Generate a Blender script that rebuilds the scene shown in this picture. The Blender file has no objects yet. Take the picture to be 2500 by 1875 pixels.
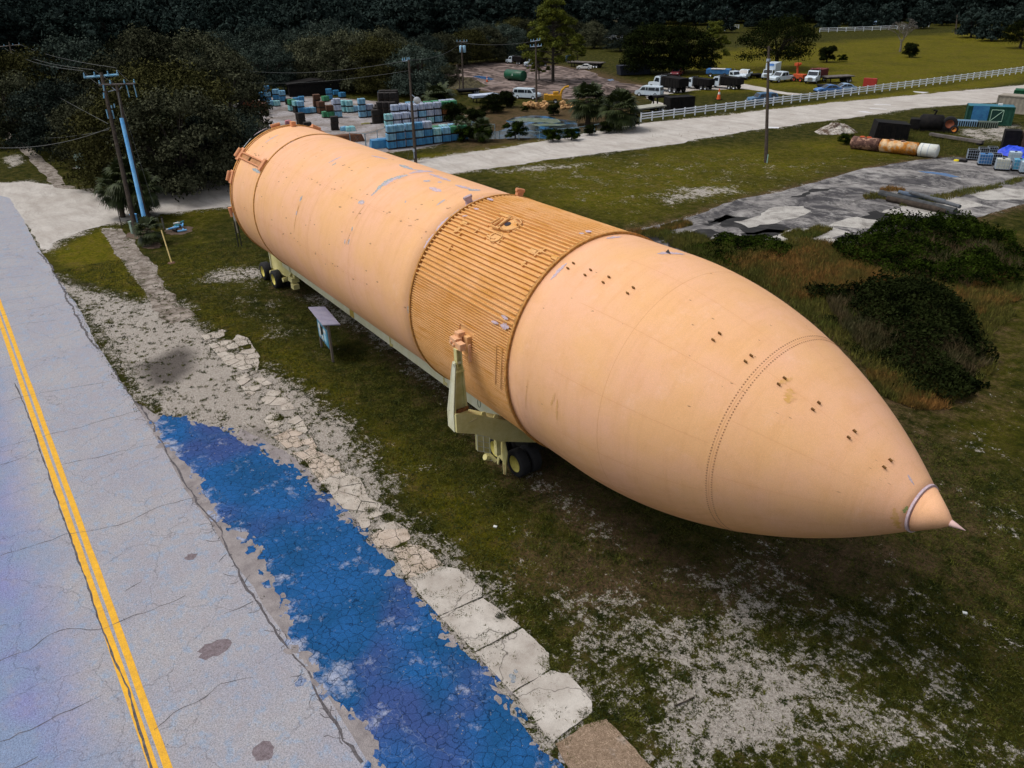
import bpy, bmesh, math, random
import numpy as np
from mathutils import Vector, Matrix
rad = math.radians
random.seed(7); RNG = np.random.default_rng(7)
SC = bpy.context.scene; COL = SC.collection
# ------------------------------------------------------------------ camera
YAW, PIT, ROL, FPX = 2.5373409, 0.47931663, -0.02136933, 1920.02
CP = np.array([19.96246, -17.79586, 18.48599])
_fw = np.array([math.cos(PIT)*math.cos(YAW), math.cos(PIT)*math.sin(YAW), -math.sin(PIT)])
_r = np.cross(_fw, [0, 0, 1]); _r /= np.linalg.norm(_r); _u = np.cross(_r, _fw)
CR = math.cos(ROL)*_r+math.sin(ROL)*_u; CU = -math.sin(ROL)*_r+math.cos(ROL)*_u
cam = bpy.data.cameras.new('camera'); co = bpy.data.objects.new('camera', cam); COL.objects.link(co)
co.matrix_world = Matrix([[CR[0], CU[0], -_fw[0], CP[0]], [CR[1], CU[1], -_fw[1], CP[1]], [CR[2], CU[2], -_fw[2], CP[2]], [0, 0, 0, 1]])
cam.sensor_width = 36; cam.lens = 36*FPX/2500; cam.clip_end = 8000; SC.camera = co
# ------------------------------------------------------------------ light: overcast day
SUN_EL, SUN_AZ = rad(61), rad(232)      # azimuth measured from +X towards +Y
w = bpy.data.worlds.new('World'); SC.world = w; w.use_nodes = True
nt = w.node_tree; bg = nt.nodes['Background']; sky = nt.nodes.new('ShaderNodeTexSky')
sky.sky_type = 'NISHITA'; sky.sun_disc = False; sky.sun_elevation = SUN_EL
sky.sun_rotation = math.pi/2-SUN_AZ; sky.dust_density = 4; sky.air_density = 1; sky.ozone_density = 1
hs = nt.nodes.new('ShaderNodeHueSaturation'); hs.inputs['Saturation'].default_value = .35
nt.links.new(sky.outputs[0], hs.inputs['Color']); nt.links.new(hs.outputs[0], bg.inputs[0]); bg.inputs[1].default_value = .125
sl = bpy.data.lights.new('sun', 'SUN'); so = bpy.data.objects.new('sun', sl); COL.objects.link(so)
sl.energy = 1.35; sl.angle = rad(24); sl.color = (1, .95, .88)
d = Vector((math.cos(SUN_EL)*math.cos(SUN_AZ), math.cos(SUN_EL)*math.sin(SUN_AZ), math.sin(SUN_EL)))
so.rotation_euler = d.to_track_quat('Z', 'Y').to_euler(); so.location = (0, 0, 60)
SC.view_settings.view_transform = 'Standard'; SC.view_settings.look = 'None'
SC.view_settings.exposure = 0.16; SC.view_settings.gamma = 1
# ------------------------------------------------------------------ measuring: photograph point -> world point
def ray(x, y):
    v = ((x-1250)/FPX)*CR-((y-937.5)/FPX)*CU+_fw
    return v/np.linalg.norm(v)
def G(x, y, z=0.):
    v = ray(x, y); t = (z-CP[2])/v[2]; q = CP+v*t
    return Vector((q[0], q[1], z))
S = 2500/2212
def A(x, y): return G(x*S, y*S)
def Z(x0, y0, s): return lambda x, y: (x0+x/s, y0+y/s)
Z1 = Z(0, 0, 3.16); Z2 = Z(550, 100, 3.687); Z3 = Z(1050, 0, 3.687); Z4 = Z(1500, 80, 3.687); Z5 = Z(1950, 200, 3.949)
Z6 = Z(500, 280, 3.687); Z7 = Z(950, 450, 3.318); ZL = Z(0, 400, 3.16); ZR = Z(0, 900, 1.701); ZM = Z(700, 1000, 1.8956); ZF = Z(1600, 0, 2.458)
def GZ(zf, x, y): return G(*zf(x, y))
def PX(P):
    q = np.array(P)-CP; z = q@_fw
    return 1250+FPX*(q@CR)/z, 937.5-FPX*(q@CU)/z
def HT(base, ytop):          # height above a ground point that reaches image row ytop
    lo, hi = 0., 60.
    for _ in range(30):
        m = (lo+hi)/2
        if PX((base[0], base[1], m))[1] > ytop: lo = m
        else: hi = m
    return lo
# ------------------------------------------------------------------ materials
MATS = {}
def M(name, c, c2=None, rough=.8, metal=0., scale=4., bump=0., bscale=30., fac=(.35, .65), spec=.3, speck=0., detail=6, rnd=0., dist=0.):
    if name in MATS: return MATS[name]
    m = bpy.data.materials.new(name); m.use_nodes = True; n = m.node_tree; N = n.nodes; L = n.links
    b = N['Principled BSDF']; b.inputs['Roughness'].default_value = rough; b.inputs['Metallic'].default_value = metal
    b.inputs['Specular IOR Level'].default_value = spec
    tc = N.new('ShaderNodeTexCoord'); out = None
    rgb = N.new('ShaderNodeRGB'); rgb.outputs[0].default_value = (*c, 1); out = rgb.outputs[0]
    if c2:
        no = N.new('ShaderNodeTexNoise'); no.inputs['Scale'].default_value = scale; no.inputs['Detail'].default_value = detail
        no.inputs['Roughness'].default_value = .65; no.inputs['Distortion'].default_value = dist
        L.new(tc.outputs['Object'], no.inputs['Vector'])
        mr = N.new('ShaderNodeMapRange'); mr.inputs[1].default_value = fac[0]; mr.inputs[2].default_value = fac[1]; L.new(no.outputs[0], mr.inputs[0])
        mx = N.new('ShaderNodeMixRGB'); mx.inputs[2].default_value = (*c2, 1); L.new(mr.outputs[0], mx.inputs[0]); L.new(out, mx.inputs[1]); out = mx.outputs[0]
    if speck:
        no = N.new('ShaderNodeTexNoise'); no.inputs['Scale'].default_value = bscale*1.3; no.inputs['Detail'].default_value = 3
        L.new(tc.outputs['Object'], no.inputs['Vector'])
        mr = N.new('ShaderNodeMapRange'); mr.inputs[1].default_value = .3; mr.inputs[2].default_value = .7; mr.inputs[3].default_value = 1-speck; mr.inputs[4].default_value = 1+speck
        L.new(no.outputs[0], mr.inputs[0])
        mu = N.new('ShaderNodeVectorMath'); mu.operation = 'SCALE'; L.new(out, mu.inputs[0]); L.new(mr.outputs[0], mu.inputs['Scale']); out = mu.outputs[0]
    if rnd:
        oi = N.new('ShaderNodeObjectInfo'); mr = N.new('ShaderNodeMapRange'); mr.inputs[3].default_value = 1-rnd; mr.inputs[4].default_value = 1+rnd
        L.new(oi.outputs['Random'], mr.inputs[0]); mu = N.new('ShaderNodeVectorMath'); mu.operation = 'SCALE'
        L.new(out, mu.inputs[0]); L.new(mr.outputs[0], mu.inputs['Scale']); out = mu.outputs[0]
    L.new(out, b.inputs['Base Color'])
    if bump:
        no = N.new('ShaderNodeTexNoise'); no.inputs['Scale'].default_value = bscale; no.inputs['Detail'].default_value = 5
        L.new(tc.outputs['Object'], no.inputs['Vector']); bp = N.new('ShaderNodeBump'); bp.inputs['Strength'].default_value = bump
        bp.inputs['Distance'].default_value = .05; L.new(no.outputs[0], bp.inputs['Height']); L.new(bp.outputs[0], b.inputs['Normal'])
    MATS[name] = m; return m
class NB:                     # small node-writing helper for the richer materials
    def __init__(s, name):
        s.m = bpy.data.materials.new(name); s.m.use_nodes = True; s.N = s.m.node_tree.nodes; s.L = s.m.node_tree.links
        s.b = s.N['Principled BSDF']; s.co = s.N.new('ShaderNodeTexCoord').outputs['Object']; MATS[name] = s.m
    def noise(s, sc, det=5, rough=.6, vec=None, dist=0.):
        n = s.N.new('ShaderNodeTexNoise'); n.inputs['Scale'].default_value = sc; n.inputs['Detail'].default_value = det
        n.inputs['Roughness'].default_value = rough; n.inputs['Distortion'].default_value = dist; s.L.new(vec or s.co, n.inputs['Vector']); return n.outputs[0]
    def noisec(s, sc, det=3):
        n = s.N.new('ShaderNodeTexNoise'); n.inputs['Scale'].default_value = sc; n.inputs['Detail'].default_value = det; s.L.new(s.co, n.inputs['Vector']); return n.outputs[1]
    def mr(s, v, a, b, c=0., d=1., smooth=False):
        n = s.N.new('ShaderNodeMapRange'); s.L.new(v, n.inputs[0])
        if smooth: n.interpolation_type = 'SMOOTHSTEP'
        for i, q in enumerate((a, b, c, d)): n.inputs[1+i].default_value = q
        return n.outputs[0]
    def math(s, op, a, b):
        n = s.N.new('ShaderNodeMath'); n.operation = op
        for i, q in enumerate((a, b)):
            if isinstance(q, (int, float)): n.inputs[i].default_value = q
            else: s.L.new(q, n.inputs[i])
        return n.outputs[0]
    def mix(s, f, a, b, mode='MIX'):
        n = s.N.new('ShaderNodeMixRGB'); n.blend_type = mode
        for i, q in enumerate((f, a, b)):
            if isinstance(q, (int, float)): n.inputs[i].default_value = q
            elif isinstance(q, tuple): n.inputs[i].default_value = (*q, 1)
            else: s.L.new(q, n.inputs[i])
        return n.outputs[0]
    def warp(s, sc, amt):
        a = s.N.new('ShaderNodeVectorMath'); a.operation = 'MULTIPLY_ADD'; s.L.new(s.noisec(sc), a.inputs[0])
        a.inputs[1].default_value = (amt,)*3; s.L.new(s.co, a.inputs[2]); return a.outputs[0]
    def vor(s, sc, vec=None, feat='DISTANCE_TO_EDGE'):
        n = s.N.new('ShaderNodeTexVoronoi'); n.feature = feat; n.inputs['Scale'].default_value = sc; s.L.new(vec or s.co, n.inputs['Vector'])
        return n.outputs['Distance'], (n.outputs['Color'] if feat == 'F1' else None)
    def attr(s, name):
        n = s.N.new('ShaderNodeAttribute'); n.attribute_name = name; sp = s.N.new('ShaderNodeSeparateColor'); s.L.new(n.outputs['Color'], sp.inputs[0]); return sp.outputs
    def xyz(s, vec=None):
        sp = s.N.new('ShaderNodeSeparateXYZ'); s.L.new(vec or s.co, sp.inputs[0]); return sp.outputs
    def fin(s, col, rough=.85, spec=.25, h=None, bs=.3, bd=.03):
        s.L.new(col, s.b.inputs['Base Color'])
        if isinstance(rough, (int, float)): s.b.inputs['Roughness'].default_value = rough
        else: s.L.new(rough, s.b.inputs['Roughness'])
        s.b.inputs['Specular IOR Level'].default_value = spec
        if h is not None:
            bp = s.N.new('ShaderNodeBump'); bp.inputs['Strength'].default_value = bs; bp.inputs['Distance'].default_value = bd
            s.L.new(h, bp.inputs['Height']); s.L.new(bp.outputs[0], s.b.inputs['Normal'])
        return s.m
# ------------------------------------------------------------------ mesh helpers
def T(o, label=None, cat=None, group=None, kind=None):
    if label: o['label'] = label
    if cat: o['category'] = cat
    if group: o['group'] = group
    if kind: o['kind'] = kind
    return o
def empty(name, loc, rz=0., label=None, cat=None, group=None):
    o = bpy.data.objects.new(name, None); COL.objects.link(o); o.location = loc; o.rotation_euler = (0, 0, rz); o.empty_display_size = .3
    return T(o, label, cat, group)
def link(name, me, mat, parent=None, smooth=False):
    if mat: me.materials.append(mat)
    if smooth: me.polygons.foreach_set('use_smooth', [True]*len(me.polygons))
    o = bpy.data.objects.new(name, me); COL.objects.link(o)
    if parent: o.parent = parent
    return o
class MB:
    def __init__(s): s.v = []; s.f = []
    def add(s, v, f):
        n = len(s.v); s.v += [tuple(q) for q in v]; s.f += [tuple(n+i for i in q) for q in f]; return s
    def box(s, c, d, rz=0., R=None, tx=1., ty=1.):
        v = []
        for z in (-1, 1):
            for x, y in ((-1, -1), (1, -1), (1, 1), (-1, 1)):
                k = (tx, ty) if z > 0 else (1, 1)
                q = Vector((x*d[0]/2*k[0], y*d[1]/2*k[1], z*d[2]/2))
                if R is not None: q = R@q
                elif rz: q = Vector((q.x*math.cos(rz)-q.y*math.sin(rz), q.x*math.sin(rz)+q.y*math.cos(rz), q.z))
                v.append((q.x+c[0], q.y+c[1], q.z+c[2]))
        return s.add(v, [(3, 2, 1, 0), (4, 5, 6, 7), (0, 1, 5, 4), (1, 2, 6, 5), (2, 3, 7, 6), (3, 0, 4, 7)])
    def tube(s, pts, rs, n=8, cap=True):
        if isinstance(rs, (int, float)): rs = [rs]*len(pts)
        pts = [Vector(p) for p in pts]; base = len(s.v); u = None
        for i, p in enumerate(pts):
            t = (pts[min(i+1, len(pts)-1)]-pts[max(i-1, 0)]).normalized()
            if u is None:
                u = t.cross(Vector((0, 0, 1))); u = u if u.length > .05 else t.cross(Vector((1, 0, 0)))
            u = (u-t*u.dot(t)).normalized(); v = t.cross(u)
            for k in range(n):
                a = 2*math.pi*k/n; s.v.append(tuple(p+(u*math.cos(a)+v*math.sin(a))*rs[i]))
        for i in range(len(pts)-1):
            for k in range(n):
                a = base+i*n+k; b = base+i*n+(k+1) % n; s.f.append((a, b, b+n, a+n))
        if cap: s.f.append(tuple(base+k for k in range(n))[::-1]); s.f.append(tuple(base+(len(pts)-1)*n+k for k in range(n)))
        return s
    def prism(s, prof, y0, y1, i0=None):      # profile in xz, extruded in y; i0: (inset factor by height) callable
        n = len(prof); v = []
        for y, sg in ((y0, 1), (y1, -1)):
            for x, z in prof: v.append((x, y+(i0(z)*sg if i0 else 0), z))
        return s.add(v, [tuple(range(n))[::1], tuple(range(n, 2*n))[::-1]]+[(k, k+n, (k+1) % n+n, (k+1) % n) for k in range(n)])
    def poly(s, pts, h=0.):
        n = len(pts)
        if not h: return s.add(pts, [tuple(range(n))])
        return s.add([tuple(p) for p in pts]+[(p[0], p[1], p[2]-h) for p in pts], [tuple(range(n)), tuple(range(n, 2*n))[::-1]]+[(k, k+n, (k+1) % n+n, (k+1) % n) for k in range(n)])
    def lathe(s, prof, c=(0, 0, 0), axis='Z', n=16, cap=True):      # prof: (t, r)
        base = len(s.v)
        for t, r in prof:
            for k in range(n):
                a = 2*math.pi*k/n; x, y = r*math.cos(a), r*math.sin(a)
                q = (x, y, t) if axis == 'Z' else ((t, x, y) if axis == 'X' else (x, t, y))
                s.v.append((q[0]+c[0], q[1]+c[1], q[2]+c[2]))
        for i in range(len(prof)-1):
            for k in range(n):
                a = base+i*n+k; b = base+i*n+(k+1) % n; s.f.append((a, b, b+n, a+n))
        if cap: s.f.append(tuple(base+k for k in range(n))[::-1]); s.f.append(tuple(base+(len(prof)-1)*n+k for k in range(n)))
        return s
    def mesh(s, name, bevel=0., fix=True):
        me = bpy.data.meshes.new(name); me.from_pydata(s.v, [], s.f)
        if fix or bevel:
            bm = bmesh.new(); bm.from_mesh(me)
            bmesh.ops.recalc_face_normals(bm, faces=bm.faces)
            if bevel: bmesh.ops.bevel(bm, geom=[e for e in bm.edges if e.is_manifold and e.calc_face_angle(0) > .5], offset=bevel, segments=2, affect='EDGES', profile=.6)
            bm.to_mesh(me); bm.free()
        me.update(); return me
    def build(s, name, mat, parent=None, smooth=False, bevel=0., fix=True):
        return link(name, s.mesh(name, bevel, fix), mat, parent, smooth)
def mesh_np(name, V, k):      # faces of k consecutive verts
    n = len(V); me = bpy.data.meshes.new(name); me.vertices.add(n); me.vertices.foreach_set('co', V.astype(np.float32).ravel())
    me.loops.add(n); me.loops.foreach_set('vertex_index', np.arange(n, dtype=np.int32)); me.polygons.add(n//k)
    me.polygons.foreach_set('loop_start', np.arange(0, n, k, dtype=np.int32)); me.update(calc_edges=True); return me
def copy_tree(o, parent=None):
    c = o.copy(); COL.objects.link(c)
    if parent: c.parent = parent
    for ch in o.children: copy_tree(ch, c)
    return c
def xform(pts, loc, rz):
    c, s_ = math.cos(rz), math.sin(rz)
    return [(loc[0]+x*c-y*s_, loc[1]+x*s_+y*c, loc[2]+z) for x, y, z in pts]
# ------------------------------------------------------------------ ground sheet with its bare, dry and lush areas
def inpoly(P, poly):
    x, y = P[:, 0], P[:, 1]; ins = np.zeros(len(P), bool); n = len(poly); dmin = np.full(len(P), 1e9)
    for i in range(n):
        ax, ay = poly[i][:2]; bx, by = poly[(i+1) % n][:2]
        c = (ay > y) != (by > y)
        with np.errstate(divide='ignore', invalid='ignore'): xi = (bx-ax)*(y-ay)/(by-ay)+ax
        ins ^= c & (x < xi)
        ex, ey = bx-ax, by-ay; t = np.clip(((x-ax)*ex+(y-ay)*ey)/(ex*ex+ey*ey+1e-9), 0, 1)
        dmin = np.minimum(dmin, np.hypot(x-ax-t*ex, y-ay-t*ey))
    return np.where(ins, dmin, -dmin)
def W(pts, f=A): return [tuple(f(*q))[:2] for q in pts]
# (polygon, soft width, channel, value)   channels: 0 bare sand / gravel, 1 brown dead ground, 2 lush bright grass, 3 dark stain
GRP = [(-40,395),(60,392),(150,408),(240,418),(360,412),(500,380),(700,365),(870,350),(1100,318),(1380,268),(1600,244),(1800,222),(2000,203),(2260,180),(2260,212),(2000,232),(1800,258),(1600,285),(1400,318),(1200,343),(1000,372),(700,420),(500,445),(350,462),(250,480),(190,495),(130,520),(95,546),(60,500),(40,455),(-40,430)]
LOTP = [(1330,520),(1370,497),(1480,472),(1600,432),(1750,397),(1870,365),(1985,345),(2060,338),(2140,350),(2260,355),(2260,425),(2200,445),(2100,470),(2060,490),(1960,505),(1900,518),(1830,530),(1730,520),(1650,505),(1560,515),(1480,545),(1400,560)]
ZONES = [
 (W([(420,640),(560,700),(640,760),(760,850),(860,930),(960,1040),(1080,1150),(1180,1240),(1000,1180),(880,1050),(760,900),(640,820),(520,740),(430,690)]), 1.6, 2, .62),
 (W(GRP), 3.4, 0, 1.), (W(LOTP), 2.2, 1, 1.), (W(LOTP), 1.6, 0, .75),
 (W([(505,225),(620,205),(760,215),(950,230),(990,245),(1000,300),(900,322),(830,330),(700,330),(600,310),(540,280)]), 4., 0, .9),
 (W([(1000,140),(1060,134),(1200,142),(1260,150),(1350,178),(1400,186),(1330,205),(1230,215),(1080,200),(990,190)]), 6., 1, 1.), (W([(940,235),(1340,225),(1380,200),(1360,270),(1000,330),(930,300)]), 5., 1, .5),
 (W([(540,955),(640,1010),(740,1110),(832,1222),(960,1370),(1100,1520),(1225,1659),(1290,1659),(1150,1480),(1000,1330),(870,1180),(760,1060),(660,980)]), 1.2, 0, 1.),
 (W([(1400,570),(1500,560),(1700,650),(1850,800),(1960,900),(2060,1100),(2100,1250),(1950,900),(1850,760),(1700,600)]), 4., 1, .6),
 (W([(1050,1180),(1200,1260),(1500,1300),(1900,1200),(2150,1330),(2330,1500),(2330,1720),(1300,1720),(1150,1400)]), 4., 0, .40), (W([(880,1000),(1000,1000),(1300,1180),(1600,1240),(1300,1260),(1100,1200)]), 3., 0, .36), (W([(240,600),(560,560),(760,760),(560,740),(420,640)]), 3., 0, .34), (W([(1000,360),(1300,330),(2000,330),(1700,420),(1350,490)]), 6., 0, .26), (W([(1990,900),(2300,700),(2300,1300),(2100,1280)]), 5., 0, .30),
 (W([(1150,1200),(1300,1230),(1500,1240),(1700,1180),(1900,1180),(2000,1200),(1800,1260),(1500,1290),(1250,1290)]), 2.5, 1, .9),
 (W([(60,560),(100,600),(125,590),(165,612),(300,645),(400,645),(425,690),(540,765),(655,830),(755,900),(825,985),(850,1060),(900,1130),(985,1190),(1085,1245),(1110,1330),(1175,1420),(1260,1520),(1390,1659),(1000,1659),(800,1480),(640,1200),(350,920),(290,870),(200,720),(130,640)]), 2.0, 0, .84),
 (W([(300,800),(420,760),(520,790),(640,870),(740,960),(760,1040),(600,980),(400,900)]), 1.2, 0, 1.),
 (W([(560,800),(660,850),(760,960),(810,1050),(830,1100),(760,1060),(640,930)]), 1.2, 0, .62),
 (W([(215,492),(250,492),(380,650),(330,655)]), .5, 0, .9),
 (W([(1180,1330),(1230,1290),(1330,1270),(1450,1290),(1560,1215),(1680,1190),(1760,1260),(1790,1350),(1850,1420),(2000,1480),(2120,1560),(2230,1610),(2230,1700),(1400,1700),(1260,1500)]), 4.5, 0, .66),
 (W([(1500,1450),(1640,1390),(1800,1440),(1850,1560),(1700,1680),(1400,1690),(1380,1560)]), 3.4, 0, .86),
 (W([(600,620),(700,660),(830,760),(930,840),(1000,900),(1080,1000),(1180,1080),(1330,1190),(1500,1240),(1560,1250),(1450,1190),(1200,980),(1100,900),(900,700),(700,600)]), 1.5, 1, .9),
 (W([(620,640),(720,690),(850,790),(960,880),(1030,960),(1150,1070),(1280,1160),(1400,1230),(1300,1120),(1100,950),(900,740),(700,620)]), 1.2, 0, .56),
 (W([(430,590),(520,570),(600,580),(600,600),(520,612),(440,612)]), 1.2, 0, .64),
 (W([(1410,428),(1470,405),(1590,400),(1620,415),(1500,432),(1430,445)]), 3., 0, .70),
 (W([(1700,425),(1760,420),(1790,430),(1720,436)]), 1., 0, .85),
 (W([(1000,368),(1180,350),(1290,352),(1250,368),(1100,375)]), 3, 0, .55),
 (W([(1870,395),(1960,370),(2040,360),(2060,362),(1950,385)]), 2., 0, .5),
 (W([(2050,280),(2212,265),(2212,300),(2100,310)]), 2.5, 0, .62),
 (W([(0,340),(40,330),(60,350),(20,365)]), 1., 0, .7),
 (W([(100,545),(225,492),(255,500),(315,640),(260,625),(150,600)]), 1.5, 2, 1.),
 (W([(230,615),(520,450),(400,440),(330,470),(500,520),(560,560),(560,620),(460,680),(400,640)]), 2.5, 2, .45),
 (W([(900,335),(1370,275),(2212,160),(2212,178),(1700,245),(1100,330),(930,350)]), 2., 2, .8),
 (W([(1000,370),(1300,340),(1850,290),(2000,330),(1800,380),(1500,455),(1370,490),(1200,440)]), 6., 2, .55),
 (W([(2212,500),(2100,480),(2130,640),(2000,900),(2040,1130),(2100,1250),(2300,1300),(2300,500)]), 4., 2, .3),
 (W([(1400,120),(2212,60),(2300,60),(2300,165),(1900,200),(1500,200)]), 9., 2, .75),
 (W([(1380,500),(1500,470),(1800,420),(2000,470),(1850,640),(1700,600)]), 3., 1, .7),
 (W([(1850,560),(2200,560),(2150,720),(2120,880),(1900,900),(1800,700)]), 3., 1, .5),
 (W([(290,790),(340,770),(390,745),(425,760),(420,800),(380,830),(320,840)]), 1.0, 3, 1.),
 (W([(520,930),(560,915),(600,935),(600,965),(560,960)]), .7, 3, .6),
 (W([(125,590),(165,605),(215,612),(200,625),(150,612)]), .5, 3, .7),
 (W([(250,880),(290,860),(310,880),(300,910)]), .5, 3, .4),
]
def axis(lo, hi, st, out, grow):
    a = list(np.arange(lo, hi, st)); s_ = st; x = hi
    while x < out[1]: a.append(x); s_ *= grow; x += s_
    a.append(out[1]); s_ = st; x = lo; b = []
    while x > out[0]:
        s_ *= grow; x -= s_; b.append(max(x, out[0]))
    return np.array(sorted(set(b))+a)
gx = axis(-50, 24, .3, (-4000, 3000), 1.03); gy = axis(-22, 14, .3, (-3000, 4000), 1.03)
XX, YY = np.meshgrid(gx, gy, indexing='ij'); P = np.stack([XX.ravel(), YY.ravel()], -1)
zc = np.zeros((len(P), 4), np.float32)
for poly, sw, ch, val in ZONES:
    pa = np.array(poly); lo, hi = pa.min(0)-sw-1, pa.max(0)+sw+1
    m = (P[:, 0] > lo[0]) & (P[:, 0] < hi[0]) & (P[:, 1] > lo[1]) & (P[:, 1] < hi[1])
    if not m.any(): continue
    t = np.clip(inpoly(P[m], poly)/sw*.5+.5, 0, 1); t = t*t*(3-2*t)*val
    zc[m, ch] = np.maximum(zc[m, ch], t)
nx, ny = len(gx), len(gy); idx = np.arange(nx*ny).reshape(nx, ny)
F_ = np.stack([idx[:-1, :-1], idx[1:, :-1], idx[1:, 1:], idx[:-1, 1:]], -1).reshape(-1, 4)
me = bpy.data.meshes.new('ground'); me.vertices.add(len(P)); me.vertices.foreach_set('co', np.concatenate([P, np.zeros((len(P), 1))], 1).astype(np.float32).ravel())
me.loops.add(F_.size); me.loops.foreach_set('vertex_index', F_.ravel().astype(np.int32)); me.polygons.add(len(F_))
me.polygons.foreach_set('loop_start', np.arange(0, F_.size, 4, dtype=np.int32)); me.update(calc_edges=True)
a1 = me.color_attributes.new('zone', 'FLOAT_COLOR', 'POINT'); a1.data.foreach_set('color', np.concatenate([zc[:, :3], np.ones((len(P), 1))], 1).astype(np.float32).ravel())
a2 = me.color_attributes.new('stain', 'FLOAT_COLOR', 'POINT'); a2.data.foreach_set('color', np.repeat(zc[:, 3:4], 4, 1).astype(np.float32).ravel())
b = NB('ground'); zr, zg, zb = b.attr('zone')[:3]; zs = b.attr('stain')[0]
n1 = b.noise(.12, 4, .6); n2 = b.noise(1.1, 6, .7); n3 = b.noise(9, 5, .75); n4 = b.noise(38, 3, .7)
grass = b.mix(b.mr(n2, .35, .65), (.014, .019, .002), (.062, .060, .007))
lush = b.mix(b.mr(n2, .35, .7), (.075, .078, .003), (.165, .135, .007)); lush = b.mix(b.mr(b.noise(.3, 5, .7), .5, .68, 0, .55), lush, (.12, .085, .025))
grass = b.mix(b.mr(b.math('ADD', zb, b.math('MULTIPLY', b.math('SUBTRACT', n1, .5), 1.2)), .1, .8), grass, lush)
brown = b.mix(n3, (.05, .032, .014), (.16, .105, .06))
dry = b.mr(b.math('ADD', b.math('MULTIPLY', zg, .9), b.math('ADD', b.math('MULTIPLY', b.math('SUBTRACT', n2, .5), 1.7), b.math('MULTIPLY', b.math('SUBTRACT', n3, .5), 1.3))), .05, .55)
grass = b.mix(dry, grass, brown)
grass = b.mix(1., grass, b.mr(n4, .3, .72, .25, 1.7), 'MULTIPLY'); grass = b.mix(1., grass, b.mr(b.noise(4., 5, .8), .32, .68, .45, 1.5), 'MULTIPLY')
sand = b.mix(n2, (.41, .37, .325), (.66, .62, .57)); sand = b.mix(b.mr(n3, .36, .62), b.mix(.6, sand, (.17, .14, .115)), sand)
sand = b.mix(1., sand, b.mr(b.noise(22, 4, .85), .3, .7, .45, 1.4), 'MULTIPLY'); nb_ = b.noise(.5, 3)
nf = b.noise(2.6, 8, .82); th = b.math('ADD', zr, b.math('ADD', b.math('MULTIPLY', b.math('SUBTRACT', nf, .5), 2.3), b.math('ADD', b.math('MULTIPLY', b.math('SUBTRACT', n3, .5), .8), b.math('MULTIPLY', b.math('SUBTRACT', nb_, .5), 1.1))))
col = b.mix(b.mr(th, .5, .6), grass, sand)
col = b.mix(b.mr(b.math('ADD', zs, b.math('MULTIPLY', b.math('SUBTRACT', n2, .5), .5)), .25, .9, 0, .8), col, (.05, .042, .04))
hgt = b.math('ADD', b.math('MULTIPLY', n4, .6), b.math('MULTIPLY', n3, 1.))
gm = b.fin(col, .95, .05, hgt, .8, .12)
ground = link('ground', me, gm); T(ground, 'flat lot of patchy green grass, bare sand and gravel', 'ground', kind='structure')
# ------------------------------------------------------------------ surface materials
b = NB('asphalt'); x_, y_, z_ = b.xyz(); n1 = b.noise(.35, 4); n2 = b.noise(2.2, 5, .7); n4 = b.noise(55, 3, .8); n5 = b.noise(16, 3, .7)
base = b.mix(b.mr(n1, .38, .62), (.30, .30, .345), (.33, .325, .35)); base = b.mix(b.mr(n2, .53, .62, 0, .5), base, (.22, .32, .46))
lane = b.mr(b.math('ADD', y_, b.math('MULTIPLY', b.math('SUBTRACT', n1, .5), 1.6)), -18.3, -20.2)
base = b.mix(lane, base, b.mix(b.mr(n1, .4, .6), (.195, .255, .385), (.205, .22, .40)))
n6 = b.noise(24, 4, .85); base = b.mix(1., base, b.mr(n6, .32, .68, .5, 1.5), 'MULTIPLY'); base = b.mix(b.mr(n2, .3, .48, .35, 0), base, (.33, .27, .26))
base = b.mix(b.mr(n5, .655, .70), base, (.05, .05, .07))
dv, _ = b.vor(.32, b.warp(1.5, .9)); base = b.mix(b.mr(dv, 0., .008, .4, 0), base, (.06, .06, .08))
ASPH = b.fin(base, .9, .2, n4, .5, .02)
b = NB('bay'); x_, y_, z_ = b.xyz(); n1 = b.noise(.5, 5, .65); n2 = b.noise(.85, 9, .70); n4 = b.noise(30, 4, .85); n0 = b.noise(.22, 2); n5 = b.noise(2.4, 6, .8)
base = b.mix(b.mr(n1, .4, .6), (.011, .070, .19), (.016, .092, .265)); base = b.mix(b.mr(n0, .5, .64, 0, .55), base, (.055, .06, .19))
edge = b.mr(b.math('ADD', y_, b.math('MULTIPLY', b.math('SUBTRACT', n1, .5), 2.5)), -13.6, -12.4, .20, 0.)
cl = b.mr(b.math('ADD', b.math('ADD', b.math('ADD', n2, .025), edge), b.math('MULTIPLY', b.math('SUBTRACT', n5, .5), .35)), .60, .74, 0, .85); base = b.mix(cl, base, (.33, .36, .46)); base = b.mix(1., base, b.mr(n4, .3, .7, .55, 1.5), 'MULTIPLY')
dv, _ = b.vor(3.2, b.warp(3.2, .3)); base = b.mix(b.mr(dv, 0., .05, .8, 0), base, (.004, .012, .035))
d2, _ = b.vor(.55, b.warp(2.2, 1.0)); base = b.mix(b.math('MULTIPLY', b.mr(d2, 0., .008, .22, 0), b.mr(n0, .42, .55)), base, (.34, .42, .52))
BAY = b.fin(base, .95, .06, dv, .4, .02)
b = NB('white_road'); n1 = b.noise(.3, 5); n2 = b.noise(3, 6, .75); n4 = b.noise(22, 3, .8)
base = b.mix(b.mr(n1, .4, .62), (.43, .395, .36), (.53, .50, .465)); base = b.mix(b.mr(n2, .45, .75, 0, .6), base, (.33, .30, .27)); base = b.mix(1., base, b.mr(n4, .3, .7, .75, 1.2), 'MULTIPLY')
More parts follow.
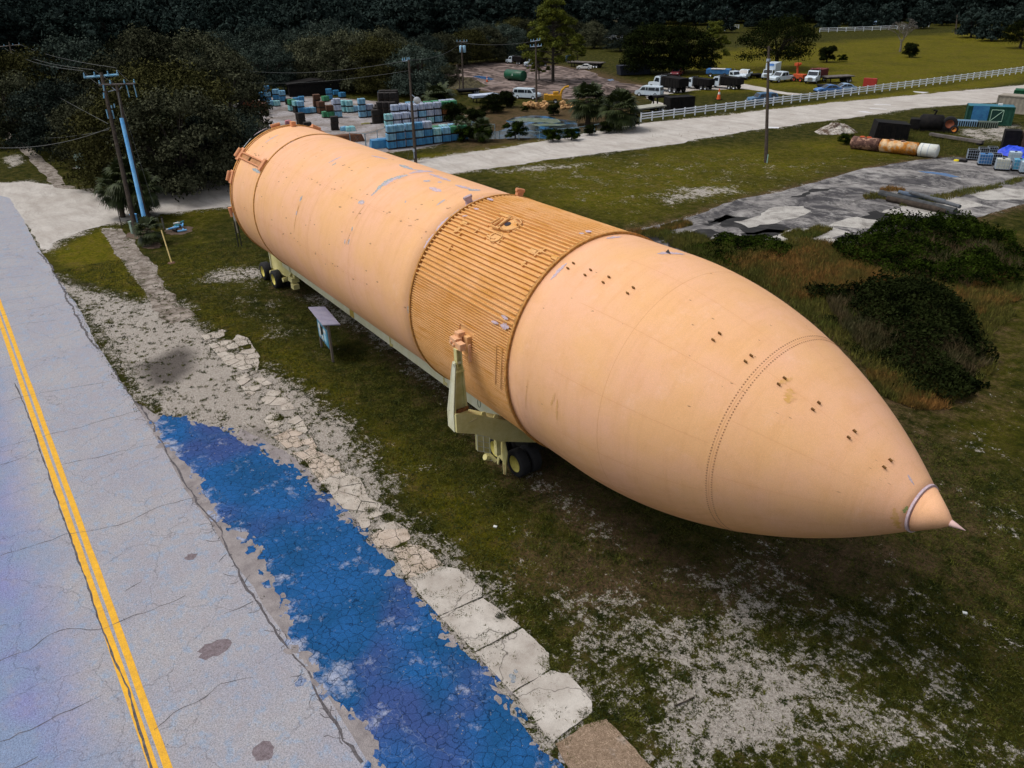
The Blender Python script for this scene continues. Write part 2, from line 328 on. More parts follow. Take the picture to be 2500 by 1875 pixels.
mp = b.N.new('ShaderNodeMapping'); mp.inputs['Scale'].default_value = (.22, 1.4, 1); mp.inputs['Rotation'].default_value = (0, 0, -1.25); b.L.new(b.warp(.1, 6.), mp.inputs[0]); base = b.mix(b.mr(b.noise(.9, 7, .75, mp.outputs[0]), .45, .68, 0, .6), base, (.27, .24, .215)); WROAD = b.fin(base, .95, .1, n2, .5, .03)
b = NB('yard_gravel'); n1 = b.noise(.25, 5); n2 = b.noise(2, 6, .75); n4 = b.noise(9, 3, .8)
base = b.mix(b.mr(n1, .4, .6), (.36, .34, .35), (.20, .17, .15)); base = b.mix(b.mr(n2, .5, .7, 0, .7), base, (.12, .10, .085)); base = b.mix(1., base, b.mr(n4, .3, .7, .5, 1.4), 'MULTIPLY')
YARD = b.fin(base, .95, .1)
b = NB('yard_sand'); n1 = b.noise(.1, 5); wv = b.warp(.12, 14.)
st = b.N.new('ShaderNodeTexNoise'); st.inputs['Scale'].default_value = .6; st.inputs['Detail'].default_value = 6; mp = b.N.new('ShaderNodeMapping'); mp.inputs['Scale'].default_value = (.25, 1.6, 1); mp.inputs['Rotation'].default_value = (0, 0, .5)
b.L.new(wv, mp.inputs[0]); b.L.new(mp.outputs[0], st.inputs['Vector'])
base = b.mix(b.mr(st.outputs[0], .42, .6), (.045, .032, .028), (.24, .185, .165)); base = b.mix(b.mr(n1, .55, .7, 0, .5), base, (.3, .26, .25))
YSAND = b.fin(base, .95, .1)
b = NB('old_concrete'); n1 = b.noise(.22, 6, .75, dist=1.); n2 = b.noise(.9, 7, .75); n4 = b.noise(12, 3, .8)
mp = b.N.new('ShaderNodeMapping'); mp.inputs['Scale'].default_value = (.25, .9, 1); mp.inputs['Rotation'].default_value = (0, 0, .8); b.L.new(b.warp(.4, 3.), mp.inputs[0]); sn = b.noise(.8, 7, .75, mp.outputs[0])
base = b.mix(b.mr(n1, .42, .6), (.055, .052, .056), (.27, .255, .245)); base = b.mix(b.mr(sn, .5, .64, 0, .85), base, (.36, .345, .33)); base = b.mix(b.mr(n2, .52, .66, 0, .85), base, (.022, .02, .02))
base = b.mix(1., base, b.mr(n4, .3, .7, .7, 1.25), 'MULTIPLY')
PAD = b.fin(base, .9, .2)
b = NB('pale_slab'); n1 = b.noise(.8, 5); n4 = b.noise(35, 4, .8); base = b.mix(b.mr(n1, .35, .65), (.36, .325, .29), (.52, .49, .45)); base = b.mix(b.mr(b.noise(2.6, 7, .8), .54, .68, 0, .6), base, (.22, .19, .165)); base = b.mix(1., base, b.mr(n4, .3, .7, .8, 1.15), 'MULTIPLY')
dv, _ = b.vor(.30, b.warp(1.3, .9)); base = b.mix(b.mr(dv, 0., .007, .8, 0), base, (.06, .05, .045)); SLAB = b.fin(base, .9, .2, n4, .3, .02)
b = NB('crazed_slab'); n1 = b.noise(.8, 5); n4 = b.noise(35, 4, .8); base = b.mix(n1, (.47, .41, .36), (.62, .55, .48)); base = b.mix(1., base, b.mr(n4, .3, .7, .75, 1.2), 'MULTIPLY')
dv, _ = b.vor(1.75, b.warp(1.8, .4)); base = b.mix(b.mr(dv, 0., .045, 1, 0), base, (.10, .085, .07)); CSLAB = b.fin(base, .9, .2, dv, .5, .03)
b = NB('gritty_slab'); n4 = b.noise(28, 5, .85); n1 = b.noise(2, 5); base = b.mix(b.mr(n4, .35, .62), (.13, .085, .055), (.50, .38, .28)); base = b.mix(b.mr(n1, .6, .7, 0, .5), base, (.45, .4, .36)); base = b.mix(b.mr(b.noise(9, 6, .85), .42, .6), b.mix(.6, base, (.10, .065, .04)), base); GSLAB = b.fin(base, .95, .1, n4, .6, .04)
CSL2 = M('frag_slab', (.34, .30, .26), (.48, .44, .39), scale=1.5, rough=.95, speck=.25, bscale=28)
CSL3 = M('frag_slab_pink', (.38, .31, .25), (.50, .43, .37), scale=1.5, rough=.95, speck=.25, bscale=28)
CRACK = M('crack_dark', (.055, .05, .055), (.14, .13, .14), scale=9, rough=1)
SHOULD = M('shoulder_dirt', (.29, .265, .265), (.18, .16, .165), scale=1.6, bump=.5, bscale=30, speck=.25, rough=.95, fac=(.4, .7))
YEL = M('road_paint', (.78, .42, .02), (.62, .33, .03), scale=3, rough=.7, speck=.2, bscale=40)
b = NB('weathered_path'); n1 = b.noise(1.1, 7, .75); n4 = b.noise(24, 4, .85); base = b.mix(b.mr(n1, .4, .6), (.13, .105, .085), (.34, .30, .265)); base = b.mix(1., base, b.mr(n4, .3, .7, .6, 1.3), 'MULTIPLY')
dv, _ = b.vor(1.3, b.warp(1.8, .4)); base = b.mix(b.mr(dv, 0., .04, .9, 0), base, (.05, .045, .03)); base = b.mix(b.mr(b.noise(.8, 7, .8), .56, .62), base, (.035, .038, .008)); OLDC = b.fin(base, .95, .1, dv, .4, .02)
# ------------------------------------------------------------------ sheets
def rough_edge(pts, step, jit):
    w1 = 0.; out = []; n = len(pts)
    for i in range(n):
        a, c = Vector(pts[i][:2]), Vector(pts[(i+1) % n][:2]); L = (c-a).length; k = max(1, min(60, int(L/step))); nv = Vector((-(c-a).y, (c-a).x)).normalized()
        for j in range(k):
            w1 = w1*.72+random.gauss(0, jit*.8); q = a+(c-a)*(j/k); out.append(q+nv*w1)
    return out
def sheet(name, pts, z, mat, step=.8, jit=.08, label=None, cat=None, kind='structure', f=A, h=0.):
    w_ = [f(*q) for q in pts]; w_ = rough_edge(w_, step, jit)
    if sum(w_[i].x*w_[(i+1) % len(w_)].y-w_[(i+1) % len(w_)].x*w_[i].y for i in range(len(w_))) < 0: w_ = w_[::-1]
    o = MB().poly([(q.x, q.y, z) for q in w_], h).build(name, mat, fix=False)
    return T(o, label, cat, kind=kind)
sheet('road', [(-60,430),(-10,420),(20,428),(42,460),(80,530),(125,600),(160,648),(205,735),(250,810),(292,872),(340,950),(400,1060),(450,1130),(505,1215),(560,1290),(610,1365),(660,1430),(700,1500),(760,1590),(815,1680),(830,1720),(-400,1760),(-400,900)], .008, ASPH, .5, .03, 'cracked blue grey two lane asphalt road with double yellow centre lines', 'road')
sheet('road_shoulder', [(292,868),(352,905),(420,960),(520,1070),(480,1080),(640,1290),(660,1340),(700,1440),(800,1540),(860,1600),(880,1680),(930,1720),(800,1720),(740,1590),(690,1500),(640,1420),(590,1350),(470,1195),(420,1120),(370,1050),(315,950)], .005, SHOULD, .4, .05, 'narrow strip of packed dirt between the road and the blue bay', 'road shoulder')
sheet('parking_bay', [(335,915),(352,902),(400,903),(470,925),(520,945),(560,970),(600,998),(640,1010),(690,1060),(740,1110),(782,1150),(832,1222),(900,1290),(960,1370),(1030,1440),(1100,1520),(1150,1590),(1225,1659),(1290,1730),(850,1730),(828,1640),(820,1600),(790,1560),(740,1530),(700,1490),(655,1430),(612,1340),(600,1275),(560,1190),(485,1130),(450,1070),(400,1000),(355,955)], .012, BAY, .16, .08, 'deep blue crazed asphalt bay with pale scuffs beside the road', 'parking bay')
def scuffs(name, src, mat, z, n, rmin, rmax, off, label):
    pv = [v.co for v in bpy.data.objects[src].data.vertices]; mb = MB()
    for _ in range(n):
        p = random.choice(pv); q = (p.x+random.gauss(0, off), p.y+random.gauss(0, off)); r_ = random.uniform(rmin, rmax); k = random.randrange(9, 14); a0 = random.uniform(0, 6.28); el = random.uniform(.35, .9); aa = random.uniform(-.5, .5)
        pts = []
        for i in range(k): a = 6.2832*i/k; rr = r_*random.uniform(.5, 1.25); x, y = rr*math.cos(a), rr*el*math.sin(a); pts.append((q[0]+x*math.cos(aa)-y*math.sin(aa), q[1]+x*math.sin(aa)+y*math.cos(aa), z+random.uniform(0, .0015)))
        mb.poly(pts)
    T(mb.build(name, mat, fix=False), label, kind='structure')
scuffs('edge_crumbs', 'parking_bay', SHOULD, .0132, 190, .05, .26, .10, 'crumbled dirt along the edge of the blue bay'); scuffs('blue_edge_flakes', 'parking_bay', BAY, .0100, 170, .06, .30, .16, 'blue flakes beyond the edge of the blue bay')
sheet('gutter_strip', [(520,925),(640,990),(700,1050),(790,1150),(850,1230),(910,1300),(985,1385),(930,1400),(860,1310),(800,1240),(750,1175),(700,1130),(660,1088),(600,1030),(520,975)], .006, SHOULD, .4, .05, 'grey dirt gutter between the blue bay and the broken pavement', 'gutter')
sheet('gravel_road', GRP, .004, WROAD, .7, .2, 'pale gravel road crossing behind the orange tank', 'gravel road')
for z_, q in ((.0, [(330,410),(30,320)]),): pass
sheet('concrete_path', [(-4,280),(30,288),(70,320),(110,360),(140,400),(165,404),(140,408),(118,405),(85,370),(40,320),(-4,295)], .006, OLDC, .8, .08, 'old concrete path running away under the oaks at the far left', 'path')
sheet('broken_path', [(215,495),(262,494),(298,530),(330,560),(352,600),(385,655),(420,680),(370,700),(322,642),(290,600),(262,555),(240,520)], .006, OLDC, .4, .12, 'cracked concrete path between the grass triangle and the palms', 'path')
sheet('gravel_yard', [(505,225),(620,205),(760,215),(950,230),(990,245),(1000,300),(900,322),(830,330),(700,330),(600,310),(540,280),(505,250)], .007, YARD, 1.5, .3, 'grey gravel storage yard with blue wrapped pallets', 'yard')
sheet('yard_driveway', [(1000,140),(1060,134),(1200,142),(1260,150),(1350,178),(1400,186),(1330,205),(1230,215),(1180,208),(1080,200),(990,190),(960,170)], .007, YSAND, 2, .5, 'brown sandy turning area with curved tyre tracks', 'yard')
sheet('sandy_track', [(1395,205),(1430,190),(1520,185),(1600,180),(1700,200),(1760,205),(1700,205),(1600,192),(1500,195),(1400,212),(1440,225),(1460,235),(1400,232)], .006, WROAD, 1.5, .2, 'pale sandy track curving through the truck yard', 'track')
sheet('concrete_lot', [(1330,520),(1370,497),(1480,472),(1600,432),(1750,397),(1870,365),(1985,345),(2060,338),(2140,350),(2260,355),(2260,425),(2200,445),(2100,470),(2060,490),(1960,505),(1900,518),(1830,530),(1730,520),(1650,505),(1560,515),(1480,545),(1400,560)], .006, PAD, 1., .15, 'stained old concrete apron with weeds in its joints', 'concrete lot')
LS = sheet; OLDP = M('old_patch', (.42, .40, .37), (.20, .185, .17), scale=.7, speck=.3, bscale=12, fac=(.45, .68), detail=9, dist=.6)
for pts in ([(1655,520),(1700,500),(1790,490),(1830,500),(1790,515),(1700,522)], [(1790,490),(1850,470),(1890,475),(1905,488),(1850,492)], [(1910,460),(1960,440),(2040,425),(2110,440),(2060,460),(1990,468)], [(2090,420),(2150,405),(2220,410),(2220,430),(2130,432)], [(1590,480),(1660,450),(1740,445),(1760,458),(1680,478),(1620,492)], [(1715,520),(1790,515),(1820,522),(1760,530)]):
    LS('concrete_patch', pts, .011, OLDP, .6, .22, 'pale newer concrete patch in the stained apron', 'concrete patch')
STN = M('black_stain', (.012, .011, .011), (.05, .047, .045), scale=.8, speck=.3, fac=(.5, .75), detail=8)
for pts in ([(1440,520),(1470,505),(1530,498),(1560,503),(1540,520),(1500,532),(1455,540)], [(1540,470),(1590,468),(1660,480),(1700,492),(1690,505),(1620,505),(1560,490)], [(1500,485),(1580,462),(1600,470),(1530,485)], [(1600,505),(1680,498),(1690,510),(1620,515)], [(1890,455),(1960,470),(2040,478),(2000,492),(1900,480),(1850,470)], [(1700,425),(1760,410),(1800,408),(1740,425)], [(1385,510),(1430,500),(1440,512),(1400,525)]):
    LS('oil_stain', pts, .0095, STN, .5, .3, 'black stain on the old concrete apron', 'stain')
# pavement slabs along the blue bay
def clip_half(poly, m_, n_):
    out = []
    for i in range(len(poly)):
        a, c = poly[i], poly[(i+1) % len(poly)]; da, dc = (a-m_).dot(n_), (c-m_).dot(n_)
        if da <= 0: out.append(a)
        if (da < 0) != (dc < 0): out.append(a+(c-a)*(da/(da-dc)))
    return out
def shatter(pts, f, mat, cell, drop, gap=.018, h=.05, label=None):
    w_ = [Vector(f(*q)[:2]) for q in pts]; xs = [q.x for q in w_]; ys = [q.y for q in w_]; seeds = []
    for _ in range(900):
        q = Vector((random.uniform(min(xs)-cell*.5, max(xs)+cell*.5), random.uniform(min(ys)-cell*.5, max(ys)+cell*.5)))
        if all((q-p).length > cell*.82 for p in seeds): seeds.append(q)
    mb = MB()
    for i, p in enumerate(seeds):
        c = [q.copy() for q in w_]
        for j, q in enumerate(seeds):
            if i != j and len(c) > 2: d_ = (q-p); c = clip_half(c, (p+q)/2-d_.normalized()*gap, d_)
        if len(c) < 3 or random.random() < drop: continue
        if sum(c[k].x*c[(k+1) % len(c)].y-c[(k+1) % len(c)].x*c[k].y for k in range(len(c))) < 0: c = c[::-1]
        z = .03+random.uniform(-.008, .012); out = []
        for k in range(len(c)): a, e_ = c[k], c[(k+1) % len(c)]; out += [a, a.lerp(e_, .5)+Vector((random.gauss(0, .02), random.gauss(0, .02)))]
        mb.poly([(q.x, q.y, z+random.uniform(-.004, .004)) for q in out], h)
    if mb.v: T(mb.build('sidewalk_slab', mat, fix=False), label or 'broken pale pavement slab with sandy cracks', 'pavement', kind='structure')
for i, (m_, pts) in enumerate(((SLAB, [(560,785),(720,727),(800,742),(905,830),(905,868),(705,958)]), (SLAB, [(708,962),(908,874),(1020,950),(1083,1008),(872,1122)]), (SLAB, [(875,1128),(1090,1015),(1215,1130),(1220,1203),(1042,1312)]), (SLAB, [(1044,1318),(1222,1210),(1300,1225),(1412,1350),(1412,1400),(1235,1543)]), (GSLAB, [(1245,1552),(1380,1455),(1480,1435),(1600,1560),(1720,1700),(1320,1700)]))):
    if m_ is CSLAB: shatter(pts, lambda x, y: GZ(ZM, x, y), CSL2, .62, .08); continue
    LS('sidewalk_slab', pts, .035, m_, .12, .016, 'cracked pale concrete pavement slab', 'pavement', f=lambda x, y: GZ(ZM, x, y), h=.06)
fz = lambda x, y: GZ(ZM, x, y)
for k, (pts, mt, cl, dr) in enumerate((([(490,650),(560,625),(622,632),(728,720),(640,783),(552,780)], CSL3, .42, .0), ([(385,590),(430,560),(560,556),(572,600),(480,645),(420,640)], CSL3, .5, .0), ([(322,512),(360,472),(435,478),(560,556),(430,560),(385,590),(345,548)], CSL2, .7, .3), ([(155,335),(250,292),(340,320),(378,410),(440,440),(425,478),(360,472),(290,466),(262,460)], CSL2, .75, .04), ([(85,240),(150,195),(240,238),(252,290),(155,335)], CSL3, .38, .03), ([(-60,130),(20,90),(110,120),(150,195),(85,240),(20,200)], CSL3, .5, .2),
    ([(-230,-130),(-140,-170),(-20,-80),(60,20),(110,120),(20,90),(-60,130),(-120,20)], CSL2, .62, .45), ([(-400,-340),(-300,-370),(-180,-330),(-120,-240),(-140,-170),(-230,-130),(-300,-230)], CSL2, .7, .3))):
    shatter(pts, fz, mt, cl, dr, .012+.01*(k > 5), .05, 'cracked pavement piece number-less run' if 0 else ('broken pale pavement slab', 'run of pinkish crazed pavement pieces')[mt is CSL3])
# yellow lines (straight in the world), worn by their material
for y0, y1 in ((-17.98, -17.76), (-17.66, -17.45)):
    v = []; n = 60
    ys = lambda x, y: y+.10*math.sin((x+20)*.05)-.12
    for i in range(n+1):
        x = 8-i*80/n; v.append((x, ys(x, y0)+random.gauss(0, .006), .012)); v.append((x, ys(x, y1)+random.gauss(0, .006), .012))
    mb = MB().add(v, [(2*i, 2*i+1, 2*i+3, 2*i+2) for i in range(n)]); T(mb.build('road_marking', YEL, fix=True), 'yellow centre line painted on the road', 'road marking', 'double yellow centre lines', 'structure')
def strip(pts, wd, z, wob=.06, seg=.22, mb=None):      # a wandering crack drawn on the ground
    mb = mb or MB(); out = []; o1 = 0
    for i in range(len(pts)-1):
        a, c = pts[i], pts[i+1]; L = (c-a).length; k = max(1, min(60, int(L/seg)))
        for j in range(k): out.append(a+(c-a)*j/k)
    out.append(pts[-1]); v = []; 
    for i, p in enumerate(out):
        t = out[min(i+1, len(out)-1)]-out[max(i-1, 0)]; nv = Vector((-t.y, t.x, 0)).normalized(); o1 = o1*.75+random.gauss(0, wob*.6); ww = wd*random.uniform(.3, 1.2)
        q = p+nv*o1; v.append((q.x+nv.x*ww/2, q.y+nv.y*ww/2, z)); v.append((q.x-nv.x*ww/2, q.y-nv.y*ww/2, z))
    return mb.add(v, [(2*i, 2*i+2, 2*i+3, 2*i+1) for i in range(len(out)-1)])
mb = MB()
for pl in ([(0,780),(100,745),(270,690),(330,680),(400,670),(520,640),(650,580),(780,540),(850,530)], [(-20,1228),(120,1170),(210,1110),(280,1080),(360,1090),(430,1080),(560,1030),(700,980),(770,945)], [(0,1550),(120,1500),(250,1430),(350,1390),(420,1360)], [(0,330),(120,300),(220,270),(340,245),(440,210),(560,180)], [(0,145),(100,115),(200,95),(330,75),(460,55)], [(0,400),(70,380),(150,340)], [(250,400),(400,370),(500,345),(640,315)], [(640,1500),(720,1430),(850,1370),(910,1310),(1050,1280)], [(930,1020),(1050,965)], [(160,1610),(60,1650)], [(520,920),(580,880)]):
    strip([GZ(ZR, *q) for q in pl], .035, .0125, mb=mb)
for k in range(9):
    x = -34-k*2.6; strip([Vector((x, -24, 0)), Vector((x+.6, -20, 0)), Vector((x-.2, -17, 0)), Vector((x+.4, -15.2, 0))], .03, .0125, mb=mb)
strip([GZ(ZR, *q) for q in [(60,60),(100,150),(140,260),(215,480),(290,700),(350,870),(420,1060),(480,1220),(530,1330),(580,1490),(640,1690)]], .07, .0125, .02, mb=mb)
for pl, wd in (([(470,0),(590,190),(680,330),(770,480),(880,650),(960,800),(1060,960),(1150,1100),(1260,1260),(1350,1420),(1500,1640)], .09),):
    strip([GZ(ZR, *q) for q in pl], wd, .0127, .08, .3, mb)
    for k in range(70):
        t = random.random()*(len(pl)-1); i = int(t); q = [pl[i][j]+(pl[i+1][j]-pl[i][j])*(t-i) for j in (0, 1)]; a = GZ(ZR, *q)
        b_ = a+Vector((random.uniform(-.5, .5), random.uniform(-.45, .3), 0)); strip([a, (a+b_)/2+Vector((random.uniform(-.1, .1), random.uniform(-.1, .1), 0)), b_], .03, .0129, .03, .1, mb)
strip([GZ(ZL, *q) for q in [(290,680),(350,740),(430,850),(520,1040),(590,1150),(640,1250),(700,1350),(760,1430)]], .16, .0127, .06, .2, mb)
T(mb.build('road_crack', CRACK), 'dark wandering cracks across the road', 'road cracks', kind='structure')
SPOT = M('tar_patch', (.13, .10, .11), (.2, .17, .19), scale=6, speck=.3)
for (cx, cy, rx, ry) in ((890,1165,.36,.5), (795,782,.22,.22), (1095,1590,.34,.3)):
    c = GZ(ZR, cx, cy); v = [(c.x+rx*math.cos(a)*random.uniform(.7, 1.15), c.y+ry*math.sin(a)*random.uniform(.7, 1.15), .013) for a in np.linspace(0, 6.28, 19)[:-1]]
    T(MB().poly(v).build('tar_spot', SPOT), 'brownish worn spot on the road surface', 'road stain', kind='structure')
# pond
WAT = M('pond_water', (.006, .012, .012), (.02, .13, .30), fac=(.5, .62), rough=.12, spec=.12, bump=.15, bscale=3, scale=.5)  # blue noise patches paint sky reflections into the water colour
LIL = M('lily_pads', (.05, .085, .03), (.16, .18, .15), scale=1.2, speck=.4, bscale=4, rough=.6)
sheet('pond', [(690,1090),(760,1055),(900,1040),(1050,1045),(1150,1075),(1290,1090),(1350,1130),(1370,1200),(1330,1225),(1180,1245),(1050,1250),(900,1240),(700,1250),(420,1245),(320,1225),(330,1200),(480,1190),(640,1180),(680,1130)], .01, WAT, 1.5, .3, 'small dark pond with painted blue sky reflections behind the chain link fence', 'pond', f=lambda x, y: GZ(Z3, x, y))
for i, pts in enumerate(([(700,1085),(820,1060),(960,1065),(1080,1080),(1180,1100),(1100,1112),(950,1095),(820,1095)], [(900,1125),(1000,1108),(1100,1110),(1240,1120),(1180,1138),(1060,1145),(960,1140)])):
    sheet('lily_pads', pts, .02, LIL, 1., .5, ('long mat of lily pads on the far side of the pond', 'oval green mat of lily pads in the middle of the pond')[i], 'lily pads', kind='stuff', f=lambda x, y: GZ(Z3, x, y))
PUD = M('puddle_water', (.03, .10, .24), rough=.2, spec=.2)
for nm, pts in (('long blue puddle on the brown turning area', [(380,688),(440,680),(520,693),(580,712),(540,722),(470,710)]), ('round puddle at the right end of the brown turning area', [(1590,718),(1640,710),(1660,722),(1610,730)]), ('puddle beside the sandy corner of the turning area', [(1400,762),(1450,752),(1490,765),(1450,778)])):
    sheet('puddle', pts, .012, PUD, 1, .1, nm, 'puddle', f=lambda x, y: GZ(Z3, x, y))
sheet('puddle', [(140,860),(260,862),(420,880),(560,920),(480,918),(340,892),(230,880)], .012, PUD, 1, .1, 'long blue streak of water on the stained concrete apron', 'puddle', f=lambda x, y: GZ(Z5, x+1000, y))
WLINE = M('white_paint', (.7, .7, .72), (.5, .5, .52), scale=2)
for pts in ([(560,283),(640,283),(730,300),(640,296)], [(680,252),(850,262),(850,267),(690,258)], [(720,212),(890,220),(890,226),(730,218)], [(1100,90),(1260,100),(1200,108),(1120,100)], [(1340,845),(1480,848),(1480,860),(1400,858)]):
    sheet('gravel_scrape', pts, .009, WLINE, 1, .05, 'white streak on the pale gravel road', 'gravel streak', f=(lambda x, y: GZ(Z5, x, y)) if pts[0][1] < 800 else (lambda x, y: GZ(Z4, x, y)))
# ------------------------------------------------------------------ the orange tank
RT, XB, RO, ZA = 4.2, 2.414, 16.055, 6.2
def PR(x):
    if x < XB: return RT
    return math.sqrt(RO*RO-(x-XB)**2)-(RO-RT)
def TP(x, th, off=0.):        # th degrees: 0 faces the road, 90 is the top
    r = PR(min(x, 12.48))+off; a = rad(th); return (x, -r*math.cos(a), ZA+r*math.sin(a))
def TK(px, py):               # where a photograph point meets the tank
    v = ray(px, py); lo = None
    for t in np.arange(12, 75, .02):
        q = CP+v*t; x = q[0]
        if -31 < x < 12.48 and math.hypot(q[1], q[2]-ZA) < PR(x): return x, math.degrees(math.atan2(q[2]-ZA, -q[1]))
    return None
b = NB('tank_foam'); x_, y_, z_ = b.xyz(); n1 = b.noise(.35, 5, .6); n2 = b.noise(1.7, 6, .7); n4 = b.noise(45, 3, .8)
base = b.mix(b.mr(n1, .38, .62), (.79, .445, .215), (.80, .45, .275)); base = b.mix(b.mr(n2, .5, .72, 0, .35), base, (.70, .355, .15))
mp = b.N.new('ShaderNodeMapping'); mp.inputs['Scale'].default_value = (.5, 6, 1.2); b.L.new(b.co, mp.inputs[0]); sn = b.noise(1.3, 6, .75, mp.outputs[0])
mp2 = b.N.new('ShaderNodeMapping'); mp2.inputs['Scale'].default_value = (3., .3, .25); b.L.new(b.co, mp2.inputs[0]); s2 = b.noise(1.2, 6, .7, mp2.outputs[0]); base = b.mix(b.mr(s2, .5, .75, 0, .35), base, (.66, .33, .14)); base = b.mix(b.mr(b.noise(.9, 7, .8), .56, .7, 0, .4), base, (.84, .53, .36))
low = b.math('MULTIPLY', b.mr(z_, 5.2, 2.4), b.mr(x_, -4., 3., .35, 1.)); base = b.mix(b.math('MULTIPLY', b.mr(sn, .38, .62, 0, .8), low), base, (.50, .235, .085)); base = b.mix(b.math('MULTIPLY', low, .35), base, (.74, .36, .13))  # low down: brown dirt streaks, plus an orange tone painting the underside shade
n7 = b.noise(7, 4, .8); base = b.mix(b.mr(n7, .74, .78, 0, .5), base, (.35, .20, .10))
base = b.mix(1., base, b.mr(n4, .28, .72, .86, 1.12), 'MULTIPLY')
FOAM = b.fin(base, .85, .2, b.math('ADD', n4, b.math('MULTIPLY', n2, 2.)), .25, .02)
b = NB('rib_foam'); x_, y_, z_ = b.xyz(); n1 = b.noise(.8, 5, .6); n4 = b.noise(35, 3, .8)
mp = b.N.new('ShaderNodeMapping'); mp.inputs['Scale'].default_value = (.5, 5, 5); b.L.new(b.co, mp.inputs[0]); sn = b.noise(1.3, 5, .7, mp.outputs[0])
base = b.mix(b.mr(n1, .36, .64), (.69, .365, .12), (.75, .43, .19)); base = b.mix(b.mr(sn, .5, .68, 0, .8), base, (.56, .25, .03)); base = b.mix(1., base, b.mr(n4, .28, .72, .8, 1.15), 'MULTIPLY')
RIBF = b.fin(base, .85, .2, n4, .3, .02)
SEAM = M('seam_rust', (.42, .20, .045), (.55, .27, .08), scale=3, speck=.3, bscale=8)
DSEAM = M('seam_brown', (.33, .17, .08), (.45, .24, .12), scale=3, speck=.3)
LAV = M('bare_primer_lavender', (.60, .45, .50), (.47, .38, .42), scale=2.4, speck=.2, fac=(.35, .6), bscale=14)
BLU = M('bare_primer_blue', (.28, .36, .36), (.50, .42, .46), scale=2., speck=.3, bscale=10, fac=(.4, .6))
CLEAT = M('cleat_brown', (.16, .08, .025), (.24, .12, .03), scale=9)
DARK = M('dark_hole', (.02, .02, .035), rough=.5)
SALM = M('salmon_fitting', (.66, .30, .15), (.52, .22, .10), scale=6, speck=.15, fac=(.4, .7))
tank = empty('fuel_tank', (0, 0, 0), 0, 'huge peach orange rocket fuel tank lying on its side with pointed nose', 'fuel tank')
def rev(xs, name, mat, offs=None, n=180):
    mb = MB(); base = 0
    for x in xs:
        r = PR(x)+(offs or 0)
        for k in range(n): a = 2*math.pi*k/n; mb.v.append((x, -r*math.cos(a), ZA+r*math.sin(a)))
    for i in range(len(xs)-1):
        for k in range(n): a = i*n+k; c = i*n+(k+1) % n; mb.f.append((a, c, c+n, a+n))
    mb.f.append(tuple(range(n))); mb.f.append(tuple((len(xs)-1)*n+k for k in range(n)))
    return mb.build(name, mat, tank, True)
def autosm(o):
    for p_ in o.data.polygons:
        if len(p_.vertices) > 4: p_.use_smooth = False
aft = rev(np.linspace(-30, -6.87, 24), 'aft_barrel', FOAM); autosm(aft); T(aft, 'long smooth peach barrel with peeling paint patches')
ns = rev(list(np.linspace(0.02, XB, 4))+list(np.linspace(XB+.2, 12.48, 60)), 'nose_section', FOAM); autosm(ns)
# rear dome (hidden from here, closes the aft end)
mb = MB().lathe([(-30, 4.1)]+[(-30-2.6*math.sin(a), 4.1*math.cos(a)) for a in np.linspace(.1, 1.52, 10)], (0, 0, ZA), 'X', 96); mb.build('aft_dome', FOAM, tank, True)
def ring(x, name, mat, wd=.10, h=.03, n=180):
    r = PR(x); r1 = r+h; mb = MB()
    prof = [(x-wd/2, PR(x-wd/2)-.01), (x-wd/2, r1), (x+wd/2, r1), (x+wd/2, PR(x+wd/2)-.01)]
    for k in range(n):
        a = 2*math.pi*k/n
        for px, pr in prof: mb.v.append((px, -pr*math.cos(a), ZA+pr*math.sin(a)))
    for k in range(n):
        for j in range(3): a = k*4+j; c = ((k+1) % n)*4+j; mb.f.append((a, a+1, c+1, c))
    return mb.build(name, mat, tank)
for x, wd, h in ((-30.0, .16, .05), (-29.7, .05, .03), (-25.79, .12, .04)): ring(x, 'joint_ring', SEAM, wd, h)
ring(-6.87, 'flange_ring', SEAM, .09, .09); ring(-.02, 'flange_ring', SEAM, .10, .09)
for x in (-24.2, -17.7, -12.9): ring(x, 'weld_seam', M('faint_seam', (.66, .33, .15)), .012, .003)
ring(4.55, 'weld_seam', MATS['faint_seam'], .014, .002)
def fpatch(pts, name, mat, off=.006, h=.0):      # surface patch from (x, theta) points
    c = (sum(p[0] for p in pts)/len(pts), sum(p[1] for p in pts)/len(pts)); mb = MB(); n = len(pts)
    mb.v.append(TP(c[0], c[1], off)); 
    for s_ in (.5, 1.):
        for p in pts: mb.v.append(TP(c[0]+(p[0]-c[0])*s_, c[1]+(p[1]-c[1])*s_, off))
    for k in range(n):
        j = (k+1) % n; mb.f += [(0, 1+k, 1+j), (1+k, 1+n+k, 1+n+j, 1+j)]
    return mb
def scar(p0, p1, wd_, name, mat, jag=.55, n=20, off=.007, mb0=None):     # elongated flaked patch between two photograph points
    a, c = TK(*p0), TK(*p1); wd = wd_*.8
    if not a or not c: return
    r = PR((a[0]+c[0])/2); ax, at = a[0], rad(a[1])*r; cx, ct = c[0], rad(c[1])*r; L = math.hypot(cx-ax, ct-at)+1e-6; ux, ut = (cx-ax)/L, (ct-at)/L
    mb = mb0 or MB(); L1, R1 = [], []
    for i in range(n+1):
        t = i/n; ww = wd*.5*(math.sin(math.pi*min(max(t, .04), .96))**.5)
        for lst, sg in ((L1, 1), (R1, -1)):
            q = ww*random.uniform(1-jag, 1+jag); lst.append(TP(ax+ux*L*t-ut*q*sg, math.degrees((at+ut*L*t+ux*q*sg)/r), off))
    base = len(mb.v); mb.v += L1+R1; mb.f += [(base+i, base+i+1, base+n+2+i, base+n+1+i) for i in range(n)]
    if mb0 is None: return mb.build(name, mat, tank)
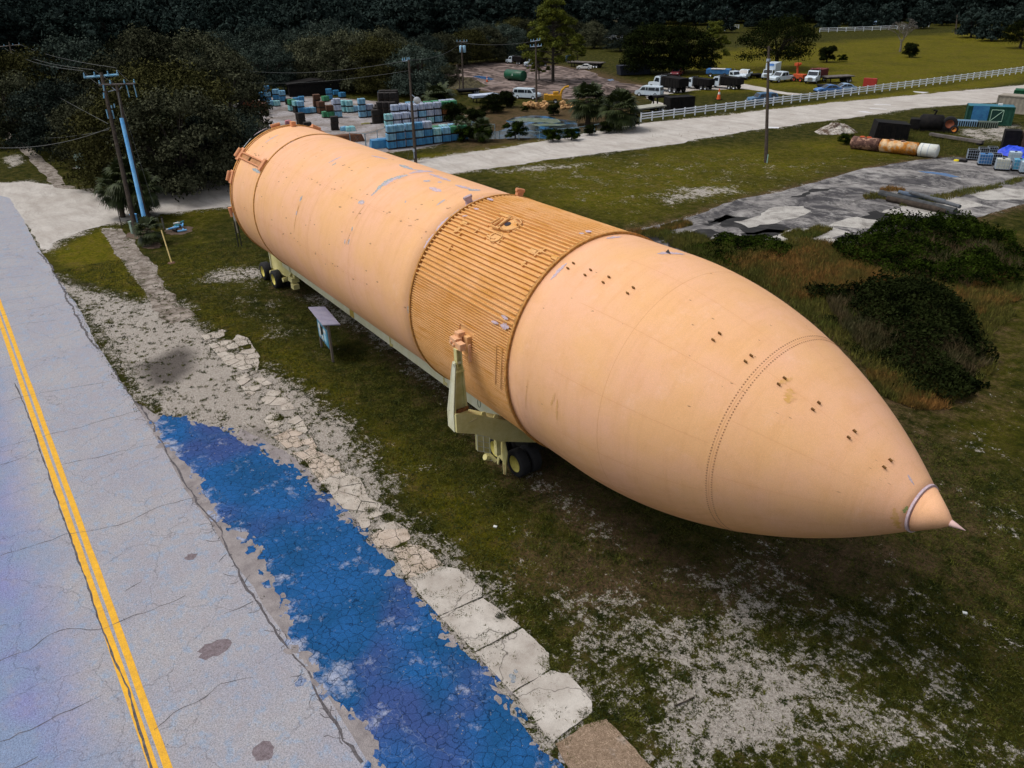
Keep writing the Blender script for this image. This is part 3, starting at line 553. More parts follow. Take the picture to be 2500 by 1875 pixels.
# seams along the tank
def seam(th, xs, skip=0., w_=.06):
    mb = MB()
    for i in range(len(xs)-1):
        if random.random() < skip: continue
        mb.add([TP(xs[i], th-w_, .005), TP(xs[i+1], th-w_, .005), TP(xs[i+1], th+w_, .005), TP(xs[i], th+w_, .005)], [(0, 1, 2, 3)])
    mb.build('panel_seam', DSEAM if skip else M('faint_seam', (.66, .33, .15)), tank)
for th, x0 in ((48.3, -25.7), (46.9, -25.7), (2.6, -29.6), (1.4, -29.6)): seam(th, np.linspace(x0, -6.95, 60), 0, .035)
for th in (78, 47.5, 16, -12, 108): seam(th, np.linspace(2.2, 8.0, 40))
for th in (62, 31, 0, -25, 95): seam(th, np.linspace(8.35, 12.3, 30))
# peeled patches of bare primer
z6 = lambda x, y: Z6(x, y); z7 = lambda x, y: Z7(x, y)
for k, (zf, p0, p1, wd, mt) in enumerate(((Z6,(545,255),(665,180),.16,LAV),(Z6,(720,280),(805,235),.16,LAV),(Z6,(1115,435),(1235,378),.17,LAV),(Z6,(1145,460),(1185,435),.14,BLU),(Z6,(1500,370),(1650,400),.2,LAV),
   (Z6,(1540,690),(1690,570),.42,BLU),(Z6,(1690,580),(1825,545),.42,BLU),(Z6,(1620,640),(1740,560),.3,LAV),(Z6,(1495,735),(1560,680),.2,BLU),(Z6,(1750,450),(1870,495),.3,BLU),(Z6,(1840,530),(2050,510),.4,LAV),(Z6,(1870,495),(2060,520),.25,BLU),(Z6,(2020,530),(2212,600),.3,LAV),(Z6,(1970,595),(2030,600),.26,BLU),(Z6,(2100,605),(2130,612),.2,LAV),
   (Z6,(430,485),(500,525),.22,BLU),(Z6,(880,730),(855,780),.22,BLU),(Z6,(832,865),(822,905),.16,BLU),(Z6,(1385,785),(1435,795),.3,BLU),(Z6,(1330,1010),(1325,1050),.12,BLU),(Z6,(1265,1120),(1262,1165),.12,BLU),(Z6,(1305,1120),(1290,1170),.14,BLU),(Z6,(1810,775),(1805,795),.1,BLU),(Z6,(2085,820),(2160,770),.12,BLU),
   (Z7,(285,520),(370,400),.26,LAV),(Z7,(380,380),(480,270),.2,LAV),(Z7,(480,290),(600,190),.22,BLU),(Z7,(600,190),(720,125),.26,LAV),(Z7,(720,125),(830,98),.2,LAV),(Z7,(155,985),(170,1075),.2,BLU),(Z7,(405,155),(455,125),.14,BLU),(Z7,(640,45),(740,50),.4,BLU),(Z7,(540,5),(660,40),.3,LAV),(Z7,(330,25),(420,60),.3,LAV),
   (Z7,(1310,775),(1440,640),.16,LAV),(Z7,(1760,440),(1880,425),.2,LAV),(Z6,(340,310),(420,210),.12,BLU),(Z6,(560,120),(440,190),.1,LAV))):
    scar(zf(*p0), zf(*p1), wd, 'peeled_patch', mt)
scar((1605,620),(1672,621),.32,'peeled_patch',LAV)
for p0, p1 in ((Z6(870, 780), Z6(805, 1060)), (Z6(850, 800), Z6(830, 900)), (Z6(1320, 1050), Z6(1270, 1180)), (Z6(1440, 820), Z6(1350, 950))): scar(p0, p1, .05, 'rust_streak', SEAM, .6)
for p0, p1, wd in (((1930,950),(1925,985),.3), ((1245,975),(1228,1040),.1), ((1290,930),(1285,1000),.04), ((1356,960),(1345,990),.12), ((1362,975),(1360,1025),.1), ((2185,1240),(2200,1290),.16), ((1900,937),(1936,925),.13)): scar(p0, p1, wd, 'rust_streak', M('amber_stain', (.62, .34, .10), (.72, .40, .19), scale=4, fac=(.4, .6)), .7)
# small dark pockmarks scattered over the foam
mb = MB()
for k in range(170):
    x = random.uniform(-29.5, -7) if random.random() < .8 else random.uniform(.3, 12); th = random.gauss(45, 30)
    if random.random() < .35: th = random.choice((48, 47, 2))+random.gauss(0, .6)
    s_ = random.uniform(.015, .05)*(1.6 if x < -7 else .8); a = s_/RT*57.3
    mb.add([TP(x-s_*1.5, th, .004), TP(x, th-a*.5, .004), TP(x+s_*1.5, th+a*.3, .004), TP(x, th+a*.6, .004)], [(0, 1, 2, 3)])
pk = mb.build('pockmarks', DSEAM, tank); T(pk, kind='stuff')
# double rivet line on the nose
mb = MB()
for k in np.arange(0, 360, 1.6):
    for x in (8.11, 8.26):
        th = k; r = PR(x); a = .02; mb.add([TP(x-a, th-.33, .004), TP(x+a, th-.33, .004), TP(x+a, th+.33, .004), TP(x-a, th+.33, .004), TP(x, th, .02)], [(0, 1, 4), (1, 2, 4), (2, 3, 4), (3, 0, 4)])
T(mb.build('rivet_line', DSEAM, tank), kind='stuff'); ring(8.18, 'rivet_band', MATS['faint_seam'], .012, .002)
# paired cleats
def orient(x, th):            # frame on the tank surface: along, around, outward
    p = Vector(TP(x, th)); q = Vector(TP(x+.02, th)); a = (q-p).normalized(); c = (Vector(TP(x, th+.2))-p).normalized(); return p, a, c, a.cross(c)*(1 if (a.cross(c)).dot(Vector((0, p.y, p.z-ZA))) > 0 else -1)
def tbox(mb, x, th, d, off=0.):
    p, a, c, o = orient(x, th); R = Matrix((a, c, o)).transposed(); return mb.box(p+o*(d[2]/2+off), d, R=R)
for x, (t1, t2) in {.65:(63.5,59.9),1.52:(63.6,60.05),2.4:(63.7,60.1),3.5:(63.7,60.1),6.72:(64.5,60.1),7.78:(63.9,59.7),8.78:(64.4,59.5),9.75:(65.2,59.2),10.72:(65.9,58.6),11.64:(68.5,57.1)}.items():
    for t in (t1, t2): mb = MB(); tbox(mb, x, t, (.10, .035, .085), -.01); mb.build('cleat', CLEAT, tank)
# black triangular bracket on the lavender patch near the nose crest
p, a, c, o = orient(*TK(1631, 619)); MB().add([p-a*.13, p+a*.13, p+o*.15-c*.02, p+c*.08], [(0, 1, 2), (1, 3, 2), (3, 0, 2), (0, 3, 1)]).build('bracket', M('dark_bracket', (.05, .05, .055)), tank)
# nose joint, cone and spike
XN = 12.48; rn = PR(XN)
MB().lathe([(XN-.02, rn), (XN-.02, rn+.035), (XN+.04, rn+.03), (XN+.04, rn-.03)], (0, 0, ZA), 'X', 64).build('nose_flange', LAV, tank, False)
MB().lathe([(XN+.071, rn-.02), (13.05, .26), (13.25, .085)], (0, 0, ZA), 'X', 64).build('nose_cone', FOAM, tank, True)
MB().lathe([(13.2, .10), (13.35, .07), (13.62, .004)], (0, 0, ZA), 'X', 20).build('nose_spike', M('pink_primer', (.62, .42, .40)), tank, True)
scar((2216,1160),(2232,1185),.07,'peeled_patch',LAV); scar((2207,1252),(2216,1236),.09,'peeled_patch',M('green_primer', (.22,.25,.08)))
mb = MB(); T(mb.lathe([(XN-.10, rn+.035), (XN-.03, rn+.018)], (0, 0, ZA), 'X', 64).build('primer_band', LAV, tank))
# ribbed middle section
mb = MB(); mb.lathe([(-6.83, 4.17), (-.06, 4.17)], (0, 0, ZA), 'X', 200); mb.build('intertank_skin', RIBF, tank)
def rib(th, wd, h, x0=-6.82, x1=-.09, taper=.55):
    m = MB(); a0 = wd/2/RT*57.3
    v = [TP(x, th+s_*a0*k, hh) for x in (x0, x1) for s_, k, hh in ((-1, 1, -.035), (-1, taper, h), (1, taper, h), (1, 1, -.035))]
    m.add(v, [(0, 1, 5, 4), (1, 2, 6, 5), (2, 3, 7, 6), (0, 3, 2, 1), (4, 5, 6, 7)]); return m
ths = [25.3+2.5*k for k in range(0, 53)]
holes = [(zf_, w_) for zf_, w_ in ()]
part = 0
def put_rib(th, wd, h, gaps=()):
    xs = [-6.82]
    for g0, g1 in sorted(gaps): xs += [g0, g1]
    xs.append(-.09); m = MB()
    for i in range(0, len(xs), 2):
        if xs[i+1]-xs[i] > .1: q = rib(th, wd, h, xs[i], xs[i+1]); m.add(q.v, q.f)
    m.build('stringer', RIBF, tank)
fit_c = TK(*Z7(940, 330)); win = [(TK(*Z7(790, 330))[0], TK(*Z7(1080, 300))[0])]
f2 = TK(*Z7(860, 440))
for th in ths:
    gaps = []
    if abs(th-fit_c[1]) < 5.2: gaps.append((fit_c[0]-.62, fit_c[0]+.75))
    if abs(th-f2[1]) < 2.6: gaps.append((f2[0]-.45, f2[0]+.35))
    put_rib(th, .085, .062, gaps)
th = 23.6; lows = []
while th > -88: lows.append(th); th -= 1.32
for t in lows: put_rib(t, .055, .038, [(-3.15, -2.25)] if -1.5 < t < 12 else ())
th = 158.5
for k in range(80):
    put_rib(th+k*1.32, .055, .038)
# shade at the rib ends painted as dark caps, to read as notches
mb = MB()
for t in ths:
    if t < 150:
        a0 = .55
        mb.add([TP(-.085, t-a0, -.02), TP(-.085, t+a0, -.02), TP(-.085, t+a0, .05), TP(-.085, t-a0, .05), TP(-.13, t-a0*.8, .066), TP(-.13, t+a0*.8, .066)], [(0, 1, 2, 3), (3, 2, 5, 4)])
T(mb.build('rib_end_shade', M('rib_shadow_end', (.08, .03, .012)), tank), kind='stuff')
# service panels and odd brackets set among the ribs
def pad(px, py, dx, dth, h=.05, mat=RIBF, name='service_panel', hole=None):
    c = TK(px, py); m = MB(); n = 6
    pts = [(c[0]-dx/2, c[1]-dth/2), (c[0]+dx/2, c[1]-dth/2), (c[0]+dx/2, c[1]+dth/2), (c[0]-dx/2, c[1]+dth/2)]
    v = [TP(x, t, -.03) for x, t in pts]+[TP(x, t, h) for x, t in pts]; m.add(v, [(4, 5, 6, 7), (0, 1, 5, 4), (1, 2, 6, 5), (2, 3, 7, 6), (3, 0, 4, 7)]); return m.build(name, mat, tank)
pad(*Z7(945, 325), 1.25, 9.2, .03); pad(*Z7(860, 440), .75, 4.2, .03); pad(*Z7(935, 265), .62, 1.8, .09)
for (x0, y0, x1, y1) in ((835,330,905,290),(855,345,930,295),(890,355,990,285),(830,352,900,375),(1020,305,1045,345)):
    a, c = TK(*Z7(x0, y0)), TK(*Z7(x1, y1)); m = MB(); m.tube([TP(a[0], a[1], .09), TP(c[0], c[1], .09)], .045, 6); m.build('conduit', RIBF, tank)
c = TK(*Z7(962, 328)); p, a, cc, o = orient(*c)
def rimmed(c, r, name, mat, off, nn=20, rr=.02, a0=0, a1=6.2832):
    p, a, cc, o = orient(*c); m = MB(); m.tube([p+a*r*math.cos(t)*1.2+cc*r*math.sin(t)+o*off for t in np.linspace(a0, a1, nn)], rr, 5, cap=False); return m.build(name, mat, tank)
m = MB(); m.v = [tuple(p+a*.14*math.cos(t)+cc*.13*math.sin(t)+o*.045) for t in np.linspace(0, 6.28, 17)[:-1]]; m.f = [tuple(range(16))]; m.build('port_hole', DARK, tank)
rimmed(TK(*Z7(985, 335)), .40, 'port_rim', RIBF, .05, 26, .03); rimmed(TK(*Z7(870, 435)), .24, 'port_rim', RIBF, .05, 22, .025); rimmed(TK(*Z7(985, 335)), .36, 'port_seal', DSEAM, .05, 20, .012, -2.5, 1.6)
for x, y, dx, dt in ((830,435,.5,1.0),(560,375,.16,3.),(600,320,.2,2.6),(715,380,.06,3.),(580,410,.06,3.),(500,515,.07,2.7),(1165,553,.34,2.6),(1210,560,.08,5.),(1245,545,.08,3.),(1095,650,.12,2.6),(1355,605,.4,2.4),(620,320,.3,1.2),(545,380,.12,2.8)):
    pad(*Z7(x, y), dx, dt, .058, RIBF, 'rib_bridge')
for (x0, y0, x1, y1) in ((880,1300,870,1610),(925,1320,912,1650)):     # two thin upright straps over the lower ribs
    m = MB(); P_ = [TK(*Z7(x0+(x1-x0)*t, y0+(y1-y0)*t)) for t in np.linspace(0, 1, 10)]; m.tube([TP(q[0], q[1], .05) for q in P_], .02, 5); m.build('strap', RIBF, tank)
for p0, p1, wd in (((840,1110),(900,1130),.12),((920,1065),(975,1095),.14),((915,1140),(985,1165),.2),((1590,390),(1640,400),.25),((1540,410),(1580,415),.15),((800,125),(840,145),.2),((600,270),(640,265),.1),((690,205),(730,215),.12),((930,95),(1010,100),.12)):
    scar(Z7(*p0), Z7(*p1), wd, 'peeled_patch', LAV, off=.068)
# recessed bracket trough at the aft end
c0, c1 = (-29.85, 42.2), (-26.1, 42.2)
for t in (39.6, 44.4):
    m = MB(); m.tube([TP(-29.8, t, .06), TP(-26.2, t, .06)], .055, 6); m.build('trough_rail', SALM, tank)
m = MB(); v = [TP(x, t, .012) for x in (-29.8, -26.2) for t in (39.8, 44.2)]; m.add(v, [(0, 1, 3, 2)]); m.build('trough_bed', M('trough_rust', (.34, .15, .06), (.55, .28, .12), scale=2), tank)
m = MB(); tbox(m, -26.0, 42, (.35, .75, .16)); m.build('trough_end', SALM, tank, bevel=.02)
m = MB(); tbox(m, -28.3, 42, (.12, .4, .1)); m.build('trough_clamp', CLEAT, tank)
for th, s_ in ((42.5, 1.), (22, .95), (-8, .8), (118, 1.), (150, 1), (82, .7)):      # lugs that stick out around the aft rim
    m = MB(); tbox(m, -30.12, th, (.5*s_, .85*s_, .34*s_), -.25); p, a, c, o = orient(-30, th)
    m.tube([p+a*-.35+o*.1-c*.3, p+a*-.35+o*.1+c*.3], .16*s_, 10); m.build('rim_lug', SALM, tank, bevel=.03)
# lifting shackle hanging from the lowest lug
p = Vector(TP(-30.2, -10)); m = MB()
for dy in (-.1, .1): m.tube([p+Vector((0, dy*.3, -.3)), p+Vector((0, dy, -.5)), p+Vector((.02, dy, -2.1))], .035, 6)
m.build('hanging_strap', M('black_strap', (.02, .02, .02)), tank); m = MB(); m.tube([p+Vector((0, 0, .1)), p+Vector((0, 0, -.45))], .09, 8); m.tube([p+Vector((0, -.02, -.3)), p+Vector((.02, 0, -1.2))], .04, 6); m.build('shackle', M('pale_steel', (.45, .44, .40)), tank)
# little stubs on the crest of the joint
for px, py, s_ in ((1146, 489, .55), (1266, 474, .6)):
    c = TK(px, py+8) or TK(px, py+14) or (-6.7, 80)
    m = MB(); tbox(m, c[0], c[1], (.3*s_, .5*s_, .6*s_)); p, a, cc, o = orient(*c); m.tube([p+o*.5*s_-cc*.35*s_, p+o*.5*s_+cc*.35*s_], .14*s_, 8); m.build('crest_stub', LAV if px < 1200 else SALM, tank, bevel=.02)
m = MB(); tbox(m, -29.5, 93, (.35, .3, .3)); m.build('crest_stub', SALM, tank, bevel=.03)
# SRB fitting where the arm grips the tank
m = MB(); m.box((-2.62, -4.26, 6.62), (.7, .22, .62)); m.build('side_pad', RIBF, tank, bevel=.04)
# ------------------------------------------------------------------ transporter
CRM = M('cream_paint', (.62, .60, .37), (.50, .47, .24), scale=1.2, rough=.55, bump=.1, bscale=30, speck=.08, bscale_=0) if 0 else M('cream_paint', (.68, .62, .31), (.54, .48, .18), scale=1.4, rough=.6, speck=.08, bscale=30)
CRM2 = M('pale_cream_paint', (.68, .68, .52), (.60, .58, .38), scale=2, rough=.55, speck=.06, bscale=40)
PEACH = M('peach_fitting', (.74, .42, .24), (.62, .30, .13), scale=5, speck=.15, fac=(.45, .7))
RUST = M('rust', (.30, .12, .03), (.12, .05, .025), scale=6, rough=.95)
RUB = M('tyre_rubber', (.012, .012, .014), (.02, .02, .022), scale=8, rough=.85)
YRIM = M('yellow_rim', (.66, .58, .14), (.50, .42, .10), scale=8, rough=.5)
tr = empty('tank_transporter', (0, 0, 0), 0, 'cream steel wheeled transporter carrying the orange tank', 'transporter')
def wheel(mk, c, r, wd, side, parent, rim_r=.55, rubber=RUB, rim=YRIM, n=28, lugs=5, name='wheel'):
    # axle along local y of the parent; side -1 or 1 is the outer face
    w_ = MB().lathe([(-wd/2, r*.62), (-wd/2, r*.9), (-wd/2+.12*wd, r), (wd/2-.12*wd, r), (wd/2, r*.9), (wd/2, r*.62), (wd/2*.7, r*.56), (-wd/2*.7, r*.56)], (0, 0, 0), 'Y', n, False)
    wo = w_.build(name, rubber, parent, True); wo.location = c
    q = MB().lathe([(side*wd*.12, .01), (side*wd*.12, r*rim_r*.55), (side*wd*.30, r*rim_r*.72), (side*wd*.40, r*rim_r*1.04), (side*wd*.46, r*rim_r*1.1), (side*wd*.30, r*rim_r*1.12)], (0, 0, 0), 'Y', n)
    ro = q.build('rim', rim, wo, True)
    if lugs: 
        h = MB().lathe([(side*wd*.02, r*.16), (side*wd*.30, r*.14), (side*wd*.31, .01)], (0, 0, 0), 'Y', 12)
        for k in range(8): a = k*math.pi/4; h.lathe([(side*wd*.1, .035*r/.6), (side*wd*.26, .03*r/.6)], (r*.34*math.cos(a), 0, r*.34*math.sin(a)), 'Y', 6)
        h.build('hub', rim, wo)
    return wo
for s_ in (-1, 1):
    m = MB(); v = []
    for x, zb, zt in ((-29.3, 1.80, 2.62), (-2.4, 1.52, 2.4)):
        for y in (s_*1.9, s_*1.35): v += [(x, y, zb), (x, y, zt)]
    m.add(v, [(0, 1, 3, 2), (4, 6, 7, 5), (0, 4, 5, 1), (2, 3, 7, 6), (1, 5, 7, 3), (0, 2, 6, 4)]); bo = m.build('long_beam', CRM2, tr, bevel=.02)
    q = MB(); q.box((-18.6, s_*1.90, 1.98), (.5, .04, .5)); q.build('hatch_plate', M('ochre_plate', (.42, .27, .04), (.5, .4, .1), scale=8), tr)
    q = MB()
    for x in (-14.0, -8.6): q.box((x, s_*1.91, 2.0), (.06, .06, .78)); q.box((x+.12, s_*1.91, 1.74), (.3, .05, .12))
    q.build('beam_joint', CRM, tr)
    q = MB(); th = np.linspace(0, 2*math.pi, 13); q.tube([(-5.6+.12*math.cos(t), s_*1.915, 1.95+.2*math.sin(t)) for t in th], .012, 4, False); q.build('beam_ring', M('dark_green_mark', (.06, .12, .08)), tr)
# rear axle box and wheels
m = MB()
for s_ in (-1, 1):
    m.prism([(-31.9, .95), (-31.9, 2.25), (-31.2, 2.5), (-28.9, 2.6), (-27.9, 2.5), (-27.9, 1.9), (-28.6, 1.25), (-29.3, 1.05)], s_*1.78, s_*1.68)
m.box((-29.8, 0, 1.75), (3.6, 3.3, .9)); m.build('rear_axle_box', CRM, tr, bevel=.015)
m = MB()
for s_ in (-1, 1): m.box((-31.93, s_*1.75, 1.65), (.1, .2, 1.35)); m.box((-27.9, s_*1.85, 2.2), (.1, .25, .8))
m.build('box_edge', CRM2, tr)
m = MB().tube([(-31.2, -2.2, .9), (-31.2, 2.2, .9)], .16, 8).tube([(-29.4, -2.0, .85), (-29.4, 2.0, .85)], .16, 8); m.box((-28.4, -1.6, 1.1), (.7, .5, .3)); m.box((-28.0, -1.7, .75), (.5, .4, .3)); m.build('axle', CRM, tr)
for x in (-32.6, -30.5):
    for s_ in (-1, 1):
        for y in (2.05, 1.35): wheel(None, (x, s_*y, .62), .62, .5, s_, tr)
# front cross beam, V shaped across under the tank
m = MB(); v = []
for x in (-2.84, -2.3):
    v += [(x, -5.0, 3.15), (x, -5.0, 3.95), (x, -4.4, 3.80), (x, -2.4, 2.72), (x, 0, 2.0), (x, 2.4, 2.72), (x, 4.4, 3.80), (x, 5.0, 3.95), (x, 5.0, 3.15), (x, 3.1, 2.06), (x, 1.3, 1.35), (x, -1.3, 1.35), (x, -3.1, 2.06), (x, -4.15, 2.79)]
n = 14; m.add(v, [tuple(range(n)), tuple(range(n, 2*n))[::-1]]+[(k, k+n, (k+1) % n+n, (k+1) % n) for k in range(n)]); m.build('cross_beam', CRM, tr)
for s_ in (-1, 1):
    ys = lambda *a: [s_*q for q in a]
    m = MB(); y0, y1 = s_*4.98, s_*4.40; t0, t1 = s_*4.90, s_*4.60     # tapered H section post, open towards the nose
    for ya, yb in ((y0, t0), (y1, t1)):
        m.add([(-2.87, ya, 3.9), (-2.42, ya, 3.9), (-2.24, yb, 5.88), (-2.46, yb, 5.88), (-2.87, ya+(-s_ if ya == y0 else s_)*.05, 3.9), (-2.42, ya+(-s_ if ya == y0 else s_)*.05, 3.9), (-2.24, yb+(-s_ if ya == y0 else s_)*.05, 5.88), (-2.46, yb+(-s_ if ya == y0 else s_)*.05, 5.88)], [(0, 1, 2, 3), (7, 6, 5, 4), (0, 4, 5, 1), (1, 5, 6, 2), (2, 6, 7, 3), (3, 7, 4, 0)])
    m.add([(-2.62, y0, 3.9), (-2.62, y1, 3.9), (-2.34, t1, 5.85), (-2.34, t0, 5.85)], [(0, 1, 2, 3)]); m.add([(-2.86, y0, 3.9), (-2.86, y1, 3.9), (-2.45, t1, 5.85), (-2.45, t0, 5.85)], [(0, 1, 2, 3)])
    m.box((-2.34, s_*4.75, 5.70), (.24, .36, .06)); m.build('support_post', CRM, tr)
    q = MB(); v = [(-2.89, s_*5.0, 3.2), (-2.43, s_*5.0, 3.12), (-2.43, s_*5.0, 3.9), (-2.24, s_*4.92, 5.9), (-2.28, s_*4.90, 6.08), (-2.36, s_*4.90, 6.13), (-2.44, s_*4.90, 6.08), (-2.49, s_*4.92, 5.9), (-2.89, s_*5.0, 3.9)]; n = len(v)
    q.add(v+[(a, b_+s_*.035, c) for a, b_, c in v], [tuple(range(n)), tuple(range(n, 2*n))[::-1]]+[(k, k+n, (k+1) % n+n, (k+1) % n) for k in range(n)]); q.build('post_flange', CRM2, tr)
    q = MB(); q.box((-2.64, s_*4.69, 3.52), (.44, .58, .74)); q.build('post_foot', CRM, tr, bevel=.015)
    q = MB(); q.box((-2.64, s_*4.70, 3.92), (.50, .62, .04)); q.box((-2.42, s_*4.62, 3.98), (.04, .4, .08)); q.box((-2.41, s_*4.45, 4.0), (.04, .12, .16)); q.build('rusty_flange', RUST, tr)
    q = MB(); q.tube([(-2.38, s_*4.92, 3.32), (-2.32, s_*4.4, 3.42), (-2.28, s_*4.1, 3.5)], .035, 6); q.build('weld_bead', M('yellowed_bead', (.5, .42, .2)), tr)
    q = MB(); q.box((-2.35, s_*4.84, 6.22), (.20, .04, .75)); q.box((-2.35, s_*4.64, 6.22), (.20, .04, .75)); q.box((-2.42, s_*4.74, 6.2), (.03, .18, .7)); q.box((-2.35, s_*4.74, 6.55), (.2, .2, .05)); q.build('link_arm', CRM, tr, bevel=.008)
    q = MB(); q.lathe([(-.2, .055), (.2, .055)], (-2.36, s_*4.78, 6.0), 'Y', 12); q.build('pivot_pin', CRM2, tr)
    q = MB(); q.box((-2.26, s_*4.66, 6.68), (.34, .26, .26)); q.build('clamp_block', PEACH, tr, bevel=.03)
    q = MB(); q.box((-2.68, s_*4.60, 6.72), (.42, .3, .32)); q.tube([(-2.76, s_*4.82, 6.7), (-2.76, s_*4.55, 6.7)], .07, 8); q.tube([(-2.58, s_*4.82, 6.64), (-2.58, s_*4.55, 6.64)], .06, 8); q.box((-2.68, s_*4.42, 6.95), (.3, .3, .2)); q.build('grip_block', PEACH, tr, bevel=.03)
    q = MB(); q.box((-2.05, s_*4.42, 6.4), (.04, .12, .7)); q.build('safety_strap', PEACH, tr, bevel=.015)
    q = MB()
    for y in (3.72, 3.15):                                              # two lifting ears on the cross beam
        z = 3.82-(4.4-y)*.54; q.add([(-2.36, s_*(y+.18), z-.1), (-2.36, s_*(y-.18), z-.28), (-2.36, s_*(y-.06), z+.12), (-2.36, s_*(y+.08), z+.16), (-2.42, s_*(y+.18), z-.1), (-2.42, s_*(y-.18), z-.28), (-2.42, s_*(y-.06), z+.12), (-2.42, s_*(y+.08), z+.16)], [(0, 1, 2, 3), (7, 6, 5, 4), (0, 4, 5, 1), (1, 5, 6, 2), (2, 6, 7, 3), (3, 7, 4, 0)])
    q.build('lifting_ears', CRM, tr)
    q = MB(); P0, P1 = Vector((-2.32, s_*4.12, 2.74)), Vector((-2.32, s_*3.55, 2.42)); dn = Vector((0, 0, -.72)); xx = Vector((-.12, 0, 0))
    q.add([P0, P1, P1+dn, P0+dn, P0+xx, P1+xx, P1+dn+xx, P0+dn+xx], [(0, 3, 2, 1), (4, 5, 6, 7), (0, 1, 5, 4), (1, 2, 6, 5), (2, 3, 7, 6), (3, 0, 4, 7)]); q.build('ribbed_panel', CRM, tr)
    q = MB()
    for t in (0, .5, 1): a = P0.lerp(P1, t); q.tube([a+Vector((.02, 0, 0)), a+dn+Vector((.02, 0, 0))], .022, 4)
    for t in (0, .36, .7, 1): q.tube([P0+dn*t+Vector((.02, 0, 0)), P1+dn*t+Vector((.02, 0, 0))], .02, 4)
    q.build('panel_ribs', CRM2, tr)
    q = MB(); q.prism([(-3.05, 1.7), (-2.62, 1.75), (-2.45, 1.2), (-2.62, .12), (-2.74, .1), (-2.78, .72), (-3.0, .78), (-3.12, .35), (-3.2, .4)], s_*2.66, s_*2.60); q.build('leg_plate', CRM, tr)
    q = MB(); q.box((-2.66, s_*2.63, .36), (.05, .08, .5)); q.build('rusty_leg_tip', RUST, tr)
    q = MB(); q.box((-2.75, s_*2.9, 1.6), (.2, .2, .9)); q.tube([(-3.3, s_*3.3, 1.35), (-2.9, s_*2.9, .75)], .09, 8); q.tube([(-3.1, s_*3.3, 1.0), (-3.1, s_*3.1, .9)], .14, 8); q.build('front_bogie', CRM, tr)
    for x in (-3.9, -2.45):
        for y in (2.07, 1.5): wheel(None, (x, s_*y, .6), .6, .46, s_, tr)
m = MB(); m.box((-2.9, 0, 1.1), (1.0, 3.2, .6)); m.build('front_axle', M('grimy_black', (.012, .012, .010)), tr, bevel=.03)  # black colour stands in for the deep shade under the tank
# ------------------------------------------------------------------ vegetation
LEAF = M('oak_leaves', (.009, .012, .006), (.090, .094, .056), scale=.5, rough=1, spec=.0, speck=.5, bscale=5, rnd=.45, fac=(.38, .62))  # paler noise colour paints crown highlights into the oak leaf materials
LEAF2 = M('bluish_oak_leaves', (.008, .014, .011), (.070, .092, .074), scale=.5, rough=1, spec=0., speck=.5, bscale=5, rnd=.45, fac=(.38, .62)); LEAF3 = M('olive_oak_leaves', (.012, .013, .004), (.078, .076, .028), scale=.6, rough=1, spec=0., speck=.5, bscale=5, rnd=.25, fac=(.38, .62))
LEAFB = M('far_leaves', (.004, .009, .008), (.036, .052, .046), scale=.4, rough=1, spec=0., speck=.4, bscale=4, rnd=.3)
LEAFG = M('pine_leaves', (.035, .048, .004), (.11, .12, .010), scale=.6, rough=.8, spec=.15, speck=.4, bscale=5, fac=(.38, .62))
LEAFD = M('dark_leaves', (.003, .005, .002), (.018, .024, .007), scale=.7, rough=1, spec=0., speck=.4, bscale=5, rnd=.25)
SHRUB = M('shrub_leaves', (.005, .009, .002), (.030, .048, .006), scale=.9, rough=1, spec=0., speck=.5, bscale=8, fac=(.42, .62))
BARK = M('bark', (.055, .045, .038), (.03, .025, .02), scale=3, rough=.95, bump=.4, bscale=12)
BARKP = M('pale_bark', (.22, .20, .17), (.12, .10, .085), scale=3, rough=.95)
PALML = M('palm_leaves', (.016, .027, .006), (.045, .060, .014), scale=1.5, rough=.6, spec=.3, speck=.3, bscale=9)
def leafcloud(name, lobes, n, size, flat=.5, seed=0, asp=.6):     # lobes: (x, y, z, r)
    g = np.random.default_rng(seed); L = np.array(lobes); pr = L[:, 3]**2; k = g.choice(len(L), n, p=pr/pr.sum())
    d = g.normal(size=(n, 3)); d /= np.linalg.norm(d, axis=1)[:, None]; d[:, 2] = np.where(d[:, 2] < -.35, -d[:, 2]*.5, d[:, 2])
    rr = L[k, 3]*(1-.55*g.random(n)**2.2)*(1+.12*g.normal(size=n)); c = L[k, :3]+d*rr[:, None]*np.array([1, 1, .8])
    nrm = d+g.normal(size=(n, 3))*flat; nrm /= np.linalg.norm(nrm, axis=1)[:, None]
    a = np.cross(nrm, g.normal(size=(n, 3))); a /= np.linalg.norm(a, axis=1)[:, None]+1e-9; b_ = np.cross(nrm, a)
    s_ = size*(.55+.9*g.random(n))[:, None]; a = a*s_; b_ = b_*s_*asp
    V = np.stack([c-a, c-b_*.9+a*.1, c+a, c+b_], 1).reshape(-1, 3); return mesh_np(name, V, 4)
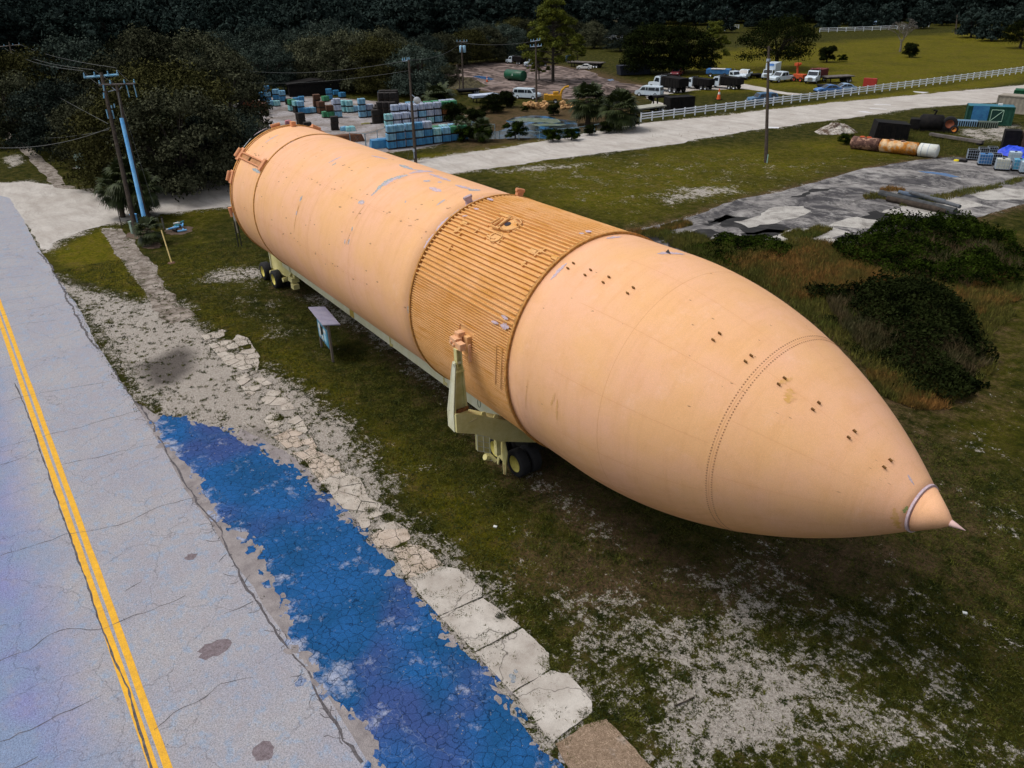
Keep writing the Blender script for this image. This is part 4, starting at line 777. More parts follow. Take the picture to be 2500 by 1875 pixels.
def oak_parts(seed, h, r, n, size, lean=0., trunk=.2, open_=0., low=True):
    R = random.Random(seed); lobes = []; nl = 34
    for i in range(nl):
        a = i*2.399+R.uniform(-.4, .4); q = math.sqrt((i+.5)/nl)*R.uniform(.85, 1.08); x, y = r*q*math.cos(a)*.84, r*q*math.sin(a)*.84
        zt = h*(.34+.58*math.sqrt(max(0, 1-q*q*.86)))*R.uniform(.9, 1.06); lr = r*R.uniform(.17, .30)
        lobes.append((x, y, zt-lr*.8, lr))
        if R.random() < .95-open_: lobes.append((x*1.04, y*1.04, (zt-lr)*R.uniform(.30, .72), lr*.95))
        if low and R.random() < .8-open_: lobes.append((x*1.0, y*1.0, max(lr*.7, (zt-lr)*R.uniform(.12, .35)), lr*.95))
    mb = MB(); th = h*trunk; tr_ = h*.035
    mb.tube([(0, 0, -.2), (R.uniform(-.1, .1), 0, th*.5), (0, 0, th)], [tr_*1.4, tr_, tr_*.85], 8)
    for i in range(9):
        l = lobes[R.randrange(len(lobes))]; m_ = Vector((l[0]*.45+R.uniform(-.3, .3), l[1]*.45, th+(l[2]-th)*.4+.3)); mb.tube([(0, 0, th*.85), m_, (l[0], l[1], l[2])], [tr_*.65, tr_*.38, tr_*.1], 6)
        for _ in range(2):
            mb.tube([m_, (l[0]*.8+R.uniform(-1, 1), l[1]*.8+R.uniform(-1, 1), l[2]+R.uniform(-.5, 1))], [tr_*.25, tr_*.06], 5)
    return lobes, mb
PROTO = {}
def make_tree(kind, name, seed, h, r, n, size, leaf, bark=None, **kw):
    lobes, mb = oak_parts(seed, h, r, n, size, **kw)
    PROTO[kind] = (name, leafcloud(name+'_crown', lobes, n, size, seed=seed), mb.mesh(name+'_trunk'), h, r, leaf, bark or BARK)
for i in range(4): make_tree('oak%d' % i, 'oak_tree', 11+i, 12, 7.2+.5*i, 22000, .175, (LEAF, LEAF2, LEAF, LEAF3)[i])
for i in range(3): make_tree('far%d' % i, 'woodland_tree', 31+i, 12, 6.5, 5200, .42, LEAFB)
make_tree('dark', 'oak_tree', 41, 12, 8, 20000, .2, LEAFD)
for kk, sd, rr, lf in (('bush', 51, 2.0, LEAFD), ('bush2', 52, 2.7, SHRUB)):
    R = random.Random(sd); lobes = []
    for i in range(26): a = R.uniform(0, 6.28); q = rr*.75*math.sqrt(R.random()); lobes.append((q*math.cos(a), q*math.sin(a), R.uniform(.5, 3.2)*(1-.35*(q/rr)**2), R.uniform(.5, .95)))
    mb = MB().tube([(0, 0, -.1), (0, 0, 1.5)], [.16, .1], 6).tube([(0, 0, .3), (.7, .2, 1.8)], [.08, .03], 5); PROTO[kk] = ('round_bush', leafcloud('bush_crown', lobes, 6500, .13, seed=sd), mb.mesh('bush_trunk'), 4, rr, lf, BARK)
make_tree('lone', 'oak_tree', 45, 12, 8.5, 15000, .17, LEAFD, open_=.35, trunk=.3, low=False)
# pine: tiers of flat foliage pads on a tall stem
R = random.Random(5); lobes = []; mb = MB().tube([(0, 0, -.2), (.1, 0, 8), (0, .1, 16)], [.42, .3, .1], 8)
for i in range(90):
    z = R.uniform(5, 18); q = (1-((z-5)/14)**1.6)*6.6+1.2; a = R.uniform(0, 6.28); rr = q*R.uniform(.35, 1); c = (rr*math.cos(a), rr*math.sin(a), z); lobes.append((*c, R.uniform(.8, 1.5))); mb.tube([(0, 0, z-1), ((c[0])*.5, c[1]*.5, z-.6), c], [.12, .08, .03], 5)
PROTO['pine'] = ('pine_tree', leafcloud('pine_crown', lobes, 26000, .19, seed=5), mb.mesh('pine_trunk'), 18.8, 6, LEAFG, BARK)
# bare tree
R = random.Random(9); mb = MB(); lobes = []
def grow(p, d, L, r, dep):
    q = p+d*L; mid = p+d*L*.5+Vector((R.uniform(-.1, .1), R.uniform(-.1, .1), R.uniform(-.05, .1)))*L; mb.tube([p, mid, q], [r, r*.8, r*.6], 5 if dep > 2 else 4, False)
    if dep == 0: lobes.append((q.x, q.y, q.z, .3)); return
    for _ in range(3 if dep > 1 else 4):
        nd = (d+Vector((R.uniform(-1, 1), R.uniform(-1, 1), R.uniform(-.35, .55)))*.8).normalized(); grow(q, nd, L*R.uniform(.6, .85), r*.58, dep-1)
grow(Vector((0, 0, -.1)), Vector((.05, .02, 1)), 2.6, .38, 5)
PROTO['dead'] = ('bare_tree', leafcloud('bare_tree_twigs', lobes, 1600, .10, seed=3), mb.mesh('bare_tree_trunk'), 9.5, 5, M('grey_twigs', (.12, .11, .10)), BARKP)
def tree(kind, base, h, label, cat='tree', group=None, rs=1., name=None):
    nm, cr, tk, H, R_, lf, bk = PROTO[kind]; s_ = h/H
    e = empty(name or nm, base, random.uniform(0, 6.28), label, cat, group); e.scale = (s_*rs, s_*rs, s_)
    for me_, mt, pn in ((cr, lf, 'crown'), (tk, bk, 'trunk')):
        if not me_.materials: me_.materials.append(mt)
        o = bpy.data.objects.new(pn, me_); COL.objects.link(o); o.parent = e
    return e
def treepx(kind, x, y, ytop, label, **k):
    b_ = G(x, y); return tree(kind, b_, HT(b_, ytop), label, **k)
oaks = [  # x, base y, top y, kind, label
 (40,350,160,0,'dark oak at the far left edge behind the leaning poles'), (160,372,175,1,'rounded dark oak just behind the pole with the long blue crossarm'), (262,395,205,2,'low dark oak hanging over the far path left of the blue conduit'), (345,452,205,3,'broad black oak right behind the big palm cluster'), (455,468,190,0,'greyish oak whose crown nearly meets the aft end of the tank'), (548,440,235,1,'low bushy oak touching the left outline of the tank aft end'), (590,372,262,2,'short leafy oak in front of the pallet yard'),
 (430,400,120,3,'oak with bare pale branches in the middle of the left wood'), (560,330,118,0,'tall oak standing left of the brown crates'), (300,340,110,2,'oak in the second row above the blue crossarm'), (100,300,95,3,'yellow green oak near the top left corner'), (655,228,88,1,'spreading oak with a visible forked trunk behind the pallet yard'), (770,215,70,2,'oak behind the scattered blue pallets'), (858,222,60,0,'oak shading the dark racks of the yard'), (940,228,78,3,'oak behind the black pallet towers'), (1025,235,95,1,'oak at the right end of the pallet yard woods'), (1095,210,150,2,'low oak in front of the turning area'),
 (210,290,60,1,'blue grey oak second from the top left corner'), (370,280,50,0,'high crowned oak in the left part of the top row'), (500,270,55,2,'oak above the palms in the rear rows')]
for x, y, yt, k, lb in oaks: treepx('oak%d' % k, x, y, yt, lb, group='oaks around the storage yard')
for x, y, yt, k in ((1190,152,55,0),(1240,145,48,1),(1090,165,70,2),(1140,158,60,3),(1290,128,40,0),(1035,180,72,1),(985,195,82,2),(905,195,70,3),(1170,128,38,1),(1385,110,30,2),(1250,122,34,3),(1450,118,45,0),(1515,125,50,1)): treepx('oak%d' % k, x, y, yt, 'dark oak in the wood behind the brown turning area', group='oaks behind the turning area')
g_ = 'dense dark woods along the top of the photograph'
for row, (yb, hh, st, x0, x1, kk) in enumerate(((195, 13, 105, 560, 1050, 'oak'), (150, 14, 92, -60, 1010, 'far'), (118, 14, 80, -60, 1180, 'far'), (92, 15, 70, -60, 1500, 'far'), (70, 15, 70, -60, 1600, 'far'), (56, 15, 44, -60, 2600, 'far'), (46, 17, 46, -60, 2600, 'far'), (34, 18, 44, -60, 2600, 'far'))):
    x = x0
    while x < x1:
        b_ = G(x+random.uniform(-20, 20), yb+random.uniform(-5, 5)); tree(('oak%d' if kk == 'oak' else 'far%d') % random.randrange(3), b_, hh*random.uniform(.8, 1.15), 'tall dark woodland tree in the unbroken wood along the top edge', group=g_); x += st*random.uniform(.8, 1.2)
for x, y, yt, k, lb in ((2300,62,5,'far0','tall dark tree closing the field above the right half of the ranch fence'),(2420,100,18,'far1','large dark tree leaning over the top right corner of the field'),(2490,118,40,'lone','dark oak with drooping crown cut by the right edge'),(2370,92,12,'far2','dark tree in the woods right of the bare tree'),(2240,70,8,'far1','dark tree behind the bare tree'),(1760,80,10,'far2','dark tree between the two big dark oaks at the top'),(1850,70,5,'far0','dark tree behind the lone field oak'),(2020,72,2,'far1','tall dark tree with pale trunk in front of the far fence'),(2100,70,4,'far2','tall tree beside the far white fence'),(2165,66,2,'far0','slim tree at the right of the far white fence'),(1540,95,22,'far0','dark tree left of the big black oak'),(1470,85,0,'far1','dark tree behind the green pine')):
    treepx(k, x, y, yt, lb)
treepx('pine', 1350, 200, -8, 'tall yellow green pine standing in the turning area')
treepx('pine', 1410, 158, 82, 'short spreading pine right of the tall pine'); treepx('pine', 1316, 195, 118, 'small dark pine left of the tall pine trunk'); treepx('pine', 1735, 172, 50, 'green pine at the right flank of the big black oak')
treepx('dark', 1585, 180, 40, 'huge black oak behind the dark dumpster, left half'); treepx('dark', 1665, 178, 45, 'huge black oak behind the dump trucks, right half')
treepx('lone', 1893, 170, 20, 'lone dark oak in the field behind the white box truck')
treepx('bush', 2018, 152, 104, 'round dark bush alone in the field'); treepx('bush', 2220, 140, 98, 'dark bush beside the bare tree'); treepx('bush2', 2055, 150, 128, 'small brownish bush beside the round dark bush')
treepx('dead', 2197, 126, 42, 'bare grey spreading tree in the field', cat='bare tree')
for x, y, yt, k, lb in ((1075,262,212,'bush','dark bushy palm thicket behind the pallets'),(1110,300,240,'bush','big black thicket left of the pond'),(1160,310,255,'bush','black thicket in front of the white boards'),(1205,275,222,'dark','dark leafy tree beside the white boards'),(1238,262,215,'bush','dark upright bush left of the parked van'),(1352,282,248,'bush','round dark bush in front of the log pile'),(1258,338,286,'bush2','leafy shrub on the near bank of the pond'),(1350,345,305,'bush2','low shrub between the two blue gaps of the pond'),(1395,342,305,'bush2','low shrub on the pond bank right of the blue water'),(1440,330,298,'bush','dark scrub under the tall palm'),(1480,325,290,'bush','dark scrub between the two palms'),(1540,312,270,'bush','dark scrub beside the second palm'),(1280,272,255,'bush2','tiny bush in front of the log pile'),(1135,345,300,'bush2','bushy weeds beside the stacked pallets'),(1175,346,296,'bush2','spiky green shrub left of the chain link gate post')):
    treepx(k, x, y, yt, lb, cat='bush', group='scrub around the pond')
# far wood seen as one mass
g2 = np.random.default_rng(3); lob = []
for k in range(900):
    q = G(g2.uniform(-400, 2900), g2.uniform(-30, 30)); d_ = math.hypot(q.x, q.y)
    if d_ > 2400: continue
    lob.append((q.x, q.y, g2.uniform(6, 11), g2.uniform(5, 9)))
me_ = leafcloud('forest', lob, 60000, 1.6, seed=8); T(link('forest', me_, LEAFB), 'far dark wood that fills the horizon', 'forest', kind='stuff')
# ---- mounds of weeds beyond the tank
def fbm(c, seed, f=1.):
    g = np.random.default_rng(seed); v = np.zeros(len(c)); A_ = 0
    for o in range(5):
        for _ in range(3): a = g.uniform(0, 6.28); k = f*.7*1.9**o*g.uniform(.7, 1.3); v += .62**o*np.sin((c[:, 0]*math.cos(a)+c[:, 1]*math.sin(a))*k+g.uniform(0, 6.28)); 
        A_ += .62**o*1.7
    return np.clip(.5+.5*v/A_*1.3, 0, 1)
def thicket(name, pts, hmax, n, size, mat, label, cat, seed, f=A, blades=False):
    w_ = [f(*q) for q in pts]; pa = np.array([(q.x, q.y) for q in w_]); g = np.random.default_rng(seed); lo, hi = pa.min(0), pa.max(0)
    c = g.uniform(lo, hi, (n*3, 2)); dd = inpoly(c, [tuple(q) for q in pa]); k = dd > -.3; c, dd = c[k][:n], dd[k][:n]; m_ = len(c)
    hum = fbm(c, seed)
    dd = dd+(fbm(c, seed+9, 1.4)-.5)*3.2; k = dd > -.3; c, dd, hum = c[k], dd[k], hum[k]; m_ = len(c)
    top = hmax*np.clip(np.sqrt(np.clip(dd+.3, 0, None)/3.2), 0, 1)*(.25+.95*hum)*(1+.16*np.abs(g.normal(size=m_))); z = top*(1-.5*g.random(m_)**1.6)
    if blades:
        a = g.uniform(0, 6.28, m_); h_ = size*(.4+g.random(m_)**1.5); w2 = .014+.012*g.random(m_); lean = g.normal(size=(m_, 2))*.3*h_[:, None]
        u = np.stack([np.cos(a), np.sin(a), 0*a], 1)*w2[:, None]; P0 = np.stack([c[:, 0], c[:, 1], z*.6], 1); tp = P0+np.stack([lean[:, 0], lean[:, 1], h_], 1)
        return T(link(name, mesh_np(name, np.stack([P0-u, P0+u, tp], 1).reshape(-1, 3), 3), mat), label, cat, kind='stuff')
    P0 = np.stack([c[:, 0], c[:, 1], z], 1); nr = g.normal(size=(m_, 3)); nr[:, 2] += .9; nr /= np.linalg.norm(nr, axis=1)[:, None]; a = np.cross(nr, g.normal(size=(m_, 3))); a /= np.linalg.norm(a, axis=1)[:, None]; b_ = np.cross(nr, a)
    s_ = size*(.5+g.random(m_))[:, None]; V = np.stack([P0-a*s_, P0-b_*s_*.5, P0+a*s_, P0+b_*s_*.5], 1).reshape(-1, 3)
    return T(link(name, mesh_np(name, V, 4), mat), label, cat, kind='stuff' if blades else None)
TALL = M('tall_grass', (.24, .12, .03), (.085, .085, .014), scale=.35, rough=.9, speck=.5, bscale=3, fac=(.4, .6)); TALLG = M('tall_green_grass', (.065, .085, .010), (.13, .11, .02), scale=.5, rough=.9, speck=.4, bscale=3)
thicket('shrub_mound', [(1800,540),(1860,500),(1990,485),(2080,485),(2170,515),(2215,575),(2200,620),(2120,632),(2010,618),(1900,595),(1820,570)], 1.45, 30000, .10, SHRUB, 'large dark leafy mound of vines behind the nose, near the lying poles', 'shrub', 1)
thicket('shrub_mound', [(1740,630),(1860,618),(1970,630),(2080,670),(2130,740),(2145,810),(2090,865),(2010,870),(1930,840),(1870,780),(1800,710)], 1.6, 30000, .10, LEAFD, 'large black green mound of brush right beside the nose', 'shrub', 2)
thicket('tall_grass', [(1790,660),(1880,640),(1960,650),(2060,680),(2110,740),(2125,800),(2080,840),(2010,850),(1940,825),(1880,770),(1830,720)], 1.2, 22000, .42, M('dark_stems', (.10, .065, .03), (.045, .05, .015), scale=.6), 'dry stems sticking out of the black green mound', 'tall grass', 12, blades=True)
thicket('tall_grass', [(1850,520),(1900,500),(1990,490),(2080,492),(2150,520),(2195,575),(2180,610),(2120,618),(2010,600),(1900,575),(1840,550)], 1.0, 12000, .4, MATS['dark_stems'], 'dry stems sticking out of the leafy mound of vines', 'tall grass', 13, blades=True)
thicket('shrub_mound', [(1510,520),(1560,505),(1640,515),(1700,545),(1660,590),(1600,585),(1540,560),(1480,535)], .75, 14000, .085, SHRUB, 'low green weed mound between the tank crest and the stained concrete', 'shrub', 3)
thicket('tall_grass', [(1400,510),(1500,520),(1560,545),(1640,545),(1720,515),(1840,545),(1880,590),(2020,615),(2130,620),(2190,590),(2215,660),(2130,720),(2140,800),(2060,870),(1960,860),(1880,800),(1800,730),(1700,650),(1560,570)], .35, 60000, .36, TALLG, 'green rank grass over the whole weedy strip behind the tank', 'tall grass', 14, blades=True)
thicket('tall_grass', [(1560,560),(1640,560),(1720,520),(1840,540),(1880,590),(2020,615),(2130,620),(2170,600),(2200,650),(2110,690),(1960,640),(1860,640),(1780,670),(1700,650)], .4, 60000, .42, TALL, 'brown and green tall grass between the two dark mounds', 'tall grass', 4, blades=True)
thicket('tall_grass', [(1380,498),(1480,505),(1540,515),(1600,560),(1700,640),(1640,610),(1500,550)], .2, 16000, .3, TALLG, 'green tall grass along the crest line of the tank', 'tall grass', 5, blades=True)
thicket('tall_grass', [(1880,800),(1950,830),(2030,850),(2060,880),(1960,880),(1900,850)], .2, 7000, .35, TALL, 'dry tufts at the near foot of the black green mound', 'tall grass', 6, blades=True)
thicket('tall_grass', [(1200,290),(1880,270),(2030,300),(2100,310),(2080,345),(2000,345),(1900,320),(1800,305)], .15, 200, .3, TALLG, 'weeds along the rusty tank', 'tall grass', 7, blades=True)
for i, (pts, lb) in enumerate((([(1830,285),(2060,280),(2130,330),(2060,345),(1950,320),(1850,318)], 'weeds around the rusty steel tank'), ([(1870,425),(1890,412),(1920,405),(1950,410),(1930,430),(1885,438)], 'weeds around the lying utility poles'), ([(1330,505),(1400,500),(1480,478),(1490,488),(1400,512)], 'brown weeds at the edge of the stained concrete'), ([(1940,445),(2010,425),(2100,410),(2212,385),(2212,392),(2100,418),(2000,440)], 'green weeds in the joint of the concrete apron'), ([(1680,510),(1720,500),(1740,505),(1780,488),(1790,496),(1740,520)], 'weeds between the pale concrete patches'))):
    thicket('tall_grass', pts, .15, 5000, .3, (TALL if i in (2, 1) else TALLG), lb, 'tall grass', 20+i, blades=True)
# ---- short grass blades and weed tufts close to the camera
def zone_at(c, ch):
    v = np.zeros(len(c))
    for poly, sw, k_, val in ZONES:
        if k_ == ch:
            t = np.clip(inpoly(c, poly)/sw*.5+.5, 0, 1); v = np.maximum(v, t*val)
    return v
g3 = np.random.default_rng(12); c = np.stack([g3.uniform(-44, 26, 130000), g3.uniform(-16.5, 14, 130000)], 1)
blk = np.zeros(len(c), bool)
for nm in ('parking_bay', 'road', 'gravel_road', 'road_shoulder', 'sidewalk_slab', 'broken_path'):
    for o in bpy.data.objects:
        if o.name.split('.')[0] == nm:
            pv = [(v.co.x, v.co.y) for v in o.data.vertices if v.co.z > .001]; blk |= inpoly(c, pv) > .06
c = c[~blk]; zr_ = zone_at(c, 0); hum = .5+.5*np.sin(c[:, 0]*1.7)*np.cos(c[:, 1]*1.3); keep = g3.random(len(c)) < np.where(zr_ > .55, np.clip(.40*(1.05-zr_)*(.3+1.4*hum), .015, 1), .8); c, zr_ = c[keep], zr_[keep]
ex = []
for o in bpy.data.objects:
    if o.name.split('.')[0] == 'sidewalk_slab':
        vs = [v.co for v in o.data.vertices if v.co.z > .001]
        for v in vs:
            if g3.random() < .30:
                for _ in range(3): ex.append((v.x+g3.normal()*.07, v.y+g3.normal()*.07))
for (px_, py_, rr_) in ((470,498,.28),(535,635,.26),(180,365,.3),(385,470,.2),(610,545,.3),(575,480,.3),(90,250,.3),(-40,40,.35),(120,430,.25),(990,960,.15),(1400,1430,.3),(1210,1180,.3),(1560,1400,.5)):
    q = GZ(ZM, px_, py_)
    for _ in range(110): a_, d_ = g3.uniform(0, 6.28), rr_*math.sqrt(g3.random()); ex.append((q.x+d_*math.cos(a_), q.y+d_*math.sin(a_)*.8))
tf = np.concatenate([np.stack([g3.uniform(-36, -2, 1000), g3.uniform(-15, -3, 1000)], 1), np.stack([g3.uniform(0, 17, 1400), g3.uniform(-9, 4, 1400)], 1)])      # isolated tufts on the bare shoulder and sand
tf = tf[zone_at(tf, 0) > .55]; tf = np.repeat(tf, 5, 0)+g3.normal(size=(len(tf)*5, 2))*.05
ex = np.concatenate([np.array(ex), tf])
for nm in ('parking_bay', 'road', 'road_shoulder'):
    pv = [(v.co.x, v.co.y) for v in bpy.data.objects[nm].data.vertices]; ex = ex[inpoly(ex, pv) < .03]
c = np.concatenate([c, ex]); zr_ = np.concatenate([zr_, np.full(len(ex), .9)])
nb = 5; C_ = np.repeat(c, nb, 0); m_ = len(C_); spread = np.where(np.repeat(zr_, nb) > .5, .05, .14); C_ = C_+g3.normal(size=(m_, 2))*spread[:, None]
a = g3.uniform(0, 6.28, m_); h_ = .03+.06*g3.random(m_); wd = .012+.012*g3.random(m_); ln = g3.normal(size=(m_, 2))*.9*h_[:, None]
u = np.stack([np.cos(a), np.sin(a), 0*a], 1)*wd[:, None]; P0 = np.stack([C_[:, 0], C_[:, 1], 0*a], 1); V = np.stack([P0-u, P0+u, P0+np.stack([ln[:, 0], ln[:, 1], h_], 1)], 1).reshape(-1, 3)
T(link('grass', mesh_np('grass', V, 3), M('grass_blades', (.022, .032, .003), (.080, .082, .008), scale=1.3, rough=.9, speck=.6, bscale=20, fac=(.4, .6))), 'short grass blades and weed tufts around the tank', 'grass', kind='stuff')
# ---- fan palms
def fanpalm(name, base, h, r, n, label, seed, trunk_r=.2, skirt=True, group=None):
    R = random.Random(seed); e = empty(name, base, R.uniform(0, 6), label, 'palm tree', group); V = []; mb = MB()
    for i in range(n):
        az = i*2.4+R.uniform(-.3, .3); el = rad(R.uniform(-55, 80)); L = r*R.uniform(.45, .62); d_ = Vector((math.cos(az)*math.cos(el), math.sin(az)*math.cos(el), math.sin(el)))
        p0 = Vector((0, 0, h)); p1 = p0+d_*L+Vector((0, 0, -.08*L)); mb.tube([p0, p1], .015, 3, False); sd = d_.cross(Vector((0, 0, 1))).normalized(); up = sd.cross(d_)
        for k in range(15):
            t = (k/14-.5)*3.5; q = d_*math.cos(t)+sd*math.sin(t); ll = r*R.uniform(.44, .6)*(1-.12*abs(t)); e1 = p1+q*ll*.6+up*.02; e2 = p1+q*ll+Vector((0, 0, -.28*ll)); w_ = q.cross(up).normalized()*.055*r/1.5
            V += [tuple(p1), tuple(e1+w_), tuple(e2), tuple(e1-w_)]
    cr = link('crown', mesh_np('palm_crown', np.array(V), 4), PALML, e); mb.build('stalks', PALML, e)
    m = MB(); pts = [(0, 0, -.1), (.03, 0, h*.5), (0, 0, h+.1)]; m.tube(pts, [trunk_r*1.25, trunk_r, trunk_r*1.1], 10)
    for k in range(int(h/.16)):
        for a in range(5): t = a*1.2566+k*.6; m.tube([(trunk_r*.9*math.cos(t), trunk_r*.9*math.sin(t), k*.16), (trunk_r*1.45*math.cos(t), trunk_r*1.45*math.sin(t), k*.16+.14)], [.035, .012], 3, False)
    m.build('trunk', M('palm_bark', (.10, .075, .055), (.05, .038, .03), scale=6, rough=.95), e); return e
b_ = G(330, 532)
for dx, dy, h, r, s_, lb in ((0, 0, 3.5, 2.1, 1, 'tallest fan palm of the cluster round the leaning poles'), (-1.0, -.8, 2.5, 1.9, 2, 'left fan palm of the cluster round the leaning poles'), (.9, .9, 2.7, 1.9, 3, 'right fan palm of the cluster round the leaning poles'), (-.2, .8, 1.4, 1.5, 4, 'short rear fan palm of the cluster round the leaning poles')):
    fanpalm('fan_palm', (b_.x+dx, b_.y+dy, 0), h, r, 58, lb, s_)
fanpalm('fan_palm', G(370, 596), 1.2, 1.3, 44, 'small fan palm with a shaggy trunk in front of the blue conduit', 6, .16)
for x, y, yt, lb, s_ in ((1435,306,228,'tall round sabal palm between the pond and the van yard',7),(1511,318,250,'darker sabal palm next to the start of the white ranch fence',8)):
    q = G(x, y); h = HT(q, yt+8); fanpalm('sabal_palm', q, h*.86, 3.0, 90, lb, s_, .3)
for x, y, yt, lb, s_, r in ((1130,342,296,'small feathery palm right behind the stacked pallets',9,1.5),(1070,262,230,'wide low palm clump left of the pond thicket',10,3.),(1180,345,305,'low palmetto beside the tall gate post',11,1.6)):
    q = G(x, y); fanpalm('palmetto', q, max(.6, HT(q, yt)-.4), r, 36, lb, s_, .18)
# ------------------------------------------------------------------ paint and small materials
WHITE = M('white_vehicle_paint', (.62, .70, .76), (.50, .60, .70), scale=1.5, rough=.35, spec=.5, speck=.06); GLS = M('dark_glass', (.012, .018, .025), rough=.12, spec=.6)
BLK = M('black_steel', (.005, .005, .006), (.014, .012, .011), scale=2, rough=.8, spec=.15); SBLUE = M('blue_car_paint', (.04, .14, .38), (.06, .2, .5), rough=.3, spec=.5); SKYB = M('pale_blue_paint', (.28, .42, .62), rough=.3, spec=.5)
CHROME = M('dull_chrome', (.4, .42, .45), rough=.3, metal=.8); LAMP = M('headlamp_glass', (.7, .72, .7), rough=.2); REDP = M('red_paint', (.42, .04, .03), (.28, .03, .02), rough=.5); TAIL = M('tail_lamp', (.4, .02, .02), rough=.3)
WOODD = M('dark_pole_wood', (.030, .022, .018), (.065, .05, .038), scale=3, rough=.95); WOODP = M('grey_plank', (.17, .15, .14), (.08, .07, .065), scale=2, rough=.95, speck=.2)
BCON = M('blue_conduit_plastic', (.10, .38, .78), (.22, .52, .85), scale=1.5, rough=.5); BARM = M('blue_grey_arm', (.12, .38, .62), (.30, .48, .62), scale=3); GALV = M('galvanised', (.36, .42, .50), (.24, .30, .38), scale=2, rough=.5); WIRE = M('wire_grey', (.07, .075, .075), rough=.6)
ORG = M('orange_plastic', (.75, .12, .03), rough=.5); ORGM = M('orange_machine', (.60, .10, .03), (.35, .06, .02), scale=3); YELM = M('yellow_machine', (.60, .32, .02), (.45, .22, .02), scale=3); GRNM = M('green_tank_paint', (.012, .10, .05), (.008, .06, .03), scale=2, rough=.4)
# ------------------------------------------------------------------ vehicles
def at2(f, p0, p1):           # two photograph points on the ground -> centre, heading (p0 rear -> p1 front), length
    a, c = GZ(f, *p0), GZ(f, *p1); return (a+c)/2, math.atan2(c.y-a.y, c.x-a.x), (c-a).length
def vehicle(name, prof, wins, Wd, pos, hd, L, L0, label, cat, paint, wheels, r=.36, extra=None, group=None, tum=.12, z0=.28, side=(), front=None):
    k = L/L0; e = empty(name, pos, hd, label, cat, group); e.scale = (k, k, k)
    hmax = max(p[1] for p in prof); belt = hmax*.55
    ins = lambda z: tum*max(0, (z-belt)/(hmax-belt+1e-6))
    MB().prism(prof, -Wd/2, Wd/2, ins).build('body', paint, e, bevel=.03)
    for q in wins:            # side windows: list of xz polygons
        for s_ in (-1, 1):
            v = [(x, s_*(Wd/2-ins(z)+.012), z) for x, z in q]; MB().add(v, [tuple(range(len(v)))]).build('window', GLS, e)
    if front:                 # windscreen / rear screen as sloped quads (x0, z0, x1, z1)
        for (x0, z0_, x1, z1_) in front:
            y0, y1 = Wd/2-.12-ins(z0_), Wd/2-.12-ins(z1_); dx = .02*(1 if x0 > 0 else -1)
            MB().add([(x0+dx, -y0, z0_+.02), (x0+dx, y0, z0_+.02), (x1+dx, y1, z1_+.02), (x1+dx, -y1, z1_+.02)], [(0, 1, 2, 3)]).build('windscreen' if x0 > 0 else 'rear_window', GLS, e)
    for x in wheels:
        for s_ in (-1, 1): wheel(None, (x, s_*(Wd/2-.1), r), r, .24, s_, e, .6, RUB, CHROME, 16, 0)
    fx = max(p[0] for p in prof)
    for s_ in (-1, 1): MB().box((fx+.005, s_*(Wd/2-.22), .72), (.04, .22, .15)).build('headlight', LAMP, e); MB().box((min(p[0] for p in prof)-.005, s_*(Wd/2-.12), .85), (.03, .12, .28)).build('tail_light', TAIL, e)
    MB().box((fx+.03, 0, .42), (.12, Wd*.95, .16)).build('bumper', BLK, e)
    if extra: extra(e)
    return e
VAN = [(-2.85,.35),(-2.9,.6),(-2.85,1.3),(-2.7,2.0),(-2.5,2.08),(1.15,2.08),(1.35,2.0),(1.95,1.30),(2.75,1.08),(2.88,.85),(2.88,.4),(2.6,.32)]
VW = [[(-2.6,1.25),(-2.5,1.85),(-1.75,1.85),(-1.75,1.25)],[(-1.65,1.25),(-1.65,1.85),(-.15,1.85),(-.15,1.25)],[(-.05,1.25),(-.05,1.85),(.45,1.85),(.45,1.25)],[(.55,1.25),(.55,1.85),(1.2,1.85),(1.72,1.25)]]
CAR = [(-2.2,.3),(-2.25,.6),(-2.2,.92),(-1.75,1.0),(-1.15,1.38),(-.6,1.46),(.1,1.44),(.95,.98),(1.9,.86),(2.2,.62),(2.2,.3)]
CW = [[(-1.45,1.0),(-1.05,1.32),(-.35,1.38),(-.35,.98)],[(-.28,.98),(-.28,1.38),(.1,1.36),(.75,.98)]]
PICK = [(-2.7,.45),(-2.75,.7),(-2.72,1.08),(-.75,1.08),(-.68,1.75),(-.5,1.82),(.75,1.82),(.95,1.75),(1.45,1.15),(2.6,1.05),(2.75,.85),(2.75,.45)]
PW = [[(-.55,1.15),(-.5,1.68),(.1,1.68),(.1,1.15)],[(.18,1.15),(.18,1.68),(.78,1.68),(1.18,1.15)]]
def bed(e): MB().box((-1.75, 0, 1.09), (1.8, 1.5, .02)).build('cargo_bed', BLK, e)
p, h, L = at2(Z3, (762, 882), (984, 893)); vehicle('passenger_van', VAN, VW, 2.0, p, h, L, 5.75, 'white passenger van parked left of the log pile beside a utility pole', 'van', WHITE, (-1.75, 1.85), .38, front=[(1.96,1.28,1.36,1.98),(-2.87,1.3,-2.73,1.9)])
p, h, L = at2(Z3, (2085, 872), (1858, 858)); vehicle('passenger_van', VAN, VW, 2.0, p, h, L, 5.75, 'white passenger van parked in front of the white dump truck with dark bed', 'van', WHITE, (-1.75, 1.85), .38, front=[(1.96,1.28,1.36,1.98),(-2.87,1.3,-2.73,1.9)])
p, h, L = at2(Z3, (1450, 626), (1327, 622)); vehicle('sedan', CAR, CW, 1.8, p, h+.25, L*1.03, 4.45, 'small white sedan on the grass in front of the long flatbed trailer', 'car', M('bright_white_paint', (.75, .76, .74), rough=.3, spec=.5), (-1.4, 1.4), .33, front=[(.97,.97,.12,1.42),(-1.76,1.0,-1.16,1.36)])
